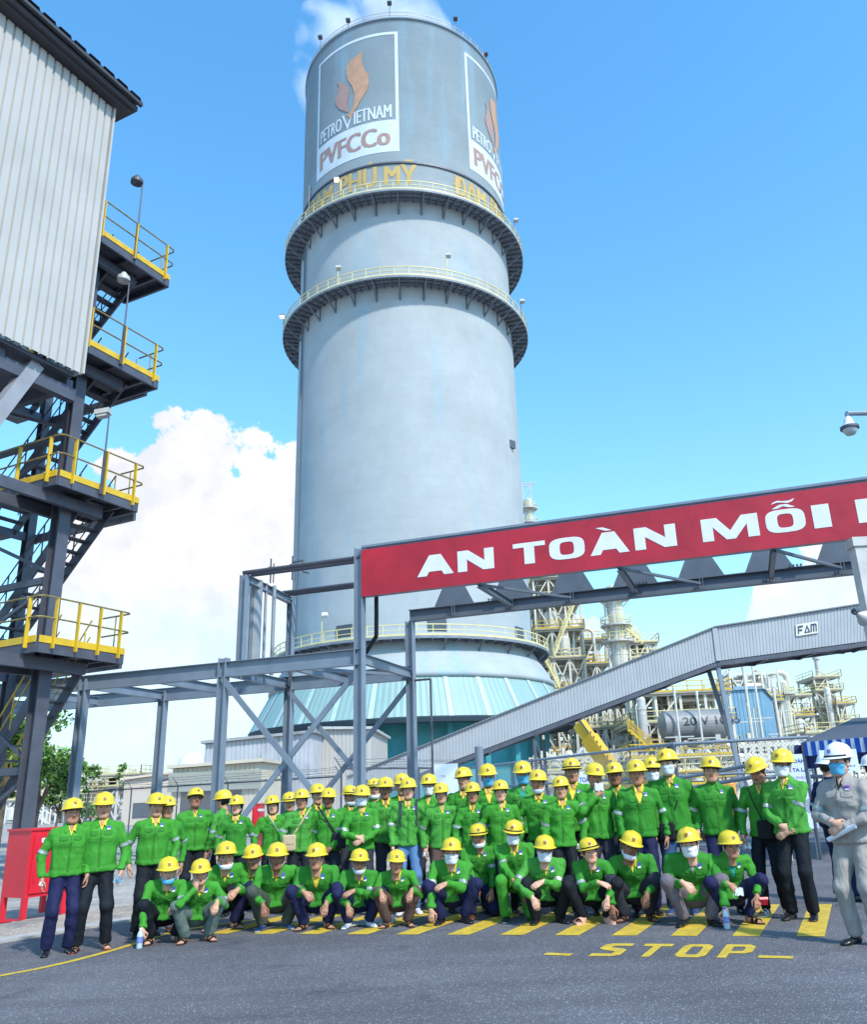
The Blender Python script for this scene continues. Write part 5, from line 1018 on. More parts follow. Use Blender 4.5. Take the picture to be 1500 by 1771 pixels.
HELY = mat('yellow_helmet_plastic', (.70, .52, .03), .28, 0, .04, 8); HELW = mat('white_helmet_plastic', (.74, .77, .82), .28, 0, .04, 8)
HAIRM = mat('black_hair', (.012, .010, .010), .55, 0, .3, 60); HAIRG = mat('grey_hair', (.16, .15, .15), .6, 0, .3, 60)
TR_ = {'navy': cloth('navy_trousers', (.014, .017, .06)), 'black': cloth('black_trousers', (.010, .013, .018)), 'dark': cloth('charcoal_trousers', (.03, .032, .045)), 'sage': cloth('grey_green_trousers', (.12, .16, .14)), 'olive': cloth('dark_olive_trousers', (.06, .075, .06)),
       'brown': cloth('brown_trousers', (.10, .06, .05)), 'jeans': cloth('blue_jeans', (.10, .20, .38)), 'grey': cloth('mid_grey_trousers', (.15, .13, .15)), 'green': GREEN, 'beige': cloth('beige_workwear', (.34, .31, .28)), 'bluejeans': cloth('dark_jeans', (.03, .07, .16)), 'navyw': cloth('navy_workwear', (.012, .02, .07))}
MASKC = {'w': mat('white_mask', (.72, .75, .78), .8, 0, .04), 'b': mat('blue_mask', (.10, .42, .66), .8, 0, .06), 'g': mat('pale_grey_mask', (.52, .58, .62), .8, 0, .04)}
SHOE = {'black': mat('black_shoe_leather', (.012, .012, .015), .3, 0, .1), 'brown': mat('brown_shoe_leather', (.10, .045, .025), .35), 'white': mat('white_sneaker', (.62, .6, .62), .5), 'bluesh': mat('navy_canvas', (.02, .05, .14), .7), 'sole': mat('shoe_sole', (.5, .5, .48), .6), 'redsole': mat('red_sandal', (.25, .03, .02), .5), 'pink': mat('pink_slipper', (.68, .40, .30), .5), 'sandal': mat('dark_sandal_strap', (.03, .015, .012), .4), 'whites': mat('white_sandal', (.66, .66, .68), .5)}
# ---- head kinds (local: x right, y forward, z up, origin mid head)
def head_sdf(k):
    fat, jaw, nose, age = [(1., 1., 1., 0), (1.07, 1.08, 1.05, 0), (.95, .93, 1., 1), (1.02, 1.0, 1.12, 1), (.96, .9, .86, 0), (1.03, .95, .84, 0)][k]
    def f(P, full=True):
        d = ell(P, (0, -.012, .035), (.076, .096, .088)); d = smin(d, ell(P, (0, .018, -.03), (.063 * fat, .074, .082)), .03)
        d = smin(d, cap(P, (-.012 * jaw, .058, -.092), (.012 * jaw, .058, -.092), .021, .021), .035)
        for s in (-1, 1):
            d = smin(d, cap(P, (s * .046 * jaw * fat, .0, -.045), (s * .03 * jaw, .045, -.085), .022, .018), .03)
            d = smin(d, ell(P, (s * .040 * fat, .060, -.018), (.022, .018, .018)), .02)
            d = smin(d, cap(P, (s * .012, .084, .030), (s * .046, .070, .030), .009, .008), .014)
        for s in (-1, 1):
            d = smax(d, -(ell(P, (s * .031, .096, .009), (.019, .015, .012))), .012)
            d = smin(d, ell(P, (s * .031, .073, .008), (.013, .013, .0095)), .004)
        d = smin(d, cap(P, (0, .082, .016), (0, .105 * (.96 + .04 * nose), -.024), .007 * nose, .0125 * nose), .012)
        for s in (-1, 1): d = smin(d, ell(P, (s * .014 * nose, .092, -.030), (.009, .010, .008)), .007)
        d = smax(d, -cap(P, (-.010, .104, -.042), (.010, .104, -.042), .006, .006), .006)
        d = smin(d, cap(P, (-.017, .080, -.0515), (.017, .080, -.0515), .006, .006), .006); d = smin(d, cap(P, (-.013, .081, -.064), (.013, .081, -.064), .0075, .0075), .006)
        d = smax(d, -cap(P, (-.022, .091, -.0575), (.022, .091, -.0575), .0032, .0032), .003)
        if age:
            for s in (-1, 1): d = smax(d, -cap(P, (s * .020, .094, -.03), (s * .031, .082, -.06), .003, .003), .006)
        if full:
            for s in (-1, 1): d = smin(d, smax(ell(P, (s * .079, -.006, -.004), (.011, .020, .032)), -ell(P, (s * .09, .002, -.002), (.008, .010, .018)), .004), .006)
            d = smin(d, cap(P, (0, -.018, -.07), (0, -.035, -.17), .050 if k < 4 else .043, .054 if k < 4 else .045), .02)
        return d
    return f
HEADS = []; EXTRA = {}
for k in range(6):
    f = head_sdf(k); V, F = sdf_mesh(f, (-.105, -.125, -.19), (.105, .125, .14), .0062)
    c = np.ones((len(V), 3)); x, y, z = V.T; ax_ = np.abs(x)
    c[z < -.05] *= (.97, .96, .96)
    c[(y > .05) & (z < -.0) & (z > -.04) & (ax_ > .02)] *= (1.08, .96, .94)
    br = (y > .055) & (ax_ > .013) & (ax_ < .05) & (z > .0265 + .004 - ax_ * .06) & (z < .0375 - ax_ * .02); c[br] = (.06, .045, .045)
    ey = (y > .055) & (np.abs(ax_ - .031) < .0175) & (np.abs(z - .009) < .0078); c[ey] = (.07, .05, .05)
    ew = (y > .055) & (np.abs(np.abs(ax_ - .031) - .0125) < .004) & (np.abs(z - .0075) < .004); c[ew] = (1.15, 1.2, 1.35)
    lp_ = (y > .07) & (ax_ < .021) & (z < -.049) & (z > -.067); c[lp_] *= (.78, .48, .48) if k < 4 else (.92, .42, .42)
    c[(y > .07) & (ax_ < .022) & (np.abs(z + .0575) < .0035)] = (.28, .12, .12)
    c[(y > .085) & (np.abs(ax_ - .010) < .006) & (z < -.034) & (z > -.044)] *= .45
    HEADS.append((V, F, c))
def mk_extra(key, k):
    if (key, k) in EXTRA: return EXTRA[(key, k)]
    f = head_sdf(k)
    if key == 'hair': g = lambda P: smax(smax(f(P, False) - .006, P[:, 1] - .035 - (P[:, 2] - .02) * .9, .006), -(P[:, 2] + .035 + .012 * np.sin(P[:, 0] * 90)), .006)
    elif key == 'bob': g = lambda P: smax(smax(f(P, False) - .020 - .006 * np.sin(P[:, 0] * 120 + P[:, 2] * 20), P[:, 1] - .020 - np.maximum(P[:, 2] - .0, 0) * .9, .01), -(P[:, 2] + .125), .012)
    elif key == 'tied': g = lambda P: smin(smax(smax(f(P, False) - .011, P[:, 1] - .030 - (P[:, 2] - .0) * .9, .006), -(P[:, 2] + .06), .006), cap(P, (0, -.11, -.03), (.0, -.12, -.14), .028, .02), .02)
    elif key == 'mask': g = lambda P: smin(smax(smax(f(P, False) - .0085, -(P[:, 1] - .018 + np.abs(P[:, 2] + .05) * .25), .005), np.abs(P[:, 2] + .052) - .052, .008), smax(ell(P, (0, .088, -.05), (.028, .022, .04)), np.abs(P[:, 2] + .05) - .045, .01), .02)
    elif key == 'flatmask': g = lambda P: smin(smax(smax(f(P, False) - .007, -(P[:, 1] - .03), .005), np.abs(P[:, 2] + .050) - .050 - .0, .006), smax(ell(P, (0, .080, -.045), (.04, .022, .045)), np.abs(P[:, 2] + .05) - .045, .01), .02) - .0015 * np.sin(P[:, 2] * 420)
    elif key == 'chin': g = lambda P: smax(smax(f(P, False) - .013, -(P[:, 1] - .0 + (P[:, 2] + .1) * .4), .006), np.abs(P[:, 2] + .096 - np.maximum(.03 - P[:, 1], 0) * .7 + .0) - .028, .012)
    V, F = sdf_mesh(g, (-.125, -.16, -.19), (.125, .14, .16), .0075); EXTRA[(key, k)] = (V, F); return V, F
# ---- helmet (origin mid head)
def helmet():
    V = []; F = []; nA = 36; ring = []
    prof = [(0., 1.), (.25, .975), (.5, .90), (.72, .77), (.88, .55), (.97, .28), (1.0, .0), (1.02, -.06)]
    for r, zz in prof:
        for i in range(nA):
            a = 2 * math.pi * i / nA; x = math.sin(a); y = math.cos(a); ridge = .006 * max(0, 1 - abs(x * r) / .22) * (zz > .1) * (1.) - .003 * (abs(abs(x * r) - .36) < .1) * (zz > .3)
            V.append((x * r * .113, y * r * .138 - .004, .044 + zz * .112 + ridge))
    # brim: widening at the front into a short peak
    for dr, dz in ((.012, -.004), (.019, -.008), (.016, -.012), (.0, -.010)):
        for i in range(nA):
            a = 2 * math.pi * i / nA; x = math.sin(a); y = math.cos(a); pk = max(0, y) ** 2.2 * .036 * (dr / .016 if dr else 0)
            V.append((x * (.115 + dr), y * (.141 + dr + pk) - .004, .036 + dz - max(0, y) ** 2 * .006 + (1 - abs(y)) * -.002))
    n = len(V) // nA
    for k in range(n - 1):
        for i in range(nA): j = (i + 1) % nA; F.append((k * nA + i, (k + 1) * nA + i, (k + 1) * nA + j, k * nA + j))
    return np.array(V), F
HV, HF = helmet()
def hel_mesh(name, m):
    me = bpy.data.meshes.new(name); me.from_pydata(HV.tolist(), [], HF); me.materials.append(m); me.polygons.foreach_set('use_smooth', [True] * len(HF)); me.update(); return me
HM = {'y': hel_mesh('helmet_shell', HELY), 'w': hel_mesh('helmet_shell_white', HELW)}
def mesh_only(name, mb, mats):
    o = mb.obj(name, mats); me = o.data; bpy.data.objects.remove(o); return me
EMR = mat('emblem_dark_red', (.16, .035, .02), .5); EMB = mat('emblem_blue', (.03, .09, .5), .5)
ez_ = .088
def em(m1):
    m = MB().boxm((0, .1335, ez_), (.0145, 0, 0), (0, .001, 0), (0, -.006, .0145)); m.boxm((0, .1345, ez_ + .002), (.005, 0, 0), (0, .001, 0), (0, -.003, .008), 1); return mesh_only('helmet_emblem', m, [m1, mat('emblem_gold', (.5, .2, .05), .5)])
EM_Y, EM_W = em(EMR), em(EMB)
HBAND = mesh_only('helmet_inner_band', MB().lathe([(.098, .04), (.098, .012), (.088, .012)], n=28).xf(Matrix.Diagonal((1.0, 1.2, 1, 1))), BLACK)
DARKB = mesh_only('front_band', MB().lathe([(.1165, .052), (.1165, .036)], (0, 0, 0), 20, R_(20), R_(160)).xf(Matrix.Diagonal((1.0, 1.22, 1, 1))), BLACK)
sm_ = MB()
for s in (-1, 1): sm_.pipe([(s * .092, .0, .03), (s * .082, .03, -.06), (s * .04, .062, -.112), (0, .07, -.118)], .0028, 5)
STRAPM = mesh_only('chin_strap', sm_, mat('white_strap', (.6, .62, .6), .6))
gm = MB()
for s in (-1, 1):
    t = np.linspace(0, 2 * np.pi, 13); c = [(s * .032 + .023 * math.cos(a), .103 - .012 * abs(math.cos(a) * .0 + 0), .008 + .018 * math.sin(a)) for a in t]; gm.pipe(c, .0028, 4); gm.tube((s * .055, .102, .012), (s * .08, .0, .01), .0025, n=4)
gm.tube((-.01, .104, .01), (.01, .104, .01), .0025, n=4); GLASSM = mesh_only('glasses', gm, BLACK)
# ---- hands (wrist at origin, fingers +y, palm faces -z, thumb at -x)
def hand_kind(curls, th=.5, spread=.0):
    def f(P):
        d = smin(ecap(P, (0, .005, 0), (0, .075, 0), .028, .040, np.array([1., 0, 0]), (.8, .36)), cap(P, (0, -.05, 0), (0, .01, 0), .026, .025), .015)
        for i, (x, L, c) in enumerate(((-.030, .072, curls[0]), (-.010, .080, curls[1]), (.011, .074, curls[2]), (.030, .058, curls[3]))):
            p = np.array([x, .078 - abs(x) * .12, .002]); a = c * .6; r = .0092 if i < 3 else .008
            for s, (fr, dc) in enumerate(((.45, 1.), (.3, 1.2), (.25, .8))):
                q = p + L * fr * np.array([spread * x * 8 * (s == 0), math.cos(a), -math.sin(a)]); d = smin(d, cap(P, p, q, r * (1 - .08 * s), r * (.92 - .08 * s)), .003 if s else .006); p = q; a += c * dc
        t0 = np.array([-.026, .02, -.004]); t1 = t0 + (-.026, .030, -.012 - .02 * th); t2 = t1 + (-.006 + .016 * th, .030, -.012 * th - .004); t3 = t2 + (.004 + .01 * th, .022, -.006)
        d = smin(d, cap(P, t0, t1, .015, .012), .012); d = smin(d, cap(P, t1, t2, .0115, .0095), .004); return smin(d, cap(P, t2, t3, .0095, .0075), .003)
    return sdf_mesh(f, (-.085, -.045, -.09), (.06, .18, .035), .0055)
HANDS = {'relax': hand_kind((.35, .42, .5, .55), .5), 'curl': hand_kind((1.15, 1.2, 1.25, 1.3), 1.2), 'flat': hand_kind((.12, .15, .15, .2), .2, .15), 'vee': hand_kind((.05, .08, 1.5, 1.5), 1.4, .5)}
def basis(y, z):
    y = np.asarray(y, float); y = y / np.linalg.norm(y); z = np.asarray(z, float); x = np.cross(y, z); x /= np.linalg.norm(x); z = np.cross(x, y); return np.stack([x, y, z], 1)
def rotz(a): c, s = math.cos(a), math.sin(a); return np.array([[c, -s, 0], [s, c, 0], [0, 0, 1]])
def rotx(a): c, s = math.cos(a), math.sin(a); return np.array([[1, 0, 0], [0, c, -s], [0, s, c]])
def roty(a): c, s = math.cos(a), math.sin(a); return np.array([[c, 0, s], [0, 1, 0], [-s, 0, c]])
def ik(a, b, l1, l2, pole):
    a = np.asarray(a, float); b = np.asarray(b, float); d = b - a; L = np.linalg.norm(d); 
    if L > (l1 + l2) * .995: b = a + d / L * (l1 + l2) * .995; d = b - a; L = np.linalg.norm(d)
    u = d / L; t = (l1 * l1 - l2 * l2 + L * L) / (2 * L); h = math.sqrt(max(0, l1 * l1 - t * t)); p = np.asarray(pole, float); p = p - (p @ u) * u; p /= np.linalg.norm(p) + 1e-9; return a + u * t + p * h, b
SH = {}
def shoe_mesh(kind):
    if kind in SH: return SH[kind]
    m = MB(); sd = kind in ('sandal', 'redsole', 'pink', 'whites')
    def f(P):
        d = ecap(P, (0, -.055, .03), (0, .10, .022), .036, .042, np.array([1., 0, 0]), (.95, .62)); d = smin(d, ecap(P, (0, .10, .02), (0, .155, .014), .042, .034, np.array([1., 0, 0]), (.6, .45)), .02)
        d = smin(d, cap(P, (0, -.035, .04), (0, -.03, .10), .038, .04), .03); return smax(d, -P[:, 2] + .001, .004)
    V, F = sdf_mesh(f, (-.07, -.12, -.01), (.07, .21, .13), .011)
    SH[kind] = (V, F); return V, F
SV, SF = shoe_mesh('black')
def foot_f(P):
    d = ecap(P, (0, -.05, .035), (0, .09, .03), .032, .040, np.array([1., 0, 0]), (.95, .5)); d = smin(d, cap(P, (0, -.035, .04), (0, -.03, .14), .036, .036), .03)
    for i, x in enumerate((-.027, -.010, .006, .020, .032)): d = smin(d, cap(P, (x * .9, .09, .022), (x, .145 - .012 * i, .018), .012, .011 - .0015 * (i > 0)), .004)
    return smax(d, -P[:, 2] + .012, .004)
FV, FF = sdf_mesh(foot_f, (-.06, -.11, .0), (.06, .18, .16), .0085)
COUNT = [0]
def build_person(label, x=None, ytop=None, foot=None, Y=None, pose='stand', yaw=0., head=(0, 0, 0), hk=0, skin=0, hair='hair', mask=None, arms=('side', 'side'), tr='black', shoe='black', jacket=GREEN, badge=True, shirt=YSH, open_j=False,
                 helm='y', emblem=True, strap=False, glasses=False, band=False, lean=0., knees=(0, 0), legs=True, handk=('relax', 'relax'), group='workers in green jackets and yellow helmets', w=1., long=0., greyh=False, back=False, scale=None, tone=1., trim=True, px_off=0):
    w = w * (1.12 if pose == 'stand' else 1.19); n = COUNT[0]; COUNT[0] += 1; rg = random.Random(100 + n)
    arms = arms[::-1]; handk = handk[::-1]; knees = knees[::-1]      # written as seen in the photo; index 0 is the person's left side
    if jacket is GREEN: jacket = rg.choice(GREENS)
    gj = jacket in GREENS; head = (head[0] + rg.uniform(-5, 5), head[1] + rg.uniform(-3, 3), head[2] + rg.uniform(-3, 3)); yaw = yaw + rg.uniform(-5, 5)
    # place: where the helmet top projects, and how far away the feet are
    if foot: root = gnd(*foot); Y = root[1]
    else: Y = Y + .4 - .28 * (x - 815) / 1440 * Y      # the rows stand parallel to the crosswalk
    top = at(x, ytop, Y); rootp = np.array([top[0], Y, 0.])
    hh = {'stand': 1.80, 'squat': 1.055, 'kneel': 1.215}[pose]
    s = scale or (top[2] / hh)
    s = max(.86, min(1.12, s))
    if abs(s * hh - top[2]) > .02 or s<.92 or s>1.08: print('SCALE', label[:40], round(top[2] / hh, 2))
    face = math.atan2(-(CAM[0] - rootp[0]), (CAM[1] - rootp[1])) + R_(yaw)      # local +y towards the camera, then turned
    o = thing('person', label, 'person', tuple(rootp), face, group); o.scale = (s, s, s)
    X = np.array([1., 0, 0]); Yv = np.array([0, 1., 0]); Zv = np.array([0, 0, 1.])
    # skeleton
    if pose == 'stand':
        sh_x = rg.uniform(-.025, .025); ln = R_(lean + rg.uniform(-4, 4)); pel = np.array([sh_x, 0, .90]); wai = pel + (0, .01, .13); che = wai + (math.sin(ln) * .2, .015, .20); nb = che + (math.sin(ln) * .17, -.02, .19); hips = [np.array([-.078 + sh_x, 0, .87]), np.array([.078 + sh_x, 0, .87])]
        ank = [np.array([-.11 - .03 * knees[0], .0, .085]), np.array([.11 + .03 * knees[1], .02, .085])]; kn = [ik(hips[i], ank[i], .41, .405, (.15 * (-1, 1)[i], 1, 0))[0] for i in (0, 1)]; fdir = [rotz(R_(12 * (1, -1)[i])) @ Yv for i in (0, 1)]
    elif pose == 'squat':
        pel = np.array([0, -.17, .275]); wai = pel + (0, .015, .125); che = wai + (lean * .004, .10, .158); nb = che + (lean * .004, .088, .138); hips = [np.array([-.09, -.16, .27]), np.array([.09, -.16, .27])]
        ank = [np.array([-.14, .02 + .05 * knees[0], .085]), np.array([.14, .02 + .05 * knees[1], .085])]; kn = [ik(hips[i], ank[i], .40, .40, ((-1, 1)[i] * (.5 + .25 * rg.random()), 1, .75))[0] for i in (0, 1)]; fdir = [rotz(R_(22 * (1, -1)[i])) @ Yv for i in (0, 1)]
    else:
        pel = np.array([0, -.12, .42]); wai = pel + (0, .015, .125); che = wai + (0, .07, .18); nb = che + (0, .06, .165); hips = [np.array([-.09, -.11, .41]), np.array([.09, -.11, .41])]
        up = 0 if knees[0] else 1; dn = 1 - up; ank = [None, None]; kn = [None, None]; sg = (-1, 1)
        ank[up] = np.array([sg[up] * .15, .18, .085]); kn[up] = ik(hips[up], ank[up], .40, .40, (sg[up] * .3, 1, 1))[0]; kn[dn] = np.array([sg[dn] * .17, .16, .075]) ; ank[dn] = np.array([sg[dn] * .17, -.24, .09]); fdir = [rotz(R_(10 * (1, -1)[i])) @ Yv for i in (0, 1)]
    up_v = (nb - che) / np.linalg.norm(nb - che); fw = np.cross(up_v, X); fw = fw / np.linalg.norm(fw)          # torso forward
    if fw @ Yv < 0: fw = -fw
    sht = rg.uniform(-.012, .012); shw = .168 * w; sho = [nb - up_v * .078 + X * sg_ * shw - fw * .005 + up_v * sg_ * sht for sg_ in (-1, 1)]
    # arms: 0 = person's right (image left when facing us)
    wr = [None, None]; el = [None, None]; hd = [None, None]
    for i, sg_ in enumerate((-1, 1)):
        md = arms[i]; S_ = sho[i]; pole = (sg_ * .6, -1, -.2); pal = None; fd = None
        if md == 'side': t_ = S_ + (sg_ * (.03 + rg.uniform(0, .06)), rg.uniform(-.01, .13), -.49 + rg.uniform(0, .02)); pole = (sg_ * rg.uniform(.5, 1.2), -.8, 0); fd = (0, .12, -1); pal = (sg_, 0, 0)
        elif md == 'clasp': t_ = np.array([sg_ * .045, pel[1] + .2, pel[2] + .02 + .03 * sg_]); pole = (sg_, -.4, -.2); fd = (-sg_ * 1., .15, -.55); pal = (0, 1, .15)
        elif md == 'clasp_hi': t_ = np.array([sg_ * .05, pel[1] + .22, pel[2] + .12 + .02 * sg_]); pole = (sg_, -.4, -.4); fd = (-sg_ * 1., .15, -.4); pal = (0, 1, .15)
        elif md == 'back': t_ = S_ + (sg_ * .02, -.14, -.48); pole = (sg_, -.3, 0); fd = (-sg_, -.2, -.6); pal = (0, -1, 0)
        elif md == 'chest': t_ = nb + X * sg_ * .05 + fw * .2 - up_v * .10; pole = (sg_, .1, -1); fd = (-sg_ * .8, .1, .6); pal = (0, 1, .2)
        elif md == 'mouth': t_ = nb + X * sg_ * .05 + fw * .17 + up_v * .03; pole = (sg_, .2, -1); fd = (0, .0, 1); pal = (sg_ * .2, 1, 0)
        elif md == 'knee': t_ = kn[i] + (-sg_ * .05, .13, .025); pole = (sg_ * .5, -.5, -.5); fd = (-sg_ * .25, .55, -.9); pal = (0, .8, .6)
        elif md == 'knees_in': t_ = kn[i] + (-sg_ * .15, .09, .0); pole = (sg_ * .5, -.6, -.4); fd = (-sg_ * .8, .3, -.7); pal = (0, 1, .4)
        elif md == 'cross': t_ = kn[1 - i] * (.25, 1, 1) + (sg_ * .0, .10, .03); pole = (sg_ * .6, -.4, -.5); fd = (-sg_ * 1., .3, -.35); pal = (0, .7, .8)
        elif md == 'ground': t_ = np.array([sg_ * .27, kn[i][1] + .12, .20]); pole = (sg_, -.4, 0); fd = (0, .15, -1); pal = (sg_ * .4, 1, 0)
        elif md == 'low': t_ = kn[i] * (.55, 1, 1) + (0, .13, -.13); pole = (sg_ * .5, -.5, -.4); fd = (-sg_ * .2, .3, -1); pal = (0, 1, .2)
        elif md == 'shin': t_ = kn[i] + (-sg_ * .04, .12, -.12); pole = (sg_, -.3, 0); fd = (-sg_ * .4, .3, -1); pal = (0, 1, .2)
        el[i], wr[i] = ik(S_, t_, .275, .245, pole); hd[i] = basis(fd, np.asarray(pal, float))
    # --- jacket
    hemp = pel + (wai - pel) * (-.35 if pose == 'stand' else -.25); hemd = (wai - pel) / np.linalg.norm(wai - pel); sd_ = n * 7 + 1
    tw_ = [.165 * w, .160 * w, .172 * w, .13 * w] if hair != 'bob' and hair != 'tied' else [.165 * w, .150 * w, .160 * w, .12 * w]
    def jsdf(P, detail=True, arm=True):
        d = ecap(P, hemp - hemd * .02, wai, tw_[0] + .016, tw_[1], X, .72); d = smin(d, ecap(P, wai, che, tw_[1], tw_[2], X, (.68, .66)), .03); d = smin(d, ecap(P, che, nb - up_v * .07, tw_[2] * .97, tw_[3], X, (.66, .56)), .03)
        d = smin(d, cap(P, sho[0] + X * .02, sho[1] - X * .02, .050, .050), .05); d = smin(d, cap(P, nb - up_v * .02, sho[0] + X * .01, .050, .046), .03); d = smin(d, cap(P, nb - up_v * .02, sho[1] - X * .01, .050, .046), .03); d = smin(d, cap(P, nb - up_v * .05, nb + up_v * .01, .072, .060), .04)
        fold = wrinkle(P, .0165, .85, sd_) if detail else 0.
        for i in (0, 1) if arm else ():
            a = smin(cap(P, sho[i], el[i], .063, .056), cap(P, el[i], wr[i], .056, .046), .02)
            dw = (wr[i] - el[i]) / np.linalg.norm(wr[i] - el[i]); a = smax(a, (P - wr[i]) @ dw - .004, .006)
            if detail: a = a + wrinkle(P, .014, 1.3, sd_ + i + 3)
            d = smin(d, a, .03)
        d = smax(d, -((P - hemp) @ hemd), .01)
        if detail: d = d + fold; d = d - .006 * np.clip(1 - np.abs((P - hemp) @ hemd - .03) / .03, 0, 1) + .006 * np.clip(1 - np.abs((P - hemp) @ hemd - .075) / .02, 0, 1)
        return d
    pts = np.array([pel, wai, che, nb, hemp, *sho, *el, *wr]); lo = pts.min(0) - .2; hi = pts.max(0) + .2; lo[2] = max(lo[2], -.02)
    V, F = sdf_mesh(jsdf, lo, hi, .0155); jk = fast_obj('jacket', V, F, jacket, o)
    # --- trousers
    def tsdf(P):
        d = smax(ecap(P, pel - hemd * .01, pel + hemd * .06, .150 * w, .145 * w, X, .66), (P - pel) @ hemd - .10, .01)
        for i in (0, 1):
            l_ = cap(P, hips[i], kn[i], .084 * w, .076); sh_ = cap(P, kn[i], ank[i] + (0, 0, .01), .075, .056 if hair == 'tied' else .070)
            da = (ank[i] - kn[i]) / np.linalg.norm(ank[i] - kn[i]); sh_ = smax(sh_, (P - ank[i]) @ da - .02, .008); l_ = smin(l_, sh_, .025); d = smin(d, l_ + wrinkle(P, .014, 1.0, sd_ + 11 + i), .03)
        return d
    if legs:
        pts = np.array([pel, *hips, *kn, *ank]); lo = pts.min(0) - .16; hi = pts.max(0) + .16; lo[2] = max(lo[2], .0); V, F = sdf_mesh(tsdf, lo, hi, .0165); fast_obj('trousers', V, F, TR_[tr], o)
    # --- body: head, neck, trunk, limbs, hands and feet as one skin mesh
    hr = rotz(R_(head[0])) @ rotx(R_(head[1])) @ roty(R_(head[2]))
    if pose != 'stand': hc = nb + fw * .045 + up_v * .05 + Zv * .068
    else: hc = nb + Zv * .142 + Yv * .02
    sk = np.array([[.66, .37, .25], [.56, .30, .19], [.44, .22, .135], [.29, .135, .08], [.68, .4, .28]][skin]) * tone
    hs_ = 1.02 if hk >= 4 else 1.07
    BV, BF, BC = [], [], []; nn = 0
    def addb(V, F, C_): 
        nonlocal nn
        BV.append(V); F = np.asarray(F); BF.append(F + nn); BC.append(C_); nn += len(V)
    hv, hf, hcx = HEADS[hk]; addb((hv * hs_) @ hr.T + hc, hf, hcx * sk)
    tm = MB()
    def tb(a, b, r1, r2, n_=8): tm.tube(a, b, r1, r2, n_, cap=False)
    tb(hc - Zv * .08 - Yv * .02, nb - up_v * .03, .050, .056, 12); tb(nb - up_v * .03, che, .05, .07); tb(che, wai, .07, .07); tb(wai, pel, .07, .07)
    for i in (0, 1): tb(nb - up_v * .05, sho[i], .05, .04); tb(sho[i], el[i], .042, .034); tb(el[i], wr[i], .034, .027); tb(pel, hips[i], .05, .05); tb(hips[i], kn[i], .05, .035); tb(kn[i], ank[i] - (0, 0, .0), .035, .032)
    tb_v = np.vstack(tm.v); addb(tb_v, tm.f, np.tile(sk, (len(tb_v), 1)))
    for i, sg_ in enumerate((-1, 1)):
        v, f = HANDS[handk[i]]; v = v * (1.0 if hk < 4 else .93); f = np.asarray(f)
        if i == 0: v = v * (-1, 1, 1); f = f[:, ::-1]
        addb(v @ hd[i].T + wr[i] + hd[i] @ np.array([0, .02, 0]), f, np.tile(sk * .96, (len(v), 1)))
    bare = shoe in ('sandal', 'redsole', 'pink', 'whites')
    if legs:
        fb = []
        for i, sg_ in enumerate((-1, 1)):
            dn_ = pose == 'kneel' and i == (0 if not knees[0] else 1)
            B_ = basis(fdir[i], Zv) if not dn_ else basis(np.array([0, .35, -1.]), (0, -1, -.3))
            p0 = ank[i] * (1, 1, 0) + fdir[i] * .03 if not dn_ else ank[i] + (0, -.07, .03)
            fb.append((B_, p0))
            if bare: v = FV * (sg_ * -1, 1, 1) @ B_.T + p0; f = FF[:, ::-1] if sg_ == 1 else FF; addb(v, f, np.tile(sk * .85, (len(v), 1)))
    body = fast_obj('body', np.vstack(BV), np.vstack(BF), SKIN, o, True, None, np.vstack(BC))
    if legs:
        for i, (B_, p0) in enumerate(fb):
            if bare:
                m = MB(); t = np.linspace(0, 2 * np.pi, 18, endpoint=False); ol = [(.046 * math.sin(a) * (1 - .12 * math.cos(a)), .05 + .135 * -math.cos(a)) for a in t]; th_ = .014 if shoe != 'pink' else .032
                v = [(a, b, .0) for a, b in ol] + [(a, b, th_) for a, b in ol]; m.add(v, [(k, (k + 1) % 18, 18 + (k + 1) % 18, 18 + k) for k in range(18)] + [tuple(range(18))[::-1], tuple(range(18, 36))])
                for yy, ww in ((.095, .022), (.035, .018)) if shoe != 'pink' else ((.095, .05),):
                    c = [(.048 * math.cos(a), yy + .012 * math.cos(a), th_ - .004 + .05 * math.sin(a) * (1 if yy > .05 else 1.35)) for a in np.linspace(0, math.pi, 9)]
                    for a, b in zip(c[:-1], c[1:]): m.beam(a, b, ww * 2, .006, (0, 0, 1) if False else (0, 1, 0)) if False else m.add([(a[0], a[1] - ww, a[2]), (a[0], a[1] + ww, a[2]), (b[0], b[1] + ww, b[2]), (b[0], b[1] - ww, b[2])], [(0, 1, 2, 3)], 1)
                m.v = [v_ @ B_.T + p0 for v_ in m.v]; m.obj('sandal', [SHOE['redsole' if shoe == 'redsole' else 'pink' if shoe == 'pink' else 'whites' if shoe == 'whites' else 'sandal'], SHOE['sandal' if shoe in ('sandal', 'redsole') else 'pink' if shoe == 'pink' else 'whites']], o)
            else:
                mats = {'black': ['black', 'black'], 'brown': ['black', 'brown'], 'brownsh': ['brown', 'brown'], 'white': ['white', 'sole'], 'sneak': ['black', 'sole'], 'blue': ['bluesh', 'sole']}[shoe]
                ctr = SV[SF].mean(1)[:, 2]; fast_obj('shoe', SV @ B_.T + p0, SF, [SHOE[mats[0]], SHOE[mats[1]]], o, True, (ctr < .018).astype(int))
    # --- head gear
    Mh = Matrix.Translation(Vector(hc)) @ Matrix((hr).tolist()).to_4x4() @ Matrix.Scale(hs_, 4)
    tilt = Matrix.Rotation(R_(rg.uniform(-4, 3)), 4, 'X') @ Matrix.Rotation(R_(rg.uniform(-3, 3)), 4, 'Y')
    he = bpy.data.objects.new('helmet', HM[helm]); COL.objects.link(he); he.parent = o; he.matrix_local = Mh @ tilt @ Matrix.Translation((0, -.006, .020))
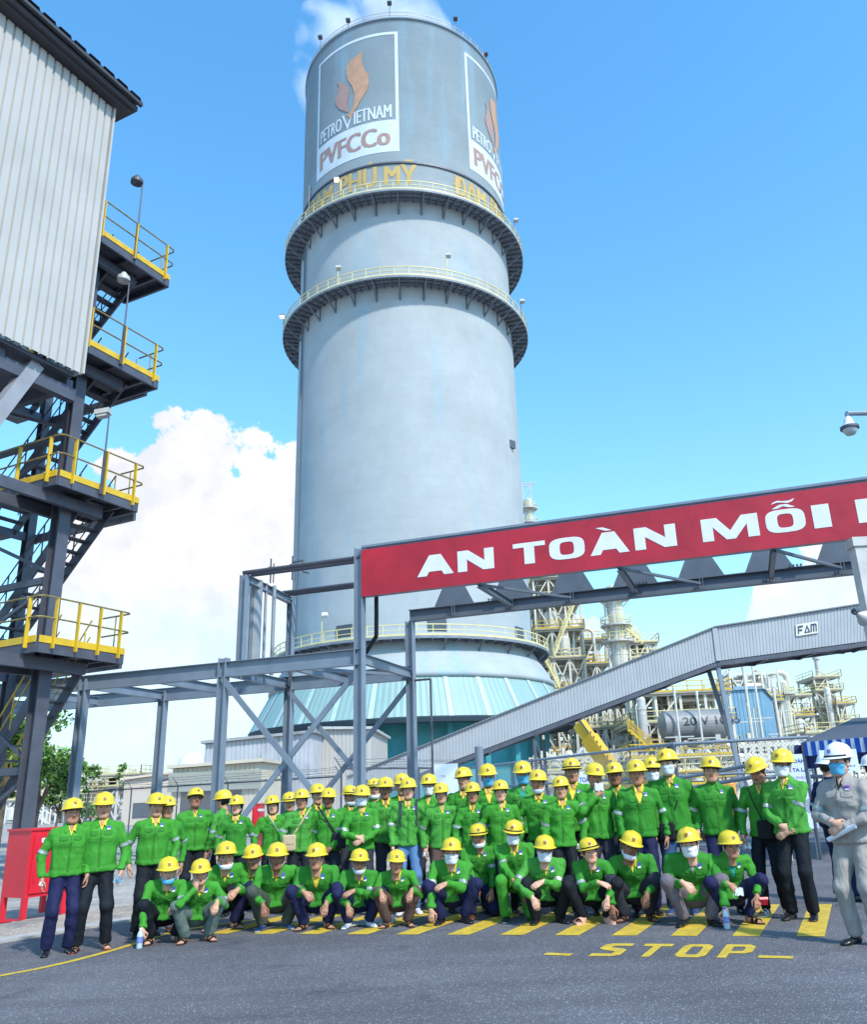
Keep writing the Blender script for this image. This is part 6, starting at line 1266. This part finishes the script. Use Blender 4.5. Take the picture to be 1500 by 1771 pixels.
    def sub(name, me, par=None, mtx=None):
        q = bpy.data.objects.new(name, me); COL.objects.link(q); q.parent = par or o
        if mtx is not None: q.matrix_local = mtx
        return q
    if emblem: sub('helmet_emblem', EM_Y if helm == 'y' else EM_W, he)
    sub('inner_band', HBAND, he)
    if band: sub('front_band', DARKB, he)
    if strap: sub('chin_strap', STRAPM, he)
    if glasses: sub('glasses', GLASSM, o, Mh)
    def ext(name, key, mt):
        kk = ('mesh', key, hk, mt.name)
        if kk not in EXTRA:
            v, f = mk_extra(key, hk); q = fast_obj(name, v, f, mt, None); EXTRA[kk] = q.data; bpy.data.objects.remove(q)
        sub(name, EXTRA[kk], o, Mh)
    ext('hair', hair, HAIRG if greyh else HAIRM)
    if mask: ext('face_mask', {'K': 'mask', 'F': 'flatmask', 'C': 'chin'}[mask[0]], MASKC[mask[1]])
    # --- patches laid onto the jacket
    def surf(P, D):
        P = np.asarray(P, float).copy(); D = np.asarray(D, float)
        for _ in range(14): P = P + D * (jsdf(P, True, False)[:, None] * .85)
        return P
    org = che + up_v * .02
    def patch(U, Vv, off, nx=5, ny=5, shape=None, thick=.004):
        """grid patch on the chest: U,Vv ranges in torso coords (right of image positive = person's left)"""
        us = np.linspace(U[0], U[1], nx); vs = np.linspace(Vv[0], Vv[1], ny); P = []
        for v in vs:
            for u_ in us:
                uu, vv = (u_, v) if shape is None else shape(u_, v); P.append(org + X * uu + up_v * vv + fw * .34)
        S0 = surf(P, -fw); A = S0 + fw * off; B = S0 + fw * (off - thick); m = MB(); F1 = [(j * nx + i, j * nx + i + 1, (j + 1) * nx + i + 1, (j + 1) * nx + i) for j in range(ny - 1) for i in range(nx - 1)]; k = nx * ny
        rim = [i for i in range(nx)] + [j * nx + nx - 1 for j in range(1, ny)] + [(ny - 1) * nx + i for i in range(nx - 2, -1, -1)] + [j * nx for j in range(ny - 2, 0, -1)]
        m.add(np.vstack([A, B]), F1 + [(rim[i], k + rim[i], k + rim[(i + 1) % len(rim)], rim[(i + 1) % len(rim)]) for i in range(len(rim))]); return m
    if not back:
        vw = .075 if not open_j else .13
        top_v = (nb - org) @ up_v
        sp = lambda u_, v: (u_ * (v + (.125 if not open_j else .22) - top_v + .0) / (.125 if not open_j else .22) , v)
        if shirt is not None:
            m = patch((-vw * .55, vw * .55), (top_v - (.12 if not open_j else .215), top_v - .005), .006, 5, 6, sp); m.obj('shirt_front', shirt, jk)
            m = patch((-.026, .026), (top_v - .075, top_v + .0), .0095, 3, 4, lambda u_, v: (u_ * (v + .08 - top_v) / .08, v)); v_ = np.vstack(m.v); fast_obj('bare_throat', v_, m.f, SKIN, jk, False, None, np.tile(sk * .9, (len(v_), 1)))
        if trim:
            m = patch((-.014, .014), ((hemp - org) @ up_v + .03 if pose == 'stand' else -.2, top_v - (.10 if not open_j else .2)), .005, 2, 9); m.obj('button_placket', GREEND if gj else jacket, jk)
            for s in (-1, 1):
                m = patch((s * .078 - .045, s * .078 + .045), (-.085, .035), .004, 4, 4); pk_ = m.obj('chest_pocket', jacket, jk)
                m = patch((s * .078 - .048, s * .078 + .048), (.0, .042), .010, 5, 3, lambda u_, v: (u_, v - .012 * (1 - abs(u_ - s * .078) / .048) * (v < .02))); m.obj('pocket_flap', GREEND if gj else jacket, jk)
            if badge:
                bc = EMB if gj else mat('badge_violet', (.22, .03, .35), .5)
                m = patch((-.098, -.060), (.052, .098), .012, 3, 3); bd = m.obj('breast_badge', mat('badge_blue', (.03, .07, .42), .5) if gj else bc, jk)
                m = patch((-.096, -.062), (.054, .068), .0145, 3, 2); m.obj('badge_strip', WHT, jk)
                if gj: m = patch((-.086, -.072), (.072, .094), .0145, 2, 2, lambda u_, v: (-.079 + (u_ + .079) * (1.2 if v < .08 else .3), v)); m.obj('badge_flame', mat('badge_mark', (.16, .06, .30), .5), jk)
        # lapels: two folded collar wings
        for s in (-1, 1):
            ctl = [(0.030, .008, .075), (.072, -.02, .085), (.092, -.058, .115)]
            c0 = nb + up_v * .052; 
            A = [c0 + X * s * .050 - fw * .035, c0 + X * s * .056 + fw * .012 - up_v * .008, nb + X * s * .035 + fw * .075 + up_v * .0]
            Bt = [nb + X * s * .092 - fw * .045 - up_v * .002, nb + X * s * .100 + fw * .03 - up_v * .035, nb + X * s * .060 + fw * .20 - up_v * .095]
            Bs = surf(Bt[2:3], -fw)[0] + fw * .012; As = surf([nb + X * s * .026 + fw * .3 - up_v * .055], -fw)[0] + fw * .010
            P_ = np.array([A[0], A[1], A[2], As, Bt[0], Bt[1], Bt[1] * .5 + Bs * .5 + fw * .012, Bs]); m = MB().add(np.vstack([P_, P_ - fw * .006 - up_v * .006]), [(0, 1, 5, 4), (1, 2, 6, 5), (2, 3, 7, 6), (8, 12, 13, 9), (9, 13, 14, 10), (10, 14, 15, 11), (4, 5, 13, 12), (5, 6, 14, 13), (6, 7, 15, 14)])
            m.obj('collar', jacket, jk)
            if shirt is YSH and (open_j or rg.random() < .6):
                P2 = np.array([A[0] + up_v * .006, A[1] + up_v * .004, A[2] + up_v * .004 + fw * .004, As + fw * .008 - X * s * .006, Bt[0] * .3 + A[0] * .7, Bt[1] * .3 + A[1] * .7 + fw * .01, (Bt[1] * .5 + Bs * .5) * .35 + A[2] * .65 + fw * .02, Bs * .5 + As * .5 + fw * .012]); MB().add(P2, [(0, 1, 5, 4), (1, 2, 6, 5), (2, 3, 7, 6)]).obj('shirt_collar', shirt, jk)
    else:
        m = MB(); c0 = nb + up_v * .045; t = np.linspace(0, 2 * np.pi, 17); r0, r1 = .062, .078
        for i in range(16): m.add([c0 + X * r0 * math.cos(t[i]) + fw * r0 * math.sin(t[i]), c0 + X * r0 * math.cos(t[i + 1]) + fw * r0 * math.sin(t[i + 1]), nb - up_v * .02 + X * r1 * math.cos(t[i + 1]) + fw * r1 * math.sin(t[i + 1]), nb - up_v * .02 + X * r1 * math.cos(t[i]) + fw * r1 * math.sin(t[i])], [(0, 1, 2, 3)])
        m.obj('collar', jacket, jk)
    # reflective tape round each sleeve
    if trim:
        for i in (0, 1):
            ax_ = (el[i] - sho[i]) / np.linalg.norm(el[i] - sho[i]); u1 = np.cross(ax_, Yv); u1 /= np.linalg.norm(u1) + 1e-9; u2 = np.cross(ax_, u1); P = []; 
            for h_ in (.70, .77, .84):
                c = sho[i] + (el[i] - sho[i]) * h_
                for a in np.linspace(0, 2 * np.pi, 18, endpoint=False):
                    d_ = u1 * math.cos(a) + u2 * math.sin(a); P.append((c, d_))
            C0 = np.array([p[0] for p in P]); D0 = np.array([p[1] for p in P]); rr = np.full(len(P), .035)
            for _ in range(9): rr = rr - jsdf(C0 + D0 * rr[:, None]) * .8
            rr = np.clip(rr, .04, .095); V = C0 + D0 * (rr + .005)[:, None]; m = MB().add(V, [(k * 18 + a, k * 18 + (a + 1) % 18, (k + 1) * 18 + (a + 1) % 18, (k + 1) * 18 + a) for k in (0, 1) for a in range(18)]); m.obj('reflective_band', REFL, jk)
    R3 = rotz(face)
    o_ = dict(o=o, s=s, wr=[rootp + R3 @ (wr[i] * s) for i in (1, 0)], hand=[rootp + R3 @ ((wr[i] + hd[i] @ np.array([0, .09, -.03])) * s) for i in (1, 0)], R=R3, root=rootp, nb=nb, che=che, pel=pel, X=X, fw=fw, up=up_v, surf=surf, jsdf=jsdf, org=org, sho=sho, W=lambda p: rootp + R3 @ (np.asarray(p) * s), body=body)
    return o_
# ---- things people carry (each its own object)
def strap_bag(p, label, c, side=1, over=1, bag=True, bagc=None, z=-.30, name='shoulder_bag', wd=.010):
    """strap from one shoulder across the chest to a small bag at the other hip"""
    m = MB(); a = p['sho'][1 if over < 0 else 0] * .75 + p['nb'] * .25; b = p['pel'] - p['X'] * side * .15 + p['up'] * .02; N_ = 14; pts = []
    for i in range(N_ + 1): q = a + (b - a) * i / N_; pts.append(q + p['fw'] * .32)
    S_ = p['surf'](pts, -p['fw']) + p['fw'] * .011; dd = (b - a) / np.linalg.norm(b - a); sd = np.cross(dd, p['fw']); sd /= np.linalg.norm(sd)
    V = []
    for q in S_: V += [p['W'](q + sd * wd), p['W'](q - sd * wd)]
    V = np.array(V); base = V.mean(0); o = thing(name, label, 'bag', tuple(base)); m.add(V - base, [(2 * i, 2 * i + 1, 2 * i + 3, 2 * i + 2) for i in range(N_)]); m.obj('strap', cloth(c[0], c[1]), o)
    if bag:
        c0 = p['W'](b + p['fw'] * .13 - p['up'] * .02) - base; R3 = p['R']; mm_ = MB()
        def f(P): q = np.abs(P) - (.075, .02, .085); return np.linalg.norm(np.maximum(q, 0), axis=1) + np.minimum(q.max(1), 0) - .02
        v, f_ = sdf_mesh(f, (-.12, -.07, -.13), (.12, .07, .13), .014); fast_obj('bag_body', v @ R3.T + c0, f_, cloth((bagc or c)[0], (bagc or c)[1]), o)
        fl_ = MB().boxm((0, .044, .04), (.07, 0, 0), (0, .003, 0), (0, 0, .05)); fl_.v = [x_ @ R3.T + c0 for x_ in fl_.v]; fl_.obj('flap', cloth((bagc or c)[0], (bagc or c)[1]), o)
    return o
def held_cloth(pos, label, mt=None, s=.05, cat='mask', name='folded_mask', seed=0):
    rg = np.random.default_rng(seed); o = thing(name, label, cat, tuple(pos)); n = 7; V = []
    for j in range(n):
        for i in range(n): u_, v = i / (n - 1) - .5, j / (n - 1) - .5; V.append((u_ * s * 1.5, .012 * math.sin(u_ * 9 + v * 4) - .01, -v * s * 1.3 - .02 + .008 * math.sin(u_ * 12)))
    F = [(j * n + i, j * n + i + 1, (j + 1) * n + i + 1, (j + 1) * n + i) for j in range(n - 1) for i in range(n - 1)]; m = MB().add(V, F); m.add(np.array(V) + (0, .006, 0), [f[::-1] for f in F]); m.obj('fabric', mt or MASKC['w'], o)
    m = MB().pipe([(-s * .7, 0, .0), (-s * 1.1, 0, -s), (-s * .6, 0, -s * 1.5)], .002, 4); m.obj('ear_loop', MASKC['w'], o); return o
def bottle(pos, label, capc):
    o = thing('water_bottle', label, 'bottle', (pos[0], pos[1], max(0, pos[2])), 0, 'water bottles held by the crouching men')
    MB().lathe([(.0, 0), (.031, 0), (.033, .01), (.030, .05), (.033, .07), (.033, .13), (.025, .16), (.013, .18), (.013, .19)], n=20).obj('bottle_body', mat('clear_plastic', (.45, .55, .62), .08, 0, .05), o, True)
    MB().lathe([(.0338, .06), (.0338, .12)], n=20).obj('bottle_label', mat('bottle_label', (.16, .22, .55), .4, 0, .5, 40), o, True); MB().lathe([(.015, .188), (.015, .205), (0, .206)], n=14).obj('cap', capc, o); return o
PPL = {}
def P(key, *a, **k): PPL[key] = build_person(*a, **k)
BG = 'workers in green jackets and yellow helmets'; FG = 'crouching workers in green jackets'
# --- standing, from the left
P(1, 'leftmost standing man in green jacket, navy trousers and black shoes before the red cabinet', 127, 1372, foot=(97, 1650), yaw=8, tr='navy', hk=1, skin=2, badge=False, knees=(.4, .2), head=(6,0,2))
P(2, 'second standing man from the left, black trousers and strappy sandals, folded blue mask in hand', 183, 1362, foot=(155, 1643), yaw=4, tr='black', shoe='redsole', hk=1, skin=1, w=1.06, knees=(1.6, 1.2))
P(3, 'third standing man from the left with black trousers and pointed black shoe', 268, 1364, foot=(247, 1619), yaw=6, tr='black', hk=3, skin=1, w=1.05, head=(4,0,0))
P(4, 'man half hidden behind the third one, grey trousers and brown shoes', 294, 1369, foot=(283, 1614), yaw=8, tr='grey', shoe='brownsh', hk=2, skin=2, w=.95, head=(6,0,0))
P(5, 'broad grey haired man with chin raised, green jacket, behind the hand-raising croucher', 342, 1356, Y=11.7, yaw=8, head=(6,14,-3), tr='black', hk=3, skin=3, greyh=True, w=1.08, emblem=True)
P(6, 'man turned away showing the back of his yellow helmet', 389, 1360, Y=11.9, yaw=-125, tr='black', hk=0, skin=1, back=True, emblem=False, badge=False, w=.95)
P(7, 'woman with black bob hair and chin strap beside the man turned away', 414, 1368, Y=11.3, yaw=-2, hk=4, skin=0, hair='bob', tr='black', strap=True, w=.92, head=(-4,0,0))
P(8, 'smiling woman with dark shoulder hair and thin grey bag strap', 476, 1368, Y=11.55, yaw=6, head=(-10,0,6), hk=5, skin=0, hair='bob', tr='black', badge=False, w=.95)
P(9, 'man mostly hidden between two women, black rimmed helmet edge', 503, 1364, Y=12.3, yaw=0, hk=1, skin=1, band=True, tr='dark', badge=False)
P(10, 'woman with beige crossbody bag strap over her green jacket', 521, 1357, Y=11.3, yaw=4, head=(-8,0,5), hk=5, skin=2, hair='tied', tr='black', w=.93)
P(11, 'thin man behind the beige bag woman, looking over her shoulder', 551, 1349, Y=12.3, yaw=10, hk=2, skin=1, tr='dark', badge=False, w=.92)
P(12, 'woman with black strap over one shoulder and hand on her bag', 571, 1355, Y=11.45, yaw=-2, hk=4, skin=3, hair='tied', arms=('side', 'clasp'), tr='dark', w=1.0)
P(13, 'man with lowered mask peeking past the white masked man with clasped hands', 605, 1352, Y=12.4, yaw=20, hk=0, skin=2, mask='Cg', tr='dark', badge=False, band=True, w=.9)
P(14, 'man in white mask with hands clasped low, behind the bespectacled croucher', 625, 1351, Y=11.2, yaw=-4, hk=0, skin=0, mask='Fw', arms=('clasp_hi', 'clasp_hi'), tr='dark', w=.98)
P(15, 'older man with white mask under his chin at the very back', 645, 1340, Y=12.8, yaw=0, hk=2, skin=1, mask='Cw', tr='dark', badge=False, w=.9, head=(0, 6, 0), band=True)
P(16, 'dark faced man behind and left of the woman in blue jeans', 671, 1337, Y=11.95, yaw=2, hk=2, skin=3, tr='dark', badge=False, w=.95)
P(17, 'young woman with backpack straps and light blue jeans', 704, 1337, Y=11.3, yaw=2, hk=4, skin=0, hair='tied', tr='jeans', shoe='white', w=.92)
P(18, 'person almost wholly hidden behind the woman in blue jeans, only helmet showing', 697, 1331, Y=12.5, yaw=0, hk=0, skin=1, tr='dark', badge=False, w=.85)
P(19, 'man in white mask behind, between the jeans woman and the frowning woman', 738, 1332, Y=12.2, yaw=-4, hk=0, skin=0, mask='Kw', tr='dark', badge=False)
P(20, 'frowning woman with long green jacket and dark brown trousers, white tissue in hand', 762, 1346, Y=11.35, yaw=4, head=(-8,0,3), hk=4, skin=1, hair='tied', tr='brown', w=.94)
P(21, 'man looking sideways in front of the whitish notice board', 802, 1320, Y=12.6, yaw=-8, head=(-12,0,6), hk=2, skin=1, tr='dark', badge=False)
P(22, 'smiling dark haired woman with jacket collar open, in front of the sideways looking man', 817, 1345, Y=11.4, yaw=0, hk=5, skin=2, hair='tied', tr='black', w=.95)
P(23, 'man in bright blue mask beside the thick gate post', 844, 1314, Y=12.4, yaw=0, hk=0, skin=1, mask='Fb', tr='dark', badge=False, open_j=True)
P(24, 'woman with earrings and rosy lips in front of the two blue masked men', 866, 1341, Y=11.25, yaw=2, hk=5, skin=0, hair='tied', tr='black', w=.98, head=(-6,0,3))
P(25, 'man in blue mask with jacket open over a teal shirt and yellow collar', 902, 1309, Y=12.2, yaw=-4, hk=1, skin=1, mask='Fb', shirt=TSH, open_j=True, tr='dark', badge=False, w=1.05)
P(26, 'man with grey mask hanging under his chin beside the teal shirted man', 929, 1324, Y=11.5, yaw=-6, hk=2, skin=2, mask='Cg', strap=True, tr='dark')
P(27, 'smiling woman standing in front with long jacket, black trousers and badge', 966, 1334, Y=10.95, yaw=4, head=(-14,0,3), hk=5, skin=1, hair='tied', tr='black', shoe='sandal', w=.93)
P(28, 'heavy faced man with black banded helmet at the back, by the small poster', 984, 1304, Y=12.1, yaw=0, hk=1, skin=2, band=True, tr='dark', w=1.03, open_j=True)
P(29, 'man holding a white mask to his chest with one raised hand', 1025, 1312, Y=11.25, yaw=6, head=(8,0,-4), hk=0, skin=2, arms=('chest', 'side'), handk=('curl', 'relax'), tr='dark', w=.98)
P(30, 'dark faced man at the back below the yellow crane boom', 1062, 1311, Y=12.2, yaw=0, hk=3, skin=3, tr='dark', badge=False, w=.95)
P(31, 'man with both sleeve bands in view, navy trousers, behind the tilted head croucher', 1093, 1306, Y=11.15, yaw=2, hk=0, skin=2, tr='navy', w=1.02, open_j=True, shirt=YSH)
P(32, 'man in white mask half hidden behind a shoulder, left of the tall masked man', 1125, 1302, Y=12.0, yaw=0, hk=0, skin=2, mask='Kw', tr='dark', badge=False, w=.9)
P(33, 'tallest standing man in pale mask with yellow collar and dark jeans', 1152, 1287, Y=11.3, yaw=-4, head=(-8,6,4), hk=2, skin=0, mask='Kg', tr='bluejeans', shoe='blue', w=.98)
P(34, 'man with hands behind his back standing alone in front of the fence', 1230, 1300, Y=11.3, yaw=4, head=(-4,4,-2), hk=0, skin=1, arms=('back', 'back'), tr='navy', shirt=None, w=1.0)
P(35, 'woman looking down with black trousers and white sandals, tissue in hand', 1305, 1301, foot=(1346, 1583), yaw=-14, head=(-10, -16, 4), hk=3, skin=2, hair='tied', arms=('side', 'side'), tr='black', shoe='whites', w=.92)
P(36, 'man in black glasses and white mask with hands clasped, black trousers', 1345, 1287, foot=(1388, 1590), yaw=-20, head=(-8, 2, -6), hk=0, skin=0, mask='Kw', glasses=True, arms=('clasp', 'clasp'), tr='black', shoe='brown', w=1.0)
P(37, 'man in beige workwear, white helmet and blue mask at the right, holding paper roll', 1443, 1275, foot=(1482, 1634), yaw=-28, head=(-8, 0, -3), hk=0, skin=0, mask='Fb', jacket=TR_['beige'], shirt=mat('dark_undershirt', (.02, .01, .015), .8), helm='w', band=True, arms=('clasp_hi', 'clasp_hi'), tr='beige', w=1.02, group='people not in green')
P(38, 'person in navy workwear seen from behind, hidden between glasses man and beige man', 1424, 1296, Y=12.4, yaw=150, hk=0, skin=1, jacket=TR_['navyw'], helm='w', tr='navyw', back=True, badge=False, emblem=False, group='people not in green')
P(39, 'navy uniformed person in white helmet seen from behind at the right edge', 1503, 1297, Y=12.0, yaw=165, hk=0, skin=1, jacket=TR_['navyw'], helm='w', tr='navyw', back=True, badge=False, emblem=False, group='people not in green')
# --- crouching, from the left
P(41, 'elderly croucher at the left holding a water bottle to the road', 292, 1468, foot=(290, 1629), pose='squat', yaw=2, head=(-4, 0, 0), hk=2, skin=0, greyh=True, mask='Cb', arms=('ground', 'knees_in'), tr='black', shoe='sandal', group=FG, w=.98, handk=('curl', 'relax'), legs=True)
P(42, 'croucher raising two fingers in front of his face, grey green trousers', 348, 1472, foot=(350, 1628), pose='squat', yaw=2, hk=2, skin=1, arms=('mouth', 'knee'), handk=('vee', 'relax'), tr='sage', shoe='sandal', strap=True, group=FG)
P(43, 'croucher with white mask under his chin behind the two-finger croucher', 391, 1441, foot=(400, 1606), pose='squat', yaw=6, hk=0, skin=1, mask='Cw', tr='navy', shoe='sandal', arms=('knees_in', 'knees_in'), group=FG, w=1.04, badge=True)
P(44, 'grinning croucher with yellow neckline leaning his arm across his knee', 437, 1447, foot=(442, 1600), pose='squat', yaw=6, head=(-4,0,5), hk=2, skin=2, tr='black', shoe='sandal', arms=('cross', 'low'), group=FG, w=.95, badge=False)
P(45, 'croucher in grey green trousers and navy canvas shoe with white sole', 480, 1443, foot=(500, 1606), pose='squat', yaw=4, hk=2, skin=3, tr='olive', shoe='blue', arms=('low', 'knee'), strap=True, group=FG, head=(-6,0,0))
P(46, 'croucher with wide yellow shirt collar and navy trousers', 549, 1444, foot=(540, 1606), pose='squat', yaw=-2, head=(-4, 4, -4), hk=3, skin=2, tr='navy', shoe='sandal', arms=('knees_in', 'low'), open_j=True, group=FG, w=1.06)
P(47, 'bespectacled croucher with chin strap and grey mask lowered, white sneakers', 621, 1455, foot=(625, 1603), pose='squat', yaw=4, hk=0, skin=2, tr='navy', shoe='white', mask='Cg', glasses=True, strap=True, arms=('low', 'cross'), group=FG)
P(48, 'croucher in brown trousers with both arms hanging over wide knees', 686, 1457, foot=(690, 1602), pose='squat', yaw=0, head=(10,2,-6), hk=2, skin=2, tr='brown', shoe='sandal', arms=('knee', 'knee'), group=FG)
P(49, 'croucher in white mask with black shoes, left of the lowered-mask man', 779, 1435, foot=(790, 1596), pose='squat', yaw=6, head=(-10,0,-3), hk=0, skin=1, mask='Kw', tr='navy', shoe='black', arms=('ground', 'cross'), group=FG, w=1.04)
P(50, 'half crouching man with black banded helmet and white mask below his chin', 824, 1419, foot=(845, 1584), pose='kneel', yaw=8, head=(-6,0,3), hk=0, skin=2, mask='Cw', band=True, tr='navy', shoe='brownsh', arms=('low', 'low'), group=FG, w=1.02)
P(51, 'kneeling masked man in green trousers with a reflective knee band', 886, 1412, foot=(885, 1590), pose='kneel', knees=(1, 0), yaw=8, hk=0, skin=2, mask='Kw', band=True, tr='green', shoe='sneak', arms=('knees_in', 'low'), group=FG, w=1.05, head=(-8,0,-2))
P(52, 'croucher in white mask and faint glasses with black shoe, beside the green trousers', 938, 1430, foot=(950, 1596), pose='squat', yaw=8, head=(-10,2,-4), hk=0, skin=0, mask='Kw', glasses=True, tr='black', shoe='black', arms=('shin', 'cross'), group=FG, w=1.04)
P(53, 'crouching smiling woman with banded helmet and pink slipper', 1017, 1433, foot=(1022, 1596), pose='squat', yaw=4, head=(8,2,8), hk=5, skin=0, hair='tied', band=True, tr='black', shoe='pink', arms=('cross', 'low'), group=FG, w=.92)
P(54, 'croucher with tilted head, lowered mask and one hand down to the road', 1087, 1422, foot=(1100, 1592), pose='squat', yaw=4, head=(6,-4,-14), hk=3, skin=3, mask='Cw', tr='dark', shoe='sandal', arms=('ground', 'low'), group=FG, w=1.05)
P(55, 'croucher in white mask, mid grey trousers and striped shirt, bottle in hand', 1187, 1415, foot=(1195, 1600), pose='squat', yaw=0, hk=1, skin=0, mask='Fw', tr='grey', shoe='black', shirt=STRP, arms=('knees_in', 'ground'), handk=('relax', 'curl'), strap=True, group=FG, w=1.1, head=(-6,0,0))
P(56, 'rightmost croucher with teal shirt, chin strap and brown sandals', 1253, 1420, foot=(1282, 1597), pose='squat', yaw=24, hk=4, skin=2, hair='tied', shirt=TSH, open_j=True, tr='navy', shoe='sandal', arms=('knees_in', 'low'), strap=True, group=FG)
# --- carried things
held_cloth(PPL[2]['hand'][1] + (0, -.02, -.03), 'light blue folded mask dangling from the hand of the second standing man', MASKC['b'], .05, seed=1)
held_cloth(PPL[1]['hand'][0] + (0, -.02, -.02), 'small white tissue in the fist of the leftmost standing man', MASKC['w'], .03, 'tissue', 'tissue', 2)
held_cloth(PPL[20]['hand'][0] + (0, -.02, -.02), 'white tissue in the hand of the frowning woman in brown trousers', MASKC['w'], .04, 'tissue', 'tissue', 3)
held_cloth(PPL[35]['hand'][0] + (0, -.02, -.02), 'crumpled white tissue in the hand of the woman looking down', MASKC['w'], .05, 'tissue', 'tissue', 4)
held_cloth(PPL[29]['hand'][0] + (-.02, -.04, .09), 'white mask pressed against the chest of the man with raised hand', MASKC['w'], .07, seed=5)
held_cloth(PPL[56]['hand'][0] + (.04, -.03, .0), 'white mask hanging from the hands of the rightmost croucher', MASKC['w'], .06, seed=6)
held_cloth(PPL[27]['hand'][1] + (-.03, -.02, .02), 'white cord loop in the hand of the smiling woman in the long jacket', MASKC['w'], .045, 'mask', 'folded_mask', 7)
b1 = PPL[41]['hand'][0]; bottle((b1[0] + .01, b1[1] - .05, .0), 'small water bottle with blue label standing on the road at the elderly croucher’s hand', mat('white_cap', (.7, .7, .7), .4))
b2 = PPL[55]['hand'][1]; bottle((b2[0] + .0, b2[1] - .06, .0), 'water bottle with blue cap under the hand of the grey trousered croucher', mat('blue_cap', (.02, .12, .6), .4))
strap_bag(PPL[8], 'thin grey crossbody strap on the smiling long haired woman', ('grey_strap', (.3, .33, .33)), side=1, over=-1, bag=False, wd=.007)
strap_bag(PPL[10], 'beige crossbody bag of the woman in the left half of the back row', ('beige_strap', (.50, .38, .24)), side=-1, over=1)
strap_bag(PPL[12], 'black shoulder bag of the woman right of the beige bag', ('black_strap', (.02, .022, .03)), side=1, over=-1, wd=.014)
strap_bag(PPL[33], 'black drawstring pouch at the hip of the tallest masked man', ('black_pouch', (.015, .015, .018)), side=-.6, over=1, wd=.006)
strap_bag(PPL[35], 'black belt bag in front of the woman looking down', ('black_belt', (.016, .016, .02)), side=.3, over=-1, wd=.006)
# white scribbled drawing on the pouch
pm_ = PPL[33]; c = pm_['W'](pm_['pel'] - pm_['X'] * -.09 + pm_['fw'] * .13) 
# backpack straps of the jeans woman
pj = PPL[17]; bo = thing('backpack', 'dark backpack worn by the woman in light blue jeans', 'backpack', tuple(pj['W'](pj['che']))); B0_ = np.array(bo.location)
for s in (-1, 1):
    ps = [pj['nb'] + pj['X'] * s * .105 + pj['fw'] * .25 - pj['up'] * d for d in np.linspace(.03, .36, 9)]; S_ = pj['surf'](ps, -pj['fw']) + pj['fw'] * .006; V = []
    for q in S_: V += [pj['W'](q + pj['X'] * .017) - B0_, pj['W'](q - pj['X'] * .017) - B0_]
    MB().add(V, [(2 * i, 2 * i + 1, 2 * i + 3, 2 * i + 2) for i in range(8)]).obj('shoulder_strap', cloth('dark_strap', (.03, .045, .06)), bo)
f_ = lambda P: np.linalg.norm(np.maximum(np.abs(P) - (.10, .04, .15), 0), axis=1) - .04
v, f = sdf_mesh(f_, (-.18, -.12, -.24), (.18, .12, .24), .02); fast_obj('pack_body', v @ pj['R'].T + (pj['W'](pj['che'] - pj['fw'] * .23) - B0_), f, cloth('dark_strap', (.03, .045, .06)), bo)
# paper roll
pr = PPL[37]; h0 = (pr['hand'][0] + pr['hand'][1]) / 2; R3 = pr['R']; o = thing('paper_roll', 'white rolled paper sheet held by the man in beige workwear', 'paper', tuple(h0)); d = R3 @ np.array([-.17, .03, .07]); m = MB().tube(-d * .9 + (0, -.03, -.02), d * .9 + (0, -.03, -.02), .022, n=16, cap=False).tube(-d * .9 + (0, -.03, -.02), d * .9 + (0, -.03, -.02), .014, n=12, cap=False); m.obj('rolled_sheet', mat('white_paper', (.75, .76, .78), .7), o)
MB().tube(-d * .9 + (0, -.03, -.02), -d * .93 + (0, -.03, -.02), .02, .012, n=12).obj('roll_edge', mat('white_paper', (.75, .76, .78), .7), o)
# crinkled sheet under the crouchers
q = gnd(640, 1603); o = thing('crumpled_sheet', 'crumpled whitish plastic sheet on the road between two crouching men', 'plastic sheet', (q[0], q[1] + .25, .005)); rg = np.random.default_rng(3); n = 9; V = [((i / 8 - .5) * .55 + rg.normal(0, .01), (j / 8 - .5) * .4 + rg.normal(0, .01), abs(rg.normal(0, .018))) for j in range(n) for i in range(n)]
MB().add(V, [(j * n + i, j * n + i + 1, (j + 1) * n + i + 1, (j + 1) * n + i) for j in range(n - 1) for i in range(n - 1)]).obj('sheet', mat('plastic_film', (.42, .44, .46), .4), o)
# red phone on the rightmost croucher's knee
pk = PPL[56]; q = pk['hand'][1] + (.07, -.02, .03); o = thing('mobile_phone', 'red cased phone tucked at the elbow of the rightmost croucher', 'phone', tuple(q)); MB().boxm((0, 0, 0), (.045, 0, 0), (0, .006, .01), (0, -.02, .03)).obj('phone_case', RED, o); MB().boxm((0, -.008, 0), (.036, 0, 0), (0, .001, .002), (0, -.014, .022)).obj('screen', BLACK, o)
# back print of the uniform at the right edge
pb = PPL[39]; m = MB()
for s, z in (('NHÀ MÁY', -.02), ('ĐẠM', -.075)):
    v, f = text_tris(s, -.09, .09, z, z + .04, .02); S_ = pb['surf']([pb['org'] + pb['X'] * -a + pb['up'] * b - pb['fw'] * .3 for a, b in v], pb['fw']) - pb['fw'] * .006; m.add(S_, f)
jk_ = [c for c in pb['o'].children if c.name.startswith('jacket')][0]; m.obj('back_print', WHT, jk_)
print('people', COUNT[0], 'verts', sum(len(o.data.vertices) for o in COL.objects if o.type == 'MESH'))
